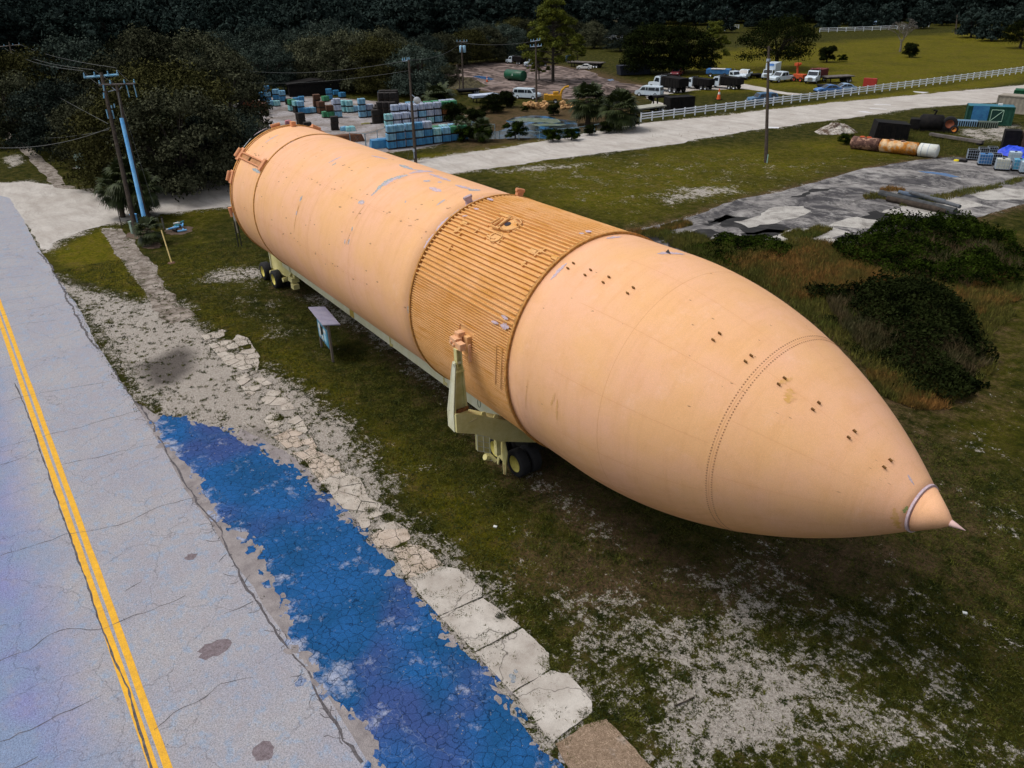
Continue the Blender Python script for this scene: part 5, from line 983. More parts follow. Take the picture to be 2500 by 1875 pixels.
q = GZ(Z4, 1330, 632); vehicle('suv', PICK[:2]+[(-2.7,1.1),(-2.4,1.7),(-2.1,1.8)]+PICK[6:], [[(-2.3,1.15),(-2.1,1.68),(-1.2,1.68),(-1.2,1.15)]]+PW, 1.95, q, math.atan2(-.8, -.6)+.25, 4.6, 5.5, 'dark blue pickup parked right behind the ranch fence beside the tall bare pole', 'car', M('dark_blue_paint', (.03, .09, .20), (.05, .16, .30), rough=.3, spec=.5), (-1.6, 1.8), .38, front=[(1.46,1.13,.96,1.73)])
for x0, lb, pt in ((1915, 'bright blue car behind the ranch fence, left of the pale one', SBLUE), (2050, 'pale blue white car behind the ranch fence, right of the bright blue one', SKYB)):
    q = GZ(Z4, x0, 545 if x0 < 2000 else 533); vehicle('sedan', CAR, CW, 1.8, q, rad(240), 4.2, 4.45, lb, 'car', pt, (-1.4, 1.4), .33, front=[(.97,.97,.12,1.42),(-1.76,1.0,-1.16,1.36)])
q = GZ(Z4, 560, 388); vehicle('sedan', CAR, CW, 1.8, q, rad(-60), 4.2, 4.45, 'dark red car half hidden in the shade of the black oak', 'car', M('dark_red_paint', (.16, .02, .03), rough=.4), (-1.4, 1.4), .33, front=[(.97,.97,.12,1.42)])
q = GZ(Z4, 1170, 412); vehicle('pickup', PICK, PW, 1.95, q, rad(-65), 5.0, 5.5, 'white pickup behind the white crew cab truck', 'pickup truck', WHITE, (-1.75, 1.8), .4, bed, front=[(1.46,1.13,.96,1.73)])
q = GZ(Z4, 1505, 440); vehicle('pickup', PICK, PW, 1.95, q, rad(-95), 5.4, 5.5, 'white pickup facing the road right of the white box truck', 'pickup truck', WHITE, (-1.75, 1.8), .4, bed, front=[(1.46,1.13,.96,1.73)])
CAB = [(-.9,.55),(-.9,2.35),(-.75,2.5),(.35,2.5),(.6,2.35),(.85,1.55),(2.0,1.4),(2.25,1.2),(2.25,.55)]
CBW = [[(-.6,1.6),(-.6,2.25),(.3,2.25),(.62,1.6)]]
def truck(label, pos, hd, k, kind, name='dump_truck', cat='dump truck', bedm=BLK, paint=None):
    def ex(e):
        MB().box((-2.6, 0, .75), (6.0, .9, .25)).build('chassis', BLK, e)
        MB().box((2.28, 0, 1.0), (.06, 1.0, .6)).build('grille', CHROME if kind != 'cabover' else BLK, e)
        for s_ in (-1, 1): MB().tube([(-.98, s_*.9, .6), (-.98, s_*.9, 2.9)], .07, 6).build('exhaust', CHROME, e)
        if kind in ('dump', 'semi'):
            m = MB(); m.prism([(-5.9, 1.05), (-5.9, 2.5), (-1.2, 2.6), (-1.2, 1.0)], -1.2, 1.2); m.build('dump_body', bedm, e, bevel=.03)
            m = MB(); 
            for i in range(7):
                for s_ in (-1, 1): m.box((-5.6+i*.7, s_*1.23, 1.8), (.08, .06, 1.4))
            m.build('body_ribs', bedm, e); MB().box((-.75, 0, 2.75), (1.3, 2.2, .08)).build('cab_shield', bedm, e)
        if kind == 'box':
            MB().box((-3.0, 0, 2.15), (4.6, 2.35, 2.5)).build('cargo_box', paint or WHITE, e, bevel=.04); MB().box((-.66, 0, 3.1), (.03, 1.5, .5)).build('box_sign', M('sign_blue', (.1, .25, .6)), e)
    pr = CAB if kind != 'box' else [(-.6,.5),(-.6,2.1),(.9,2.15),(1.25,1.4),(1.9,1.2),(2.0,.5)]
    return vehicle(name, pr, CBW if kind != 'box' else [[(-.3,1.4),(-.3,1.95),(.75,1.95),(1.05,1.4)]], 2.3, pos, hd, k, 1., label, cat, paint or WHITE, (1.35, -3.6, -4.8) if kind != 'box' else (1.1, -3.8), .52, ex, tum=.08, front=[(.87,1.6,.62,2.3)] if kind != 'box' else [(1.27,1.42,.92,2.08)])
p, h, L = at2(Z3, (2140, 835), (1870, 795)); truck('white cabbed dump truck with long black bed behind the parked van', p+Vector((.8, 1.2, 0)), h, L/8.2, 'dump')
p, h, L = at2(Z4, (760, 505), (600, 490)); truck('white cab dump truck, left one of the two facing left in the yard', GZ(Z4, 690, 500), h, .72, 'dump')
truck('white cab dump truck, right one of the two facing left in the yard', GZ(Z4, 930, 495), h, .78, 'dump')
truck('white truck cab facing left at the far edge of the turning area', GZ(Z3, 740, 572), h, .66, 'dump'); truck('white truck seen from the front between the trees left of the pine', GZ(Z3, 905, 600), h+.9, .66, 'dump')
truck('white box truck with a tall cargo box beside the tall bare pole', GZ(Z4, 1395, 425)+Vector((-1.2, 1.2, 0)), rad(-68), .8, 'box', 'box_truck', 'box truck')
truck('white nosed truck with a red dump bed at the right of the yard', GZ(Z4, 1770, 462)+Vector((-.8, 1.6, 0)), rad(-72), .85, 'dump', bedm=M('maroon_bed', (.16, .03, .03), (.10, .02, .02), scale=2))
truck('white crew cab truck with a pale flat bed in the truck yard', GZ(Z4, 1075, 432), h+2.9, .7, 'plain', 'crew_truck', 'truck')
def flatbed(name, f, p0, p1, wd, z, label, cat, mat, headb=False, thick=.18):
    p, h, L = at2(f, p0, p1); e = empty(name, p, h, label, cat); MB().box((0, 0, z), (L, wd, thick)).build('deck', mat, e)
    MB().box((0, 0, z-.25), (L*.95, wd*.35, .3)).build('frame', BLK, e)
    for x in (L*.36, L*.28):
        for s_ in (-1, 1): wheel(None, (x, s_*wd*.38, .42), .42, .28, s_, e, .6, RUB, CHROME, 14, 0)
    for s_ in (-1, 1): MB().box((-L*.35, s_*wd*.3, z/2-.1), (.12, .12, z-.2)).build('leg', BLK, e)
    if headb: MB().box((-L/2+.1, 0, z+.65), (.12, wd, 1.3)).build('headboard', M('blue_headboard', (.08, .16, .22), (.05, .1, .14), scale=3), e)
    return e
flatbed('flatbed_trailer', Z3, (1240, 598), (1560, 612), 2.2, 1.05, 'long flatbed trailer with a blue headboard behind the white sedan', 'trailer', WOODP, True)
flatbed('flatbed_trailer', Z4, (1885, 455), (2120, 442), 2.3, 1.1, 'flatbed trailer hitched behind the red bedded truck', 'trailer', WOODP)
flatbed('flatbed_trailer', Z4, (180, 730), (420, 700), 2.4, .8, 'flatbed trailer at the left end of the ranch fence', 'trailer', M('pale_deck', (.42, .42, .36), (.25, .24, .2), scale=2))
flatbed('flatbed_trailer', Z3, (370, 925), (600, 905), 2.3, 1.0, 'trailer stacked with white boards left of the pond thicket', 'trailer', M('white_boards', (.55, .62, .72), (.35, .42, .55), scale=2), thick=.35)
flatbed('flatbed_trailer', Z3, (250, 850), (440, 838), 2.2, .7, 'low dark trailer at the edge of the turning area', 'trailer', BLK)
flatbed('flatbed_trailer', Z4, (1820, 500), (2150, 505), 2.0, .5, 'long low dark trailer behind the two cars at the fence', 'trailer', BLK); flatbed('flatbed_trailer', Z4, (1230, 410), (1320, 405), 1.8, .7, 'small slatted trailer left of the box truck', 'trailer', BLK)
def dumpster(f, p0, p1, wd, ht, label, mat, cat='dumpster', name='dumpster', slope=.3):
    p, h, L = at2(f, p0, p1); e = empty(name, p, h, label, cat); w_ = wd/2
    v = [(-L/2, -w_, .15), (L/2, -w_, .15), (L/2, w_, .15), (-L/2, w_, .15), (-L/2-slope, -w_, ht), (L/2, -w_, ht), (L/2, w_, ht), (-L/2-slope, w_, ht)]
    MB().add(v, [(3, 2, 1, 0), (0, 1, 5, 4), (1, 2, 6, 5), (2, 3, 7, 6), (3, 0, 4, 7), (4, 5, 6, 7)]).build('box', mat, e); m = MB()
    for i in range(int(L/.6)+1):
        for s_ in (-1, 1): m.box((-L/2+i*.6, s_*(w_+.03), ht/2+.1), (.09, .07, ht-.1))
    for s_ in (-1, 1): m.box((0, s_*(w_+.04), ht), (L, .1, .1))
    m.build('ribs', mat, e); m = MB()
    for x in (-L*.35, L*.35): m.tube([(x, -w_, .12), (x, w_, .12)], .1, 6)
    m.build('rollers', BLK, e); return e
dumpster(Z3, (1700, 680), (1960, 668), 2.3, 1.9, 'ribbed black dumpster left of the white dump truck', M('navy_black', (.012, .015, .025), (.02, .025, .04), scale=2))
dumpster(Z4, (480, 705), (690, 692), 2.2, 2.0, 'open black dumpster right behind the white ranch fence', BLK)
dumpster(Z4, (720, 500), (830, 498), 2.0, .9, 'low black utility trailer beside the two dump trucks', BLK, 'trailer', 'utility_trailer')
e = empty('gantry_frame', *at2(Z4, (355, 672), (475, 660))[:2], 'black steel frame on legs between the flatbed trailer and the black dumpster', 'steel frame')
MB().box((0, 0, 1.55), (2.4, 1.2, .3)).build('top', BLK, e)
for x in (-1., 1.):
    for y in (-.5, .5): MB().box((x, y, .75), (.16, .16, 1.5)).build('leg', BLK, e)
# blue tarped machines, orange loader, chipper, tanks
p, h, L = at2(Z4, (830, 392), (1040, 398)); e = empty('covered_trailer', p, h, 'blue tarped trailer with a red and white flat top behind the dump trucks', 'trailer')
MB().box((0, 0, 1.0), (L, 2.2, .9)).build('body', M('blue_tarp', (.03, .12, .32), (.06, .2, .45), scale=1.5), e, bevel=.1); MB().box((0, -.6, 1.5), (L*.6, 1.2, .1)).build('lid', M('white_lid', (.6, .6, .6)), e)
for x in (-L*.3, L*.3): wheel(None, (x, -1., .4), .4, .25, -1, e, .6, RUB, CHROME, 12, 0)
e = empty('loader', GZ(Z4, 1665, 438), 0, 'orange and red machine with raised arm left of the red bedded truck', 'machine')
MB().box((0, 0, .9), (2.2, 1.4, .8)).build('body', ORGM, e, bevel=.08); MB().tube([(-.6, 0, 1.2), (-.9, 0, 2.6), (-.2, .1, 3.1)], .2, 6).build('arm', ORGM, e); MB().box((-.9, 0, 2.9), (.7, .9, .5)).build('bucket', ORGM, e)
for x in (-.7, .7):
    for s_ in (-1, 1): wheel(None, (x, s_*.7, .42), .42, .3, s_, e, .6, RUB, ORGM, 12, 0)
e = empty('wood_chipper', GZ(Z3, 1120, 925), rad(55), 'yellow wood chipper with a curved chute behind the log pile', 'wood chipper')
MB().box((0, 0, .85), (2.3, 1.2, .8)).build('body', YELM, e, bevel=.05); MB().box((.2, 0, 1.45), (.9, .9, .5)).build('engine', YELM, e, bevel=.05); MB().tube([(.9, 0, 1.1), (1.2, 0, 1.9), (1.7, .1, 2.35), (2.3, .1, 2.45)], [.22, .18, .16, .18], 8).build('chute', YELM, e); MB().box((-1.4, 0, .9), (.6, 1.3, .9)).build('feed_hopper', YELM, e)
for s_ in (-1, 1): wheel(None, (.1, s_*.7, .35), .35, .22, s_, e, .6, RUB, CHROME, 12, 0)
LOGM = M('cut_wood', (.55, .33, .13), (.30, .17, .08), scale=3, speck=.3, bscale=10)
k = 0
for (x0, x1, y0, y1, n) in ((858, 1060, 985, 935, 34), (1180, 1290, 985, 945, 16)):
    for i in range(n):
        t = (i+random.random())/n; q = GZ(Z3, x0+(x1-x0)*t, random.uniform(y1+20, y0)); a = random.uniform(0, 3.14); L = random.uniform(.4, .9); r = random.uniform(.16, .34); z = r+random.choice((0, 0, .35))
        e = MB().tube([(-L/2, 0, 0), (L/2, 0, random.uniform(-.1, .1))], r, 9).build('cut_log', LOGM); e.location = (q.x, q.y, z); e.rotation_euler = (0, random.uniform(-.3, .3), a)
        T(e, 'short sawn yellow log lying in the %s of the firewood heap' % ('larger left part' if x0 < 1000 else 'smaller right part'), 'log', 'sawn logs heaped by the chipper')
e = empty('steel_tank', *at2(Z3, (690, 718), (848, 735))[:2], 'dark green cylindrical fuel tank with a white flame mark at the turning area', 'tank'); Lg = at2(Z3, (690, 718), (848, 735))[2]
MB().lathe([(-Lg/2, .2), (-Lg/2+.05, .8), (-Lg/2+.2, .95), (Lg/2-.2, .95), (Lg/2-.05, .8), (Lg/2, .2)], (0, 0, 1.05), 'X', 24).build('vessel', GRNM, e, True)
MB().add([(-.02, -.965, 1.0), (.22, -.965, 1.0), (.16, -.965, 1.3), (.08, -.965, 1.5), (.05, -.965, 1.2)], [(0, 1, 2, 3, 4)]).build('white_mark', LAMP, e)
for x in (-Lg*.3, Lg*.3): MB().box((x, 0, .25), (.3, 1.1, .5)).build('saddle', BLK, e)
# traffic cones and small litter in the yard
def cone(q, s_, label):
    e = empty('traffic_cone', q, 0, label, 'traffic cone'); MB().box((0, 0, .03*s_), (.5*s_, .5*s_, .06*s_)).build('base', BLK, e); MB().lathe([(.05*s_, .19*s_), (.5*s_, .11*s_), (1.0*s_, .03*s_)], (0, 0, 0), 'Z', 14).build('cone', ORG, e); MB().lathe([(.5*s_, .115*s_), (.72*s_, .08*s_)], (0, 0, 0), 'Z', 14, False).build('white_band', LAMP, e)
cone(GZ(Z4, 937, 603), 1.7, 'big orange cone with a white band alone on the yard grass'); cone(GZ(Z3, 513, 738), 1., 'small orange cone beside the long puddle'); 
# chain of crates ------------------------------------------------------------------ wrapped pallets
CM = {'blue': M('wrap_blue', (.10, .30, .52), (.25, .48, .62), scale=2.2, rough=.35, spec=.5, speck=.25, bscale=8), 'pale': M('wrap_lilac', (.26, .34, .52), (.48, .52, .60), scale=2.2, rough=.35, spec=.5, speck=.2, bscale=8), 'cyan': M('wrap_cyan', (.10, .42, .50), (.40, .62, .62), scale=2.2, rough=.35, spec=.5, speck=.2, bscale=8), 'green': M('wrap_green', (.02, .16, .08), (.06, .26, .12), scale=2.2, rough=.5, speck=.2), 'orange': M('wrap_orange', (.42, .16, .05), (.30, .12, .05), scale=2.2, speck=.2), 'deep': M('wrap_deep_blue', (.02, .16, .38), (.06, .26, .46), scale=2.2, rough=.35, spec=.5, speck=.2), 'dark': M('dark_pallets', (.03, .025, .022), (.012, .01, .01), scale=5, speck=.4), 'brown': M('brown_crate', (.12, .05, .025), (.07, .035, .02), scale=3, speck=.3), 'grey': M('wrap_grey', (.30, .28, .24), (.2, .2, .18), scale=2, speck=.2)}
NAMES = {'blue': 'bright blue', 'pale': 'pale lilac', 'cyan': 'cyan', 'green': 'green', 'orange': 'rusty orange', 'deep': 'deep blue', 'dark': 'black', 'brown': 'brown', 'grey': 'grey'}
CME = {}
for c_, m_ in CM.items():
    m = MB(); m.box((0, 0, .60), (1.16, 1.16, .84)); me_ = m.mesh('load_'+c_, .07); me_.materials.append(m_)
    b_ = MB(); b_.box((0, 0, .15), (1.2, 1.2, .03)); [b_.box((0, y, .07), (1.2, .1, .13)) for y in (-.5, 0, .5)]; b_.box((-.3, 0, .6), (.03, 1.175, .86)); b_.box((.3, 0, .6), (.03, 1.175, .86)); me2 = b_.mesh('base_'+c_); me2.materials.append(WOODD); CME[c_] = (me_, me2)
ORD = ['first', 'second', 'third', 'fourth', 'fifth', 'sixth', 'seventh', 'eighth', 'ninth', 'tenth', 'eleventh', 'twelfth']
LEV = ['bottom', 'second', 'third', 'top fourth', 'fifth', 'sixth']
def column(x, y, cols, place, rz, k=1.):
    q = GZ(Z2, x, y)
    for i, c_ in enumerate(cols):
        e = empty('wrapped_pallet' if c_ not in ('dark', 'brown') else 'pallet_stack', (q.x+random.uniform(-.05, .05), q.y+random.uniform(-.05, .05), i*1.03*k), rz+random.uniform(-.06, .06), '%s %s, %s%s' % (NAMES[c_], 'load' if c_ not in ('dark', 'brown') else 'block', '%s level, ' % LEV[i] if len(cols) > 1 else '', place), 'pallet', 'pallets in the storage yard'); e.scale = (k, k, k)
        for me_, nm in zip(CME[c_], ('load', 'pallet_base')): o = bpy.data.objects.new(nm, me_); COL.objects.link(o); o.parent = e
RZ = math.atan2(*(GZ(Z2, 1925, 925)-GZ(Z2, 1465, 965)).yx)
q0, q1 = GZ(Z2, 1500, 972), GZ(Z2, 1900, 922); dv = (q1-q0).normalized(); up_ = Vector((-dv.y, dv.x, 0))
def colw(q, cols, place, k=.9):
    x, y = PX(q); column((x-550)*3.687, (y-100)*3.687, cols, place, RZ, k)
F_ROW = [('deep','blue','blue'),('deep','deep','blue'),('deep','deep','blue'),('deep','blue','deep'),('deep','deep','pale'),('blue','cyan'),('deep','blue'),('deep','green'),('deep','green')]
for i, c_ in enumerate(F_ROW): colw(q0+dv*(i*1.22), c_, '%s column in the front row by the grass' % ORD[i])
F2 = [('deep','blue'),('blue','green'),('cyan','green'),('blue','cyan'),('grey','blue'),('cyan','grey')]
for i, c_ in enumerate(F2): colw(q0+dv*(3.9+i*1.3)+up_*1.5, c_, '%s column in the low second row' % ORD[i])
r0 = GZ(Z2, 1475, 782); R1 = [('cyan','cyan'),('pale','pale'),('pale','pale'),('pale','pale','pale'),('pale','blue','pale'),('cyan','pale','pale'),('blue','pale','pale'),('grey','orange','green'),('green','green','green')]
for i, c_ in enumerate(R1): colw(r0+dv*(i*1.25), c_, '%s front column of the big rear block' % ORD[i])
R2 = [('pale','pale','pale'),('pale','pale','pale'),('blue','pale','pale'),('pale','pale','pale'),('pale','pale','green'),('pale','green','green'),('green','green','pale'),('green','pale','pale')]
for i, c_ in enumerate(R2): colw(r0+dv*(i*1.25+1.6)+up_*1.35, c_, '%s rear column of the big rear block' % ORD[i])
for x, y, c_, pl in ((1075,642,('cyan','cyan'),'the cyan pair behind the black towers'),(1122,645,('cyan','cyan'),'the right column of the cyan group'),(1162,640,('blue',),'the spot right of the cyan group'),(1240,690,('blue','blue','blue'),'the left column before the black towers'),(1305,682,('blue','pale'),'the column touching the black towers'),(905,690,('green',),'the green box row, left end'),(950,690,('green','brown'),'the green box row, middle'),(1020,688,('blue','pale','pale'),'the column right of the green boxes'),(1000,640,('grey','pale'),'the column behind the green boxes'),
  (605,632,('cyan','green'),'the column at the left tip of the scattered pallets'),(650,645,('dark','cyan'),'the junk pile left of the brown tower'),(690,650,('deep','blue'),'the column in the junk pile'),(740,655,('deep',),'the flat spot right of the junk pile'),(790,650,('blue',),'the flat spot beside the brown tower'),(465,588,('cyan',),'the gravel edge near the oaks'),(410,588,('blue',),'the gravel edge left of the lone cyan one'),(345,560,('deep','deep'),'the far left blue group'),(390,556,('deep','blue','deep'),'the right column of the far left blue group'),(465,533,('deep','blue'),'the group under the forked oak'),(520,546,('deep','blue'),'the right column under the forked oak'),(570,570,('dark',),'the dark spot under the forked oak'),(640,560,('deep',),'the back row beside the oaks'),(690,548,('deep',),'the shaded back row'),(155,600,('cyan',),'the leftmost spot by the brown crate'),
  (835,645,('brown','brown','brown'),'the brown tower'),(870,655,('brown','brown'),'the shorter brown tower'),(905,545,('green',),'the shaded place behind the brown tower'),(940,530,('deep','deep'),'the shaded blue group'),(890,480,('deep',),'the far shade by the shed'),(930,480,('deep',),'the far shade right of the shed'),(1000,490,('deep',),'the far shade in the middle'),(1055,510,('deep',),'the far shade at the right'),
  (690,765,('dark','dark'),'the black stack just above the tank outline'),(745,790,('dark',),'the low black stack above the tank outline'),(990,800,('dark','dark'),'the black stack alone in the middle of the yard'),(360,668,('brown','brown'),'the dark crate tower by the leafy oak'),
  (1660,600,('blue',),'the spot behind the big block'),(1700,600,('blue',),'the right spot behind the big block'),(1400,500,('deep',),'the load lying behind the black towers'),(1470,505,('deep',),'the blue load behind the black towers'),(1940,905,('dark',),'the dark bin beside the front row'),(1990,900,('dark',),'the second dark bin beside the front row'),(2060,895,('brown',),'the brown bin at the end of the front row'),(2000,880,('cyan',),'the pale load behind the dark bins')):
    column(x, y, c_, pl, RZ+(random.uniform(-.4, .4) if len(c_) < 3 else 0), .88)
for i, x in enumerate((1360, 1410, 1460, 1510)):
    for j in range(3): column(x+j*14, (742 if i < 1 else 735)-j*26, ('dark',)*(2 if i == 0 else 4 if j else 3), 'the %s black tower, %s rank' % (ORD[i], ('front', 'middle', 'rear')[j]), RZ, .92)
# flat bundles, brown beams, drum on the gravel
for x, y, sx, sy, sz, mt, lb in ((1075,805,1.2,1.0,.5,CM['blue'],'flat blue bundle left of the loaf shaped one on the open gravel'),(1130,810,1.3,1.1,.6,CM['cyan'],'loaf shaped blue grey bundle on the open gravel'),(1400,958,2.6,1.6,1.0,CM['deep'],'crumpled heap of blue bags left of the front pallet row'),(250,600,3.4,1.0,.95,M('brown_red_box',(.30,.10,.05),(.2,.07,.03),scale=2),'long reddish brown crate at the left edge of the yard'),(355,590,1.2,.9,.8,MATS['brown_red_box'],'short reddish brown crate beside the long one'),(1265,748,1.4,.7,.15,M('olive_mat',(.20,.18,.06)),'flat olive mat on the gravel left of the black towers'),(1340,745,1.2,.6,.15,BLK,'flat black board at the foot of the black towers'),(1060,912,5.5,1.1,.9,M('rusty_beams',(.10,.045,.03),(.2,.09,.04),scale=3),'rust brown beams lying beyond the tank crest'),(570,747,1.0,.8,.5,M('pink_bag',(.5,.12,.18),(.55,.3,.3),scale=4),'pink bag heap touching the tank outline')):
    q = GZ(Z2, x, y); m = MB(); m.box((0, 0, sz/2), (sx, sy, sz), tx=.88, ty=.85); m.box((sx*.1, 0, sz*.5+.03), (sx*.6, sy*.7, sz*1.1), tx=.8, ty=.8); o = m.build('bundle' if sz < 1 else 'bag_heap', mt, bevel=.08); o.location = q; o.rotation_euler = (0, 0, RZ); T(o, lb, 'bundle')
e = empty('storage_shed', GZ(Z2, 800, 480), RZ, 'low black shed in the shade behind the pallet yard', 'shed'); MB().box((0, 0, 1.), (9, 4, 2.)).build('wall', BLK, e); MB().prism([(-4.8, 2.), (-4.8, 2.15), (0, 2.6), (4.8, 2.15), (4.8, 2.)], -2.3, 2.3).build('roof', BLK, e)
# ------------------------------------------------------------------ ranch fence
FP = [(215,800),(690,748),(1093,697),(1440,658),(1980,590),(2212,560)]; FPW = [GZ(Z4, *q) for q in FP]+[GZ(Z5, *q) for q in ((560,123),(1000,62),(1300,25))]+[G(2420, 187), G(2530, 176)]
a0, a1 = FPW[0], FPW[-1]
# smooth line through the measured points
fp = np.array([(q.x, q.y) for q in FPW]); tt = np.concatenate([[0], np.cumsum(np.hypot(*np.diff(fp, axis=0).T))]); cx = np.polyfit(tt, fp[:, 0], 2); cy = np.polyfit(tt, fp[:, 1], 2); LT = tt[-1]
fe = empty('ranch_fence', (fp[0][0], fp[0][1], 0), 0, 'long white three rail ranch fence running beside the gravel road', 'fence'); o0 = np.array([np.polyval(cx, 0), np.polyval(cy, 0)]); fe.location = (o0[0], o0[1], 0)
WF = M('white_fence_paint', (.82, .86, .92), (.74, .80, .90), scale=2, rough=.5); nP = int(LT/1.95); fpts = [np.array([np.polyval(cx, LT*i/nP), np.polyval(cy, LT*i/nP)])-o0 for i in range(nP+1)]
pm = MB(); pm.box((0, 0, .6), (.13, .13, 1.2)); pm.box((0, 0, 1.22), (.17, .17, .05)); pme = pm.mesh('fence_post'); pme.materials.append(WF)
for q in fpts: o = bpy.data.objects.new('post', pme); COL.objects.link(o); o.parent = fe; o.location = (q[0], q[1], 0)
for z in (.42, .76, 1.08):
    m = MB()
    for i in range(nP):
        a, c = fpts[i], fpts[i+1]; n_ = np.array([-(c-a)[1], (c-a)[0]]); n_ = n_/np.hypot(*n_)*.03
        m.add([(a[0]+s1*n_[0], a[1]+s1*n_[1], z+s2*.07) for s1 in (-1, 1) for s2 in (-1, 1)]+[(c[0]+s1*n_[0], c[1]+s1*n_[1], z+s2*.07) for s1 in (-1, 1) for s2 in (-1, 1)], [(0, 1, 5, 4), (2, 6, 7, 3), (0, 4, 6, 2), (1, 3, 7, 5)])
    m.build('rail', WF, fe)
def longfence(f, pts, h, nr, label, mat, name='white_fence', step=3., pr=.07, rr=.05, cat='fence'):
    w_ = [f(*q) for q in pts]; e = empty(name, w_[0], 0, label, cat); base = w_[0]; zs = [h*(i+1)/nr for i in range(nr)]
    pe = MB().box((0, 0, h/2), (pr*2, pr*2, h)).mesh('post'); pe.materials.append(mat); cnt = 0
    for i in range(len(w_)-1):
        a, c = w_[i]-base, w_[i+1]-base; k = max(1, int((c-a).length/step))
        for j in range(k+(i == len(w_)-2)):
            if cnt < 100: o = bpy.data.objects.new('post', pe); COL.objects.link(o); o.parent = e; o.location = a+(c-a)*j/k; cnt += 1
    for z in zs: m = MB(); [m.tube([(w_[i]-base)+Vector((0, 0, z-.04)), (w_[i+1]-base)+Vector((0, 0, z-.04))], rr, 4) for i in range(len(w_)-1)]; m.build('rail', mat, e)
    return e
FZ = lambda x, y: GZ(ZF, x, y)
longfence(FZ, [(985,195),(1300,185),(1450,178),(1640,163)], 1.3, 3, 'far white rail fence behind the bare tree', WF); longfence(FZ, [(1120,145),(1250,138),(1400,122)], 1.3, 3, 'farthest white rail fence above the parked blue car', WF); longfence(FZ, [(420,178),(500,172)], 1.3, 3, 'short piece of white fence behind the black oak', WF); longfence(lambda x, y: GZ(Z3, x, y), [(1570,362),(1735,360)], 1.2, 3, 'white fence glimpsed through the trees above the field', WF)
e = empty('farmhouse', GZ(Z3, 1480, 275), rad(50), 'pale tan building half hidden by the trees above the field', 'building'); MB().box((0, 0, 2), (16, 8, 4)).build('wall', M('tan_wall', (.30, .26, .16)), e); MB().prism([(-8.5, 4), (0, 6.5), (8.5, 4)], -4.5, 4.5).build('roof', M('grey_roof', (.12, .12, .12)), e)
for i in range(3): MB().box((-5+i*4.5, -4.03, 2.2), (1.4, .06, 1.3)).build('window', GLS, e)
for f, x, y, lb, pt in ((ZF,1340,152,'bright blue car parked far off above the far white fence',SKYB),(ZF,1245,165,'dark car parked left of the far blue car',BLK),(Z3,1610,338,'white car glimpsed under the trees above the field',WHITE)):
    vehicle('sedan', CAR, CW, 1.8, GZ(f, x, y), rad(60), 4.6, 4.45, lb, 'car', pt, (-1.4, 1.4), .33, front=[(.97,.97,.12,1.42)])
# ------------------------------------------------------------------ poles, wires, lamps
def pole(base_px, top_px, r0, r1, label, arms=(), name='utility_pole', mat=WOODD, extra=None, base=None):
    b_ = base or G(*base_px); dep = float(np.dot(np.array(b_)-CP, _fw)); v = ray(*top_px); t = dep/float(v@_fw); tp = Vector(CP+v*t)
    # keep the lean in the picture plane but no more than the photograph shows
    e = empty(name, b_, 0, label, 'utility pole'); tl = tp-b_; MB().tube([(0, 0, -.1), tl*.5, tl], [r0, (r0+r1)/2, r1], 10).build('shaft', mat, e); return e, tl
def onray(px, py, near):     # point on the pixel ray closest to a world point
    v = Vector(ray(px, py)); c = Vector(CP); return c+v*((Vector(near)-c).dot(v))
def crossarm(e, b_, p0, p1, mat, wd=.12, ins=True, near=None):
    a, c = onray(*p0, near)-Vector(b_), onray(*p1, near)-Vector(b_); MB().tube([a, c], wd*.6, 4).build('crossarm', mat, e, False)
    if ins:
        for t in (.03, .32, .7, .97): q = a.lerp(c, t); MB().lathe([(0, .05), (.12, .07), (.16, .04), (.26, .05), (.3, .02)], (q.x, q.y, q.z+.05), 'Z', 8).build('insulator', BARM, e)
    return a+Vector(b_), c+Vector(b_)
b1 = G(334, 575); e1, t1 = pole((334, 575), (247, 178), .20, .13, 'dark wooden utility pole with a bright blue crossarm, leaning left behind the palms')
top1 = Vector(b1)+t1; A1 = crossarm(e1, b1, Z1(645, 597), Z1(916, 576), BARM, .16, True, top1)
for zf, x0, y0, x1, y1 in ((Z1,797,655,803,700),(Z1,800,715,803,758),(Z1,820,845,838,915),(Z1,858,812,862,835),(Z1,865,848,880,915),(Z1,880,800,885,830)):
    a, c = onray(*zf(x0, y0), b1+t1*.75), onray(*zf(x1, y1), b1+t1*.75); MB().tube([a-b1, c-b1], .055, 6).build('fuse_insulator', BARM, e1)
b2 = G(366, 578); e2, t2 = pole((366, 578), (284, 207), .17, .12, 'dark wooden pole with long sky blue conduit, leaning left in front of the palms')
top2 = Vector(b2)+t2; A2 = crossarm(e2, b2, Z1(762, 655), Z1(1047, 646), WOODP, .14, True, top2)
for p0, p1 in (((862,672),(905,705)),((942,668),(905,705)),((835,708),(905,688))): a, c = onray(*Z1(*p0), top2), onray(*Z1(*p1), top2); MB().tube([a-b2, c-b2], .035, 5).build('arm_brace', GALV, e2)
for x in (972, 1030): a, c, d_ = onray(*Z1(x, 652), top2), onray(*Z1(x+14, 700), top2), onray(*Z1(x+26, 750), top2); MB().tube([a-b2, c-b2], .05, 6).tube([c-b2, d_-b2], .04, 6).build('fuse_insulator', BARM, e2)
def along(px, py, off=.0): return onray(px, py, b2+t2*.4)
cA, cB = onray(*Z1(950, 910), b2+t2*.6), onray(359, 545, b2+Vector((0, 0, .5))); MB().tube([cA-b2+Vector((.15, -.15, 0)), cB-b2+Vector((.15, -.15, 0))], [.15, .16], 10).build('conduit', BCON, e2)
cC = onray(*Z1(905, 672), top2); MB().tube([cC-b2, cA-b2+Vector((.1, -.1, 0))], .03, 5).build('riser_wire', WIRE, e2)
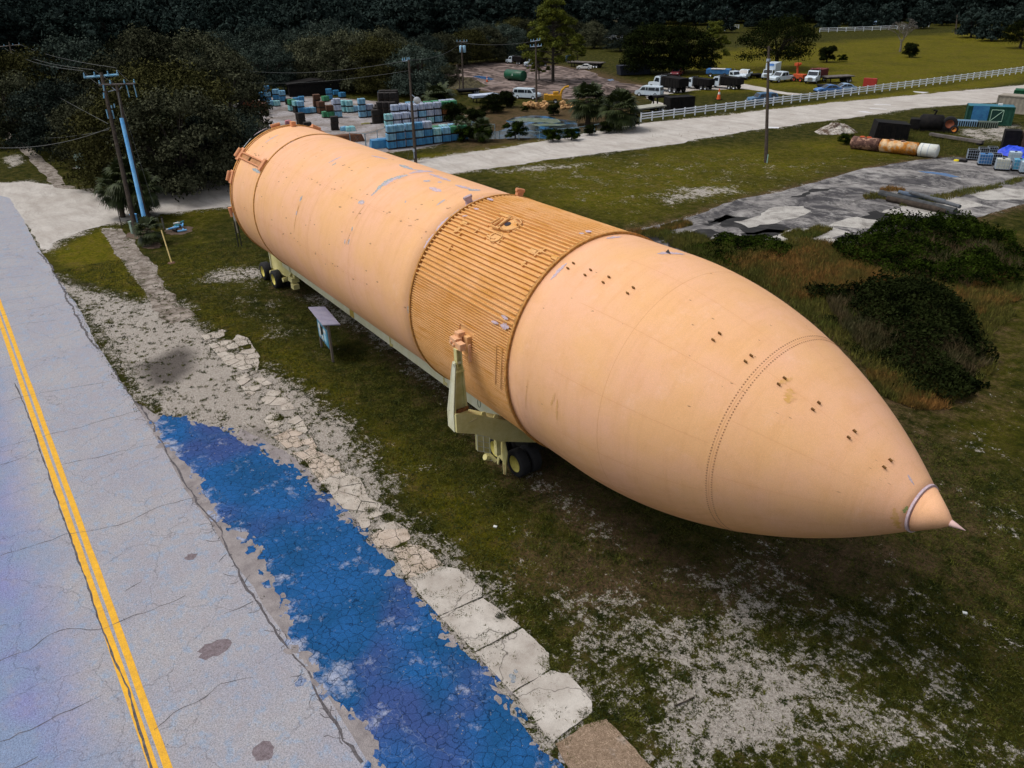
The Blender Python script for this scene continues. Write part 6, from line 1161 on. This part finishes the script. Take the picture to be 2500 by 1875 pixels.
b3 = G(52, 235); e3, t3 = pole((52, 235), (22, 103), .2, .13, 'dark utility pole with crossarm and lamp at the far left edge'); top3 = Vector(b3)+t3; A3 = crossarm(e3, b3, (-8, 115), (49, 109), WOODP, .16, True, top3)
a, c = onray(33, 158, b3+t3*.6), onray(0, 149, b3+t3*.6); MB().tube([a-b3, (a+c)/2-b3+Vector((0, 0, .4)), c-b3], .06, 6).build('lamp_arm', GALV, e3); MB().lathe([(0, .1), (.1, .25), (.25, .1)], tuple(c-b3), 'Z', 10).build('lamp_head', GALV, e3)
def wire(name, a, c, sag, label, r=.022, n=14):
    r *= .6; sag *= .6
    a, c = Vector(a), Vector(c); T(MB().tube([a.lerp(c, i/n)-Vector((0, 0, sag*4*(i/n)*(1-i/n))) for i in range(n+1)], r, 4).build(name, WIRE), label, 'wire')
wire('power_line', onray(*Z1(155, 342), top3), onray(*Z1(890, 522), top1), .8, 'upper sagging wire between the far left pole and the blue crossarm', .03)
wire('power_line', onray(*Z1(90, 380), top3), onray(*Z1(725, 538), top1), 1.0, 'middle sagging wire between the far left pole and the blue crossarm', .03)
wire('power_line', onray(*Z1(35, 372), top3), onray(*Z1(640, 545), top1), 1.2, 'lowest sagging wire between the far left pole and the blue crossarm', .03)
wire('jumper_wire', onray(*Z1(640, 545), top1), onray(*Z1(750, 645), top2), .1, 'left short wire from the blue arm down to the wooden arm', .02); wire('jumper_wire', onray(*Z1(725, 538), top1), onray(*Z1(875, 638), top2), .1, 'middle short wire from the blue arm down to the wooden arm', .02); wire('jumper_wire', onray(*Z1(890, 522), top1), onray(*Z1(1000, 632), top2), .1, 'right short wire from the blue arm down to the wooden arm', .02)
m1 = b1+t1*.5; wire('service_cable', onray(*Z1(135, 560), top3), onray(*Z1(835, 955), m1), .3, 'long cable falling from the far left pole to the middle of the blue armed pole', .03); wire('service_cable', onray(*Z1(850, 985), m1), onray(*Z1(-20, 1140), m1+Vector((-8, -22, -1))), .8, 'pale cable running left from the middle of the leaning pole', .035); wire('service_cable', onray(*Z1(840, 1000), m1), G(125, 402)+Vector((0, 0, 3)), .3, 'thin cable dropping left from the leaning pole', .022)
wire('guy_wire', onray(*Z1(905, 690), top2), G(394, 562), .0, 'guy wire anchored at the yellow sleeve', .02)
e = empty('guy_marker', G(419, 642), 0, 'slanting yellow guy wire sleeve beside the small palm', 'guy marker'); q = onray(394, 562, G(419, 642)+Vector((-1, 0, 1.2)))-G(419, 642); MB().tube([(0, 0, 0), q], .045, 8).build('sleeve', M('pale_yellow_plastic', (.75, .58, .25)), e); MB().lathe([(0, .3), (.06, .22)], (0, 0, 0), 'Z', 12).build('mulch_ring', M('mulch', (.09, .05, .03), (.15, .08, .05), scale=9), e)
# right hand poles
e, t = pole((1870, 397), (1877, 113), .20, .12, 'tall dark bare wooden pole standing on the grass right of the road'); MB().box(tuple(t*.88), (.3, .3, .3)).build('small_box', GALV, e); MB().tube([(.22, -.1, 0), (.22, -.1, .9)], .05, 6).build('meter_pipe', M('pale_green_pipe', (.3, .5, .45)), e)
b4 = G(1015, 399); e, t = pole((1015, 399), (998, 147), .19, .11, 'tall dark pole with a floodlight beside the front pallet row'); top4 = b4+t; crossarm(e, b4, Z2(1595, 183), Z2(1657, 175), GALV, .1, True, top4)
a, c = onray(*Z2(1680, 485), b4+t*.62), onray(*Z2(1730, 520), b4+t*.62); MB().tube([a-b4, c-b4-Vector((0, 0, .1))], .05, 6).build('lamp_arm', GALV, e); dd = Vector((.5, -.4, -.25)).normalized(); R_ = dd.to_track_quat('Z', 'Y').to_matrix(); m = MB().lathe([(0, .12), (.25, .2), (.35, .42), (.42, .42)], (0, 0, 0), 'Z', 16); m.v = [tuple(R_@Vector(v)+(c-b4)) for v in m.v]; m.build('floodlight', M('lamp_white', (.62, .66, .72), rough=.4), e, True)
MB().tube([tuple(t*.3), (-.9, -.7, 0)], .02, 4).build('stay_wire', WIRE, e); MB().tube([(-.25, 0, 0), (-.25, 0, 1.3)], .05, 6).box((-.25, 0, 1.4), (.2, .15, .3)).build('meter_box', GALV, e)
b5 = G(1131, 222); e, t = pole((1131, 222), (1127, 104), .18, .12, 'pole with twin blue grey transformers left of the turning area'); top5 = b5+t; crossarm(e, b5, Z3(240, 378), Z3(335, 376), WOODP, .14, True, top5)
for x in (282, 306): q = onray(*Z3(x, 472), top5)-b5; MB().lathe([(0, .3), (.05, .34), (1.1, .34), (1.18, .2)], (q.x, q.y, q.z), 'Z', 14).build('transformer', M('transformer_blue', (.30, .50, .66)), e, True)
b6 = G(1310, 251); e, t = pole((1310, 251), (1308, 100), .18, .11, 'dark pole standing right of the parked white van'); top6 = b6+t; crossarm(e, b6, Z3(905, 375), Z3(990, 362), GALV, .12, True, top6); crossarm(e, b6, Z3(900, 422), Z3(1005, 414), GALV, .12, True, b6+t*.93)
b7 = G(1067, 213); e, t = pole((1067, 213), (1064, 124), .18, .12, 'dark pole with two pale insulators before the woods, left of the transformers'); crossarm(e, b7, Z3(28, 492), Z3(75, 500), GALV, .1, True, b7+t)
pole((1118, 212), (1116, 158), .25, .2, 'short dark stub pole left of the transformer pole'); pole((1122, 219), (1121, 180), .1, .08, 'thin short post beside the transformer pole')
e, t = pole(ZF(418, 185), ZF(430, 42), .2, .12, 'distant pale blue pole above the black oak', mat=GALV); pole(ZF(1800, 205), ZF(1812, 90), .22, .14, 'distant dark pole at the right end of the field'); pole(Z3(1888, 135), Z3(1890, 68), .3, .2, 'distant pole in the woods above the field')
wire('power_line', top4, top5, 1.2, 'wire from the floodlight pole to the transformer pole', .03); wire('power_line', top4, onray(585, 170, G(600, 230)+Vector((0, 0, 5))), 1.5, 'wire from the floodlight pole left across the woods', .03); wire('power_line', b4+(top4-b4)*.9, onray(600, 201, G(600, 235)+Vector((0, 0, 3))), 1., 'lower wire from the floodlight pole left over the yard', .025); wire('power_line', top5, top6, .8, 'wire from the transformer pole to the pole by the van', .03)
# water tower legs at the top edge
e = empty('water_tower', G(1160, 62), 0, 'tall white water tower legs above the woods at the top', 'water tower'); hh = HT(e.location, -30)
for x, y in ((-4, -4), (4, -4), (4, 4), (-4, 4)): MB().tube([(x*1.15, y*1.15, 0), (x, y, hh)], .35, 8).build('leg', M('tower_white', (.62, .66, .66)), e)
MB().lathe([(hh-1, 1.), (hh, 5.5), (hh+5, 6), (hh+7, 3)], (0, 0, 0), 'Z', 20).build('water_bowl', MATS['tower_white'], e, True); z5_ = HT(e.location, 1); MB().box((0, 0, z5_), (9.2, 9.2, .5)).build('ring_beam', MATS['tower_white'], e)
# ------------------------------------------------------------------ information kiosk
kr, kl = Vector((-17.32, -3.84, 0)), Vector((-19.55, -3.55, 0)); kc = (kr+kl)/2; d_ = kr-kl; hd = math.atan2(d_.y, d_.x); KL = d_.length; e = empty('information_board', kc, hd, 'small roofed information board with blue panels standing beside the tank', 'information board')
for s_ in (-1, 1): MB().box((s_*KL/2, 0, 1.1), (.11, .11, 2.2)).build('post', M('weathered_post', (.13, .105, .09), (.2, .17, .15), scale=4), e)
MB().box((0, -.02, 1.28), (KL-.14, .08, 1.15)).build('board_back', WOODP, e); pnl = MB().box((0, -.075, 1.28), (KL-.26, .03, 1.02)).build('display_panel', M('display_blue', (.05, .22, .36), (.10, .32, .46), scale=2, rough=.3), e)
for x, z, w_, h_, mt in ((-.62, 1.5, .38, .3, LAMP), (-.6, 1.1, .3, .32, LAMP), (-.12, 1.42, .36, .5, GLS), (.42, 1.55, .5, .2, LAMP), (.42, 1.15, .5, .4, M('sheet_pale_blue', (.3, .5, .62))), (-.14, .98, .4, .2, LAMP)): MB().box((x, -.095, z), (w_, .012, h_)).build('notice_sheet', mt, pnl)
for x in (-.33, .12): MB().box((x, -.1, 1.28), (.04, .03, 1.04)).build('panel_divider', WOODP, e)
m = MB(); rf = [(-KL/2-.45, -.34, 2.33), (KL/2+.2, -.34, 2.33), (KL/2+.2, .6, 2.16), (-KL/2-.45, .6, 2.16)]; m.poly(rf, .04)
m.build('roof', M('lavender_roof_metal', (.34, .34, .48), (.44, .43, .54), scale=3, rough=.45), e); m = MB()
for i in range(15): x = -KL/2-.43+i*(KL+.61)/14; m.tube([(x, -.34, 2.34), (x, .6, 2.17)], .02, 4)
m.build('roof_ribs', MATS['lavender_roof_metal'], e)
# chain link fences
CL = M('chain_link_post', (.22, .34, .40), (.16, .22, .26), scale=3); 
def chain(f, pts, h, label, mesh_=True, step=2.5):
    e = longfence(f, pts, h, 1, label, CL, 'chain_link_fence', step, .035, .028); w_ = [f(*q) for q in pts]; m = MB()
    for i in range(len(w_)-1):
        a, c = w_[i]-w_[0], w_[i+1]-w_[0]; L = (c-a).length; n = int(L/.35)
        for j in range(n):
            for s_ in (-1, 1):
                t0 = j/n; t1 = t0+s_*h/L
                if 0 <= t1 <= 1: m.tube([a.lerp(c, t0)+Vector((0, 0, .05)), a.lerp(c, t1)+Vector((0, 0, h-.05))], .006, 3, False)
    T(m.build('wire_mesh', CL, e), kind='stuff'); return e
chain(lambda x, y: GZ(Z2, x, y), [(1130,935),(1265,945)], 1.5, 'chain link gate section left of the blue bag heap'); chain(lambda x, y: GZ(Z2, x, y), [(1268,945),(1375,915),(1460,880)], 1.5, 'chain link fence behind the blue bag heap')
chain(lambda x, y: GZ(Z3, x, y), [(380,1215),(480,1240),(585,1240)], 1.7, 'chain link fence left of the pond with a tall corner post'); chain(lambda x, y: GZ(Z3, x, y), [(625,1250),(800,1255),(985,1258)], 1.0, 'low chain link fence along the near bank of the pond'); chain(lambda x, y: GZ(Z3, x, y), [(1110,1250),(1300,1235),(1480,1205),(1650,1175),(1800,1160),(1880,1140)], 1.2, 'chain link fence from the pond to the white ranch fence')
# green pedestals, meter boxes, pipes by the palms
for x, y, h, sx, mt, lb in ((325,570,.95,.28,M('pale_green_box',(.30,.40,.33),(.22,.30,.26),scale=3),'pale green utility pedestal at the foot of the palms'),(334,560,1.25,.42,BCON,'blue box strapped beside the pale green pedestal'),(401,560,1.0,.12,WOODP,'short grey post with a dark cap right of the palms'),(298,556,1.9,.07,WOODD,'thin dark post left of the palms')):
    e = empty('utility_pedestal' if sx > .2 else 'short_post', G(x, y), .4, lb, 'utility box' if sx > .2 else 'post'); MB().box((0, 0, h/2), (sx, sx*.8, h)).build('body', mt, e, bevel=.02); MB().box((0, 0, h+.04), (sx*1.15, sx*.95, .08)).build('cap', mt if sx > .2 else BLK, e)
e = empty('utility_cabinet', G(199, 410), .5, 'pale green cabinet with a slanted top alone under the far oaks', 'utility box'); MB().prism([(-.35, 0), (.35, 0), (.35, 1.25), (-.1, 1.6), (-.35, 1.5)], -.4, .4).build('body', MATS['pale_green_box'], e, bevel=.03); MB().box((0, 0, .04), (1.3, 1.2, .08)).build('base_slab', SLAB, e)
for i in range(9):
    a = random.uniform(0, 3.14); q = G(437+random.uniform(-18, 18), 560+random.uniform(-8, 8)); L = random.uniform(.5, 1.3); mt = (BCON, BLK, M('teal_pipe', (.05, .25, .3)), LAMP)[i % 4]
    o = MB().tube([(-L/2, 0, 0), (L/2, 0, random.uniform(0, .25))], .07, 8).tube([(L*.1, 0, 0), (L*.1, .25, .12)], .06, 6).build('pipe_fitting', mt); o.location = (q.x, q.y, .09+.05*i*.5); o.rotation_euler = (0, 0, a); T(o, ('blue', 'black', 'teal', 'white')[i % 4]+' pipe fitting in the small heap right of the palms', 'pipe', 'heap of pipe fittings')
MUL = M('mulch', (.10, .055, .035), (.16, .09, .06), scale=6)
for x, y, r in ((372, 600, .9), (345, 572, 1.5), (437, 562, 1.4)): q = G(x, y); v = [(q.x+r*math.cos(a)*random.uniform(.8, 1.15), q.y+r*.8*math.sin(a)*random.uniform(.8, 1.15), .006) for a in np.linspace(0, 6.28, 25)[:-1]]; T(MB().poly(v).build('mulch_bed', M('mulch_bed', (.13, .085, .06), (.07, .045, .03), scale=5, speck=.4)), 'brown mulch patch on the grass near the palms', 'mulch', kind='structure')
# ------------------------------------------------------------------ right hand yard
p, h, L = at2(Z5, (500, 640), (1330, 735)); RW = M('rusty_white_paint', (.62, .58, .50), (.40, .15, .03), scale=1.1, speck=.4, bscale=4, fac=(.44, .52), detail=8, rough=.8); RDK = M('rusty_dark_paint', (.10, .05, .04), (.38, .22, .15), scale=1.6, speck=.4, bscale=4, fac=(.5, .6), detail=8, rough=.9)
e = empty('rusty_tank', p, h, 'long rust streaked cylindrical tank with a white end lying in the weeds', 'tank'); r = .70
for x0, x1, mt, nm in ((-L/2, -L*.16, RDK, 'dark_section'), (-L*.155, L*.28, M('orange_rust_paint', (.62, .44, .26), (.42, .16, .02), scale=1.3, speck=.4, bscale=4, fac=(.44, .54), detail=8), 'rust_section'), (L*.285, L/2, M('white_tank_paint', (.62, .64, .60), (.45, .35, .25), scale=2, fac=(.55, .7)), 'white_end')): MB().lathe([(x0, r*.7), (x0+.12, r), (x1-.12, r), (x1, r*.72)], (0, 0, r), 'X', 26).build(nm, mt, e, True)
for x in (-L*.38, -L*.3, -.3, .9): MB().lathe([(r*1.9, .28), (r*2.05, .3), (r*2.1, .2)], (x, 0, 0), 'Z', 14).build('hatch', ORGM if x < -2 else RDK, e)
for x in (L*.33, L*.40): MB().lathe([(x, r*1.01), (x+.06, r*1.02)], (0, 0, r), 'X', 26, False).build('band', GALV, e)
e = empty('tarped_box', *at2(Z5, (690, 550), (1020, 555))[:2], 'big black sloping box behind the rusty tank', 'container'); L = at2(Z5, (690, 550), (1020, 555))[2]; MB().prism([(-L/2, 0), (L/2, 0), (L/2+.1, 1.9), (-L/2+.3, 2.2)], -1.3, 1.3).build('body', BLK, e, bevel=.05)
for i in range(6): MB().box((-L/2+.6+i*L/6.5, -1.32, 1.0), (.06, .05, 1.7)).build('rib', BLK, e)
e = empty('old_tanker', *at2(Z5, (1060, 465), (1490, 490))[:2], 'black cylindrical tanker wreck with a raised wheel, between the black box and the green container', 'machine'); L = at2(Z5, (1060, 465), (1490, 490))[2]
MB().lathe([(-L*.3, .7), (-L*.25, 1.0), (L*.2, 1.0), (L*.25, .7)], (0, 0, 1.05), 'X', 22).build('barrel', BLK, e, True); MB().box((-L*.38, 0, .9), (L*.25, 1.6, 1.2)).build('engine', BLK, e, bevel=.1); MB().tube([(0, 0, 1.9), (.2, 0, 2.5), (-.2, 0, 2.55)], .13, 6).build('spout', BLK, e); MB().box((0, 0, .35), (L*.8, 1.4, .4)).build('skid', BLK, e)
wheel(None, (L*.38, -.5, 1.1), .9, .4, -1, e, .5, RUB, M('rust_rim', (.2, .06, .03)), 20, 0); wheel(None, (L*.5, -.6, .5), .5, .3, -1, e, .5, RUB, M('orange_rim', (.6, .2, .04)), 18, 0)
# containers
def container(pos, hd, L, mat, label, hgt=2.6, wd=2.4, roof=None, extra=None):
    e = empty('shipping_container', pos, hd, label, 'container'); m = MB(); n = int(L/.28)
    for s_ in (-1, 1):
        v = []
        for i in range(n+1): x = -L/2+L*i/n; y = s_*(wd/2-(0 if i % 2 else .05)); v += [(x, y, .12), (x, y, hgt-.08)]
        m.add(v, [(2*i, 2*i+2, 2*i+3, 2*i+1) for i in range(n)])
    m.build('side_wall', mat, e); MB().box((0, 0, hgt/2), (L-.04, wd-.12, hgt-.1)).build('core', mat, e); MB().box((0, 0, hgt-.03), (L, wd, .08)).build('roof', roof or mat, e); f = MB()
    for x in (-L/2, L/2):
        for y in (-wd/2, wd/2): f.box((x, y, hgt/2), (.14, .14, hgt))
    for s_ in (-1, 1):
        for z in (.08, hgt-.06): f.box((0, s_*wd/2, z), (L, .12, .14))
    f.build('frame', mat, e); d2 = MB()
    for y in (-.7, -.25, .25, .7): d2.tube([(L/2+.06, y, .3), (L/2+.06, y, hgt-.3)], .025, 5)
    d2.build('door_bars', GALV, e)
    if extra: extra(e, L, wd, hgt)
    return e
def cex(e, L, wd, hgt):
    m = MB(); x0, x1, z0, z1, y = L*.02, L*.28, .5, 1.9, -wd/2-.06
    for a, c in (((x0, z0), (x1, z0)), ((x1, z0), (x1, z1)), ((x1, z1), (x0, z1)), ((x0, z1), (x0, z0)), ((x0, z0), (x1, z1))): m.tube([(a[0], y, a[1]), (c[0], y, c[1])], .035, 4)
    m.build('window_frame', M('pale_green_frame', (.35, .55, .42)), e); MB().box(((x0+x1)/2, y+.02, (z0+z1)/2), (x1-x0, .02, z1-z0)).build('hatch_panel', M('dark_green_hatch', (.01, .045, .035)), e)
    MB().box((-L*.22, y, 1.4), (L*.36, .02, 1.9)).build('blue_panel', M('container_blue', (.03, .13, .30), (.05, .22, .40), scale=2), e)
    MB().box((L*.2, .3, hgt+.12), (.5, .4, .2)).build('roof_unit', LAMP, e)
p, h, L = at2(Z5, (1595, 405), (2035, 425)); container(p+Vector((-.5, 1, 0)), h, L, M('container_green', (.012, .06, .04), (.02, .09, .06), scale=2), 'dark green shipping container with a blue panel and a framed hatch', 2.3, roof=M('roof_teal', (.04, .20, .26), (.03, .12, .18), scale=1.5), extra=cex)
p, h, L = at2(Z5, (2050, 360), (2330, 385)); container(G(2500, 285)+Vector((-1, 3, 0)), h, 7.5, M('beige_sheet', (.32, .29, .24), (.25, .22, .18), scale=2), 'beige corrugated container at the right edge behind the green one', 2.3)
p, h, L = at2(Z5, (2080, 260), (2250, 270)); container(G(2495, 262)+Vector((0, 4, 0)), h, 6, M('deep_green', (.01, .09, .04)), 'small deep green container at the top right edge', 2.0)
for x0, x1, y, lb, mt in ((1520,1715,418,'blue slatted crate in front of the green container',M('pale_blue_slats',(.25,.4,.55),(.15,.28,.42),scale=3)),(1720,1910,432,'low grey green slatted frame in front of the green container',M('grey_slats',(.14,.18,.15)))):
    p, h, L = at2(Z5, (x0, y), (x1, y+8)); e = empty('slatted_crate', p, h, lb, 'crate'); MB().box((0, 0, .3), (L, 1.2, .6)).build('body', BLK, e); m = MB()
    for i in range(9): m.box((-L/2+L*(i+.5)/9, -.63, .35), (.1, .04, .7))
    for i in range(7): m.box((0, -.5+i*.17, .66), (L, .07, .05))
    m.build('slats', mt, e)
# IBC totes and blue boxes
def tote(x, y, label, mt, k=1., rz=.5, z=0.):
    e = empty('liquid_tote', GZ(Z5, x, y)+Vector((0, 0, z)), h+rz-.5, label, 'tote'); e.scale = (k,)*3; MB().box((0, 0, .62), (1.1, .92, .92)).build('bottle', mt, e, bevel=.08); MB().box((0, 0, .08), (1.2, 1.0, .14)).build('pallet_base', BLK, e); m = MB()
    for i in range(6):
        x_ = -.57+i*.228
        for s_ in (-1, 1): m.tube([(x_, s_*.49, .15), (x_, s_*.49, 1.1)], .014, 4)
    for i in range(5):
        y_ = -.48+i*.24
        for s_ in (-1, 1): m.tube([(s_*.58, y_, .15), (s_*.58, y_, 1.1)], .014, 4)
    for z_ in (.2, .5, .8, 1.1): m.tube([(-.58, -.49, z_), (.58, -.49, z_), (.58, .49, z_), (-.58, .49, z_), (-.58, -.49, z_)], .016, 4)
    m.build('cage', GALV, e); MB().lathe([(1.08, .12), (1.14, .12)], (0, 0, 0), 'Z', 10).build('lid', BLK, e)
WT = M('tote_white', (.60, .60, .50), (.50, .52, .46), scale=3, rough=.4)
tote(1950, 850, 'white caged tote in front of the blue tarp', WT, 1.05); tote(2070, 770, 'white caged tote half behind the blue box', M('tote_paleblue', (.45, .58, .66)), .95); tote(2115, 855, 'blue caged tote right of the white one at the frame edge', M('tote_blue', (.04, .22, .42), (.1, .4, .55), scale=3), 1.05); tote(2190, 880, 'cyan white tote cut by the right edge of the frame', MATS['tote_paleblue'], 1.05)
tote(1785, 800, 'solid blue tote on a dark pallet at the edge of the concrete', M('tote_deep', (.03, .13, .34), (.04, .18, .42), scale=3), 1.05); tote(1670, 750, 'black tote with a white lid, leftmost of the totes', BLK, .95); tote(1880, 790, 'black tote between the blue and the white one', BLK, .95); tote(1770, 720, 'black tote behind the solid blue one', BLK, .85); tote(1855, 705, 'small black tote behind the others', BLK, .8)
for x, y, sz, mt, lb in ((1520,762,(.5,.5,.16),M('yellow_lid',(.75,.6,.02)),'small round yellow lid on the grass edge'),(1583,772,(.7,.5,.22),BLK,'small flat black box beside the yellow lid'),(1815,665,(1.4,.6,.3),M('olive_box',(.06,.05,.03)),'dark olive box behind the totes')):
    q = GZ(Z5, x, y); o = (MB().lathe([(0, .28), (.12, .26), (.16, .1)], (0, 0, 0), 'Z', 16) if 'round' in lb else MB().box((0, 0, sz[2]/2), sz, tx=.9, ty=.9)).build('lid' if 'round' in lb else 'small_box', mt); o.location = q; T(o, lb, 'box' if 'box' in lb else 'lid')
m = MB(); n = 12; w0, w1, w2, w3 = GZ(Z5, 1880, 690), GZ(Z5, 2172, 755), GZ(Z5, 2400, 700), GZ(Z5, 1930, 655); v = []
for i in range(n+1):
    for j in range(n+1): q = w0.lerp(w1, i/n).lerp(w3.lerp(w2, i/n), j/n); ed = min(i, n-i, j, n-j)/n*2; v.append((q.x, q.y, .03+.9*min(1, ed*2.4)*(.7+.25*math.sin(i*1.7)*math.cos(j*1.3))))
m.add(v, [(i*(n+1)+j, (i+1)*(n+1)+j, (i+1)*(n+1)+j+1, i*(n+1)+j+1) for i in range(n) for j in range(n)]); T(m.build('tarpaulin', M('ultramarine_tarp', (.015, .05, .55), (.02, .08, .7), scale=1, rough=.4, spec=.4)), 'bright ultramarine tarpaulin draped over a low heap at the right edge', 'tarpaulin')
q = GZ(Z5, 2100, 660); e = empty('wood_crates', q, h, 'dark wooden crates standing behind the blue tarpaulin', 'crate'); MB().box((-.8, 0, 1.1), (1.6, 1.3, 2.2)).build('crate_box', BLK, e, bevel=.03); MB().box((1.2, 0, 1.0), (2.0, 1.3, 2.0)).build('crate_box', M('brown_planks', (.09, .05, .03), (.05, .03, .02), scale=4), e, bevel=.03)
# long beam in the weeds, lying poles, sand heap
a, c = GZ(Z5, 1262, 530), GZ(Z5, 1768, 610); e = empty('concrete_beam', (a+c)/2, math.atan2((c-a).y, (c-a).x), 'long grey beam lying in the weeds behind the rusty tank', 'beam'); MB().box((0, 0, .35), ((c-a).length, .5, .3)).build('beam', WOODP, e); [MB().box((x, 0, .1), (.4, .7, .2)).build('support_block', BLK, e) for x in (-2., 3.)]
for i, (p0, p1, r, mt, lb) in enumerate((((780,1110),(1500,1290),.26,M('wet_pole',(.03,.032,.035),(.07,.075,.08),scale=2),'thickest dark utility pole lying across the stained concrete'),((960,1090),(1400,1180),.16,M('bluish_pole',(.06,.09,.14),(.12,.15,.2),scale=2),'thin bluish pole lying at the back of the pole bundle'),((850,1150),(1420,1275),.2,WOODD,'dark wooden pole lying at the near side of the bundle'),((1060,1120),(1540,1265),.13,M('dull_pipe',(.12,.13,.15),(.07,.075,.08)),'grey pipe lying on top of the pole bundle'))):
    a, c = GZ(Z5, *p0), GZ(Z5, *p1); r *= 1.25; zz_ = (.33, .25, .25, .55)[i]; o = MB().tube([(a.x, a.y, zz_), (c.x, c.y, zz_)], r, 12).build('lying_pole', mt); T(o, lb, 'pole')
def heap(f, pts, h, mat, label, name, cat, seed, nz=.35):
    w_ = [f(*q) for q in pts]; pa = np.array([(q.x, q.y) for q in w_]); lo, hi = pa.min(0)-.3, pa.max(0)+.3; n = 40; xs = np.linspace(lo[0], hi[0], n); ys = np.linspace(lo[1], hi[1], n); X, Y = np.meshgrid(xs, ys, indexing='ij'); P_ = np.stack([X.ravel(), Y.ravel()], 1); dd = inpoly(P_, [tuple(q) for q in pa]); g = np.random.default_rng(seed)
    mx_ = dd.max(); z = h*np.clip(dd/mx_, 0, 1)**.8*(1+nz*np.sin(P_[:, 0]*2.1+seed)*np.cos(P_[:, 1]*2.7))*(1+.12*g.normal(size=len(dd)))-.05*(dd < 0); m = MB(); m.v = [(P_[i, 0], P_[i, 1], z[i]) for i in range(len(z))]; m.f = [(i*n+j, (i+1)*n+j, (i+1)*n+j+1, i*n+j+1) for i in range(n-1) for j in range(n-1) if dd[i*n+j] > -.6]
    return T(m.build(name, mat, smooth=False), label, cat)
heap(lambda x, y: GZ(Z5, x, y), [(150,480),(240,430),(380,420),(520,450),(570,490),(450,505),(300,510),(200,505)], .8, M('pale_sand_heap', (.44, .41, .37), (.10, .065, .045), scale=.9, speck=.4, bscale=4, fac=(.42, .56)), 'pale sand heap with a brown left flank beside the gravel road', 'sand_heap', 'sand heap', 4)
heap(lambda x, y: GZ(Z3, x, y), [(140,790),(200,735),(330,720),(450,740),(520,775),(400,800),(250,805)], 1.2, M('brush_heap', (.09, .075, .03), (.03, .025, .015), scale=1.5, speck=.5, bscale=5), 'brownish brush heap at the left of the turning area', 'brush_heap', 'brush heap', 6)
q = GZ(Z5, 430, 560); e = treepx('bush2', q.x*0+1950+455/3.949, 200+600/3.949, 200+470/3.949, 'grey leafless shrub at the left end of the rusty tank', cat='bush')
for x, y, lb in ((3, 2, ''),): pass
# distant red and white things among the trees
o = MB().lathe([(0, .4), (.6, .8), (1.4, .8), (2, .3)], (0, 0, 0), 'Z', 12).build('red_barrel', REDP); o.location = GZ(Z3, 1803, 305); T(o, 'small red thing hanging among the trees above the field', 'barrel')
e = empty('tailgate', GZ(Z5, 680, 52), .3, 'small dark red tailgate sticking up behind the ranch fence', 'metal part'); MB().box((0, 0, .8), (2.2, .5, 1.4)).build('panel', REDP, e, bevel=.05)
# litter and pebbles on the near ground
for x, y, sx, lb in ((1209,1287,.09,'small white paper scrap on the dark grass in front of the tank'),(1264,1600,.0,''),(2355,1498,.09,'small white scrap on the grass at the lower right')):
    if sx: o = MB().box((0, 0, .03), (sx*1.6, sx, .05)).build('paper_scrap', LAMP, bevel=.01); o.location = G(x, y); o.rotation_euler = (0, 0, .6); T(o, lb, 'litter')
for i, (x, y, r) in enumerate(((1045, 1240, .12), (1060, 1215, .08), (1048, 1262, .08))):
    q = GZ(ZM, x, y); v = [(q.x+r*math.cos(a)*random.uniform(.7, 1.2), q.y+r*.8*math.sin(a)*random.uniform(.7, 1.2), .0385) for a in np.linspace(0, 6.28, 13)[:-1]]; T(MB().poly(v).build('dropping_stain', M('blue_grey_stain', (.13, .17, .22), (.3, .32, .34), scale=9)), 'blue grey splotch on a pavement slab', 'stain', kind='structure')
a, c = G(1647, 1725), G(1695, 1703); T(MB().tube([a+Vector((0, 0, .03)), (a+c)/2+Vector((.05, .12, .05)), c+Vector((0, 0, .03))], .022, 5).build('fallen_stick', WOODD), 'dark curved stick lying on the pale sandy ground', 'stick')
# pebbles and crumbled slab pieces on the shoulder
g4 = np.random.default_rng(21); m = MB()
cand = np.stack([g4.uniform(-30, 14, 9000), g4.uniform(-17, 2, 9000)], 1); zz_ = zone_at(cand, 0); cand = cand[(zz_ > .55)][:1500]
for x, y in cand:
    r = g4.uniform(.012, .045); a = g4.uniform(0, 6.28); v = [(x+r*math.cos(a+k*2.09)*g4.uniform(.7, 1.3), y+r*math.sin(a+k*2.09)*g4.uniform(.7, 1.3), .004) for k in range(3)]+[(x, y, r*.7)]; m.add(v, [(0, 1, 3), (1, 2, 3), (2, 0, 3)])
T(m.build('pebbles', M('pebble_stone', (.42, .38, .34), (.2, .18, .16), scale=3)), 'scattered pebbles on the bare ground', 'pebbles', kind='stuff')
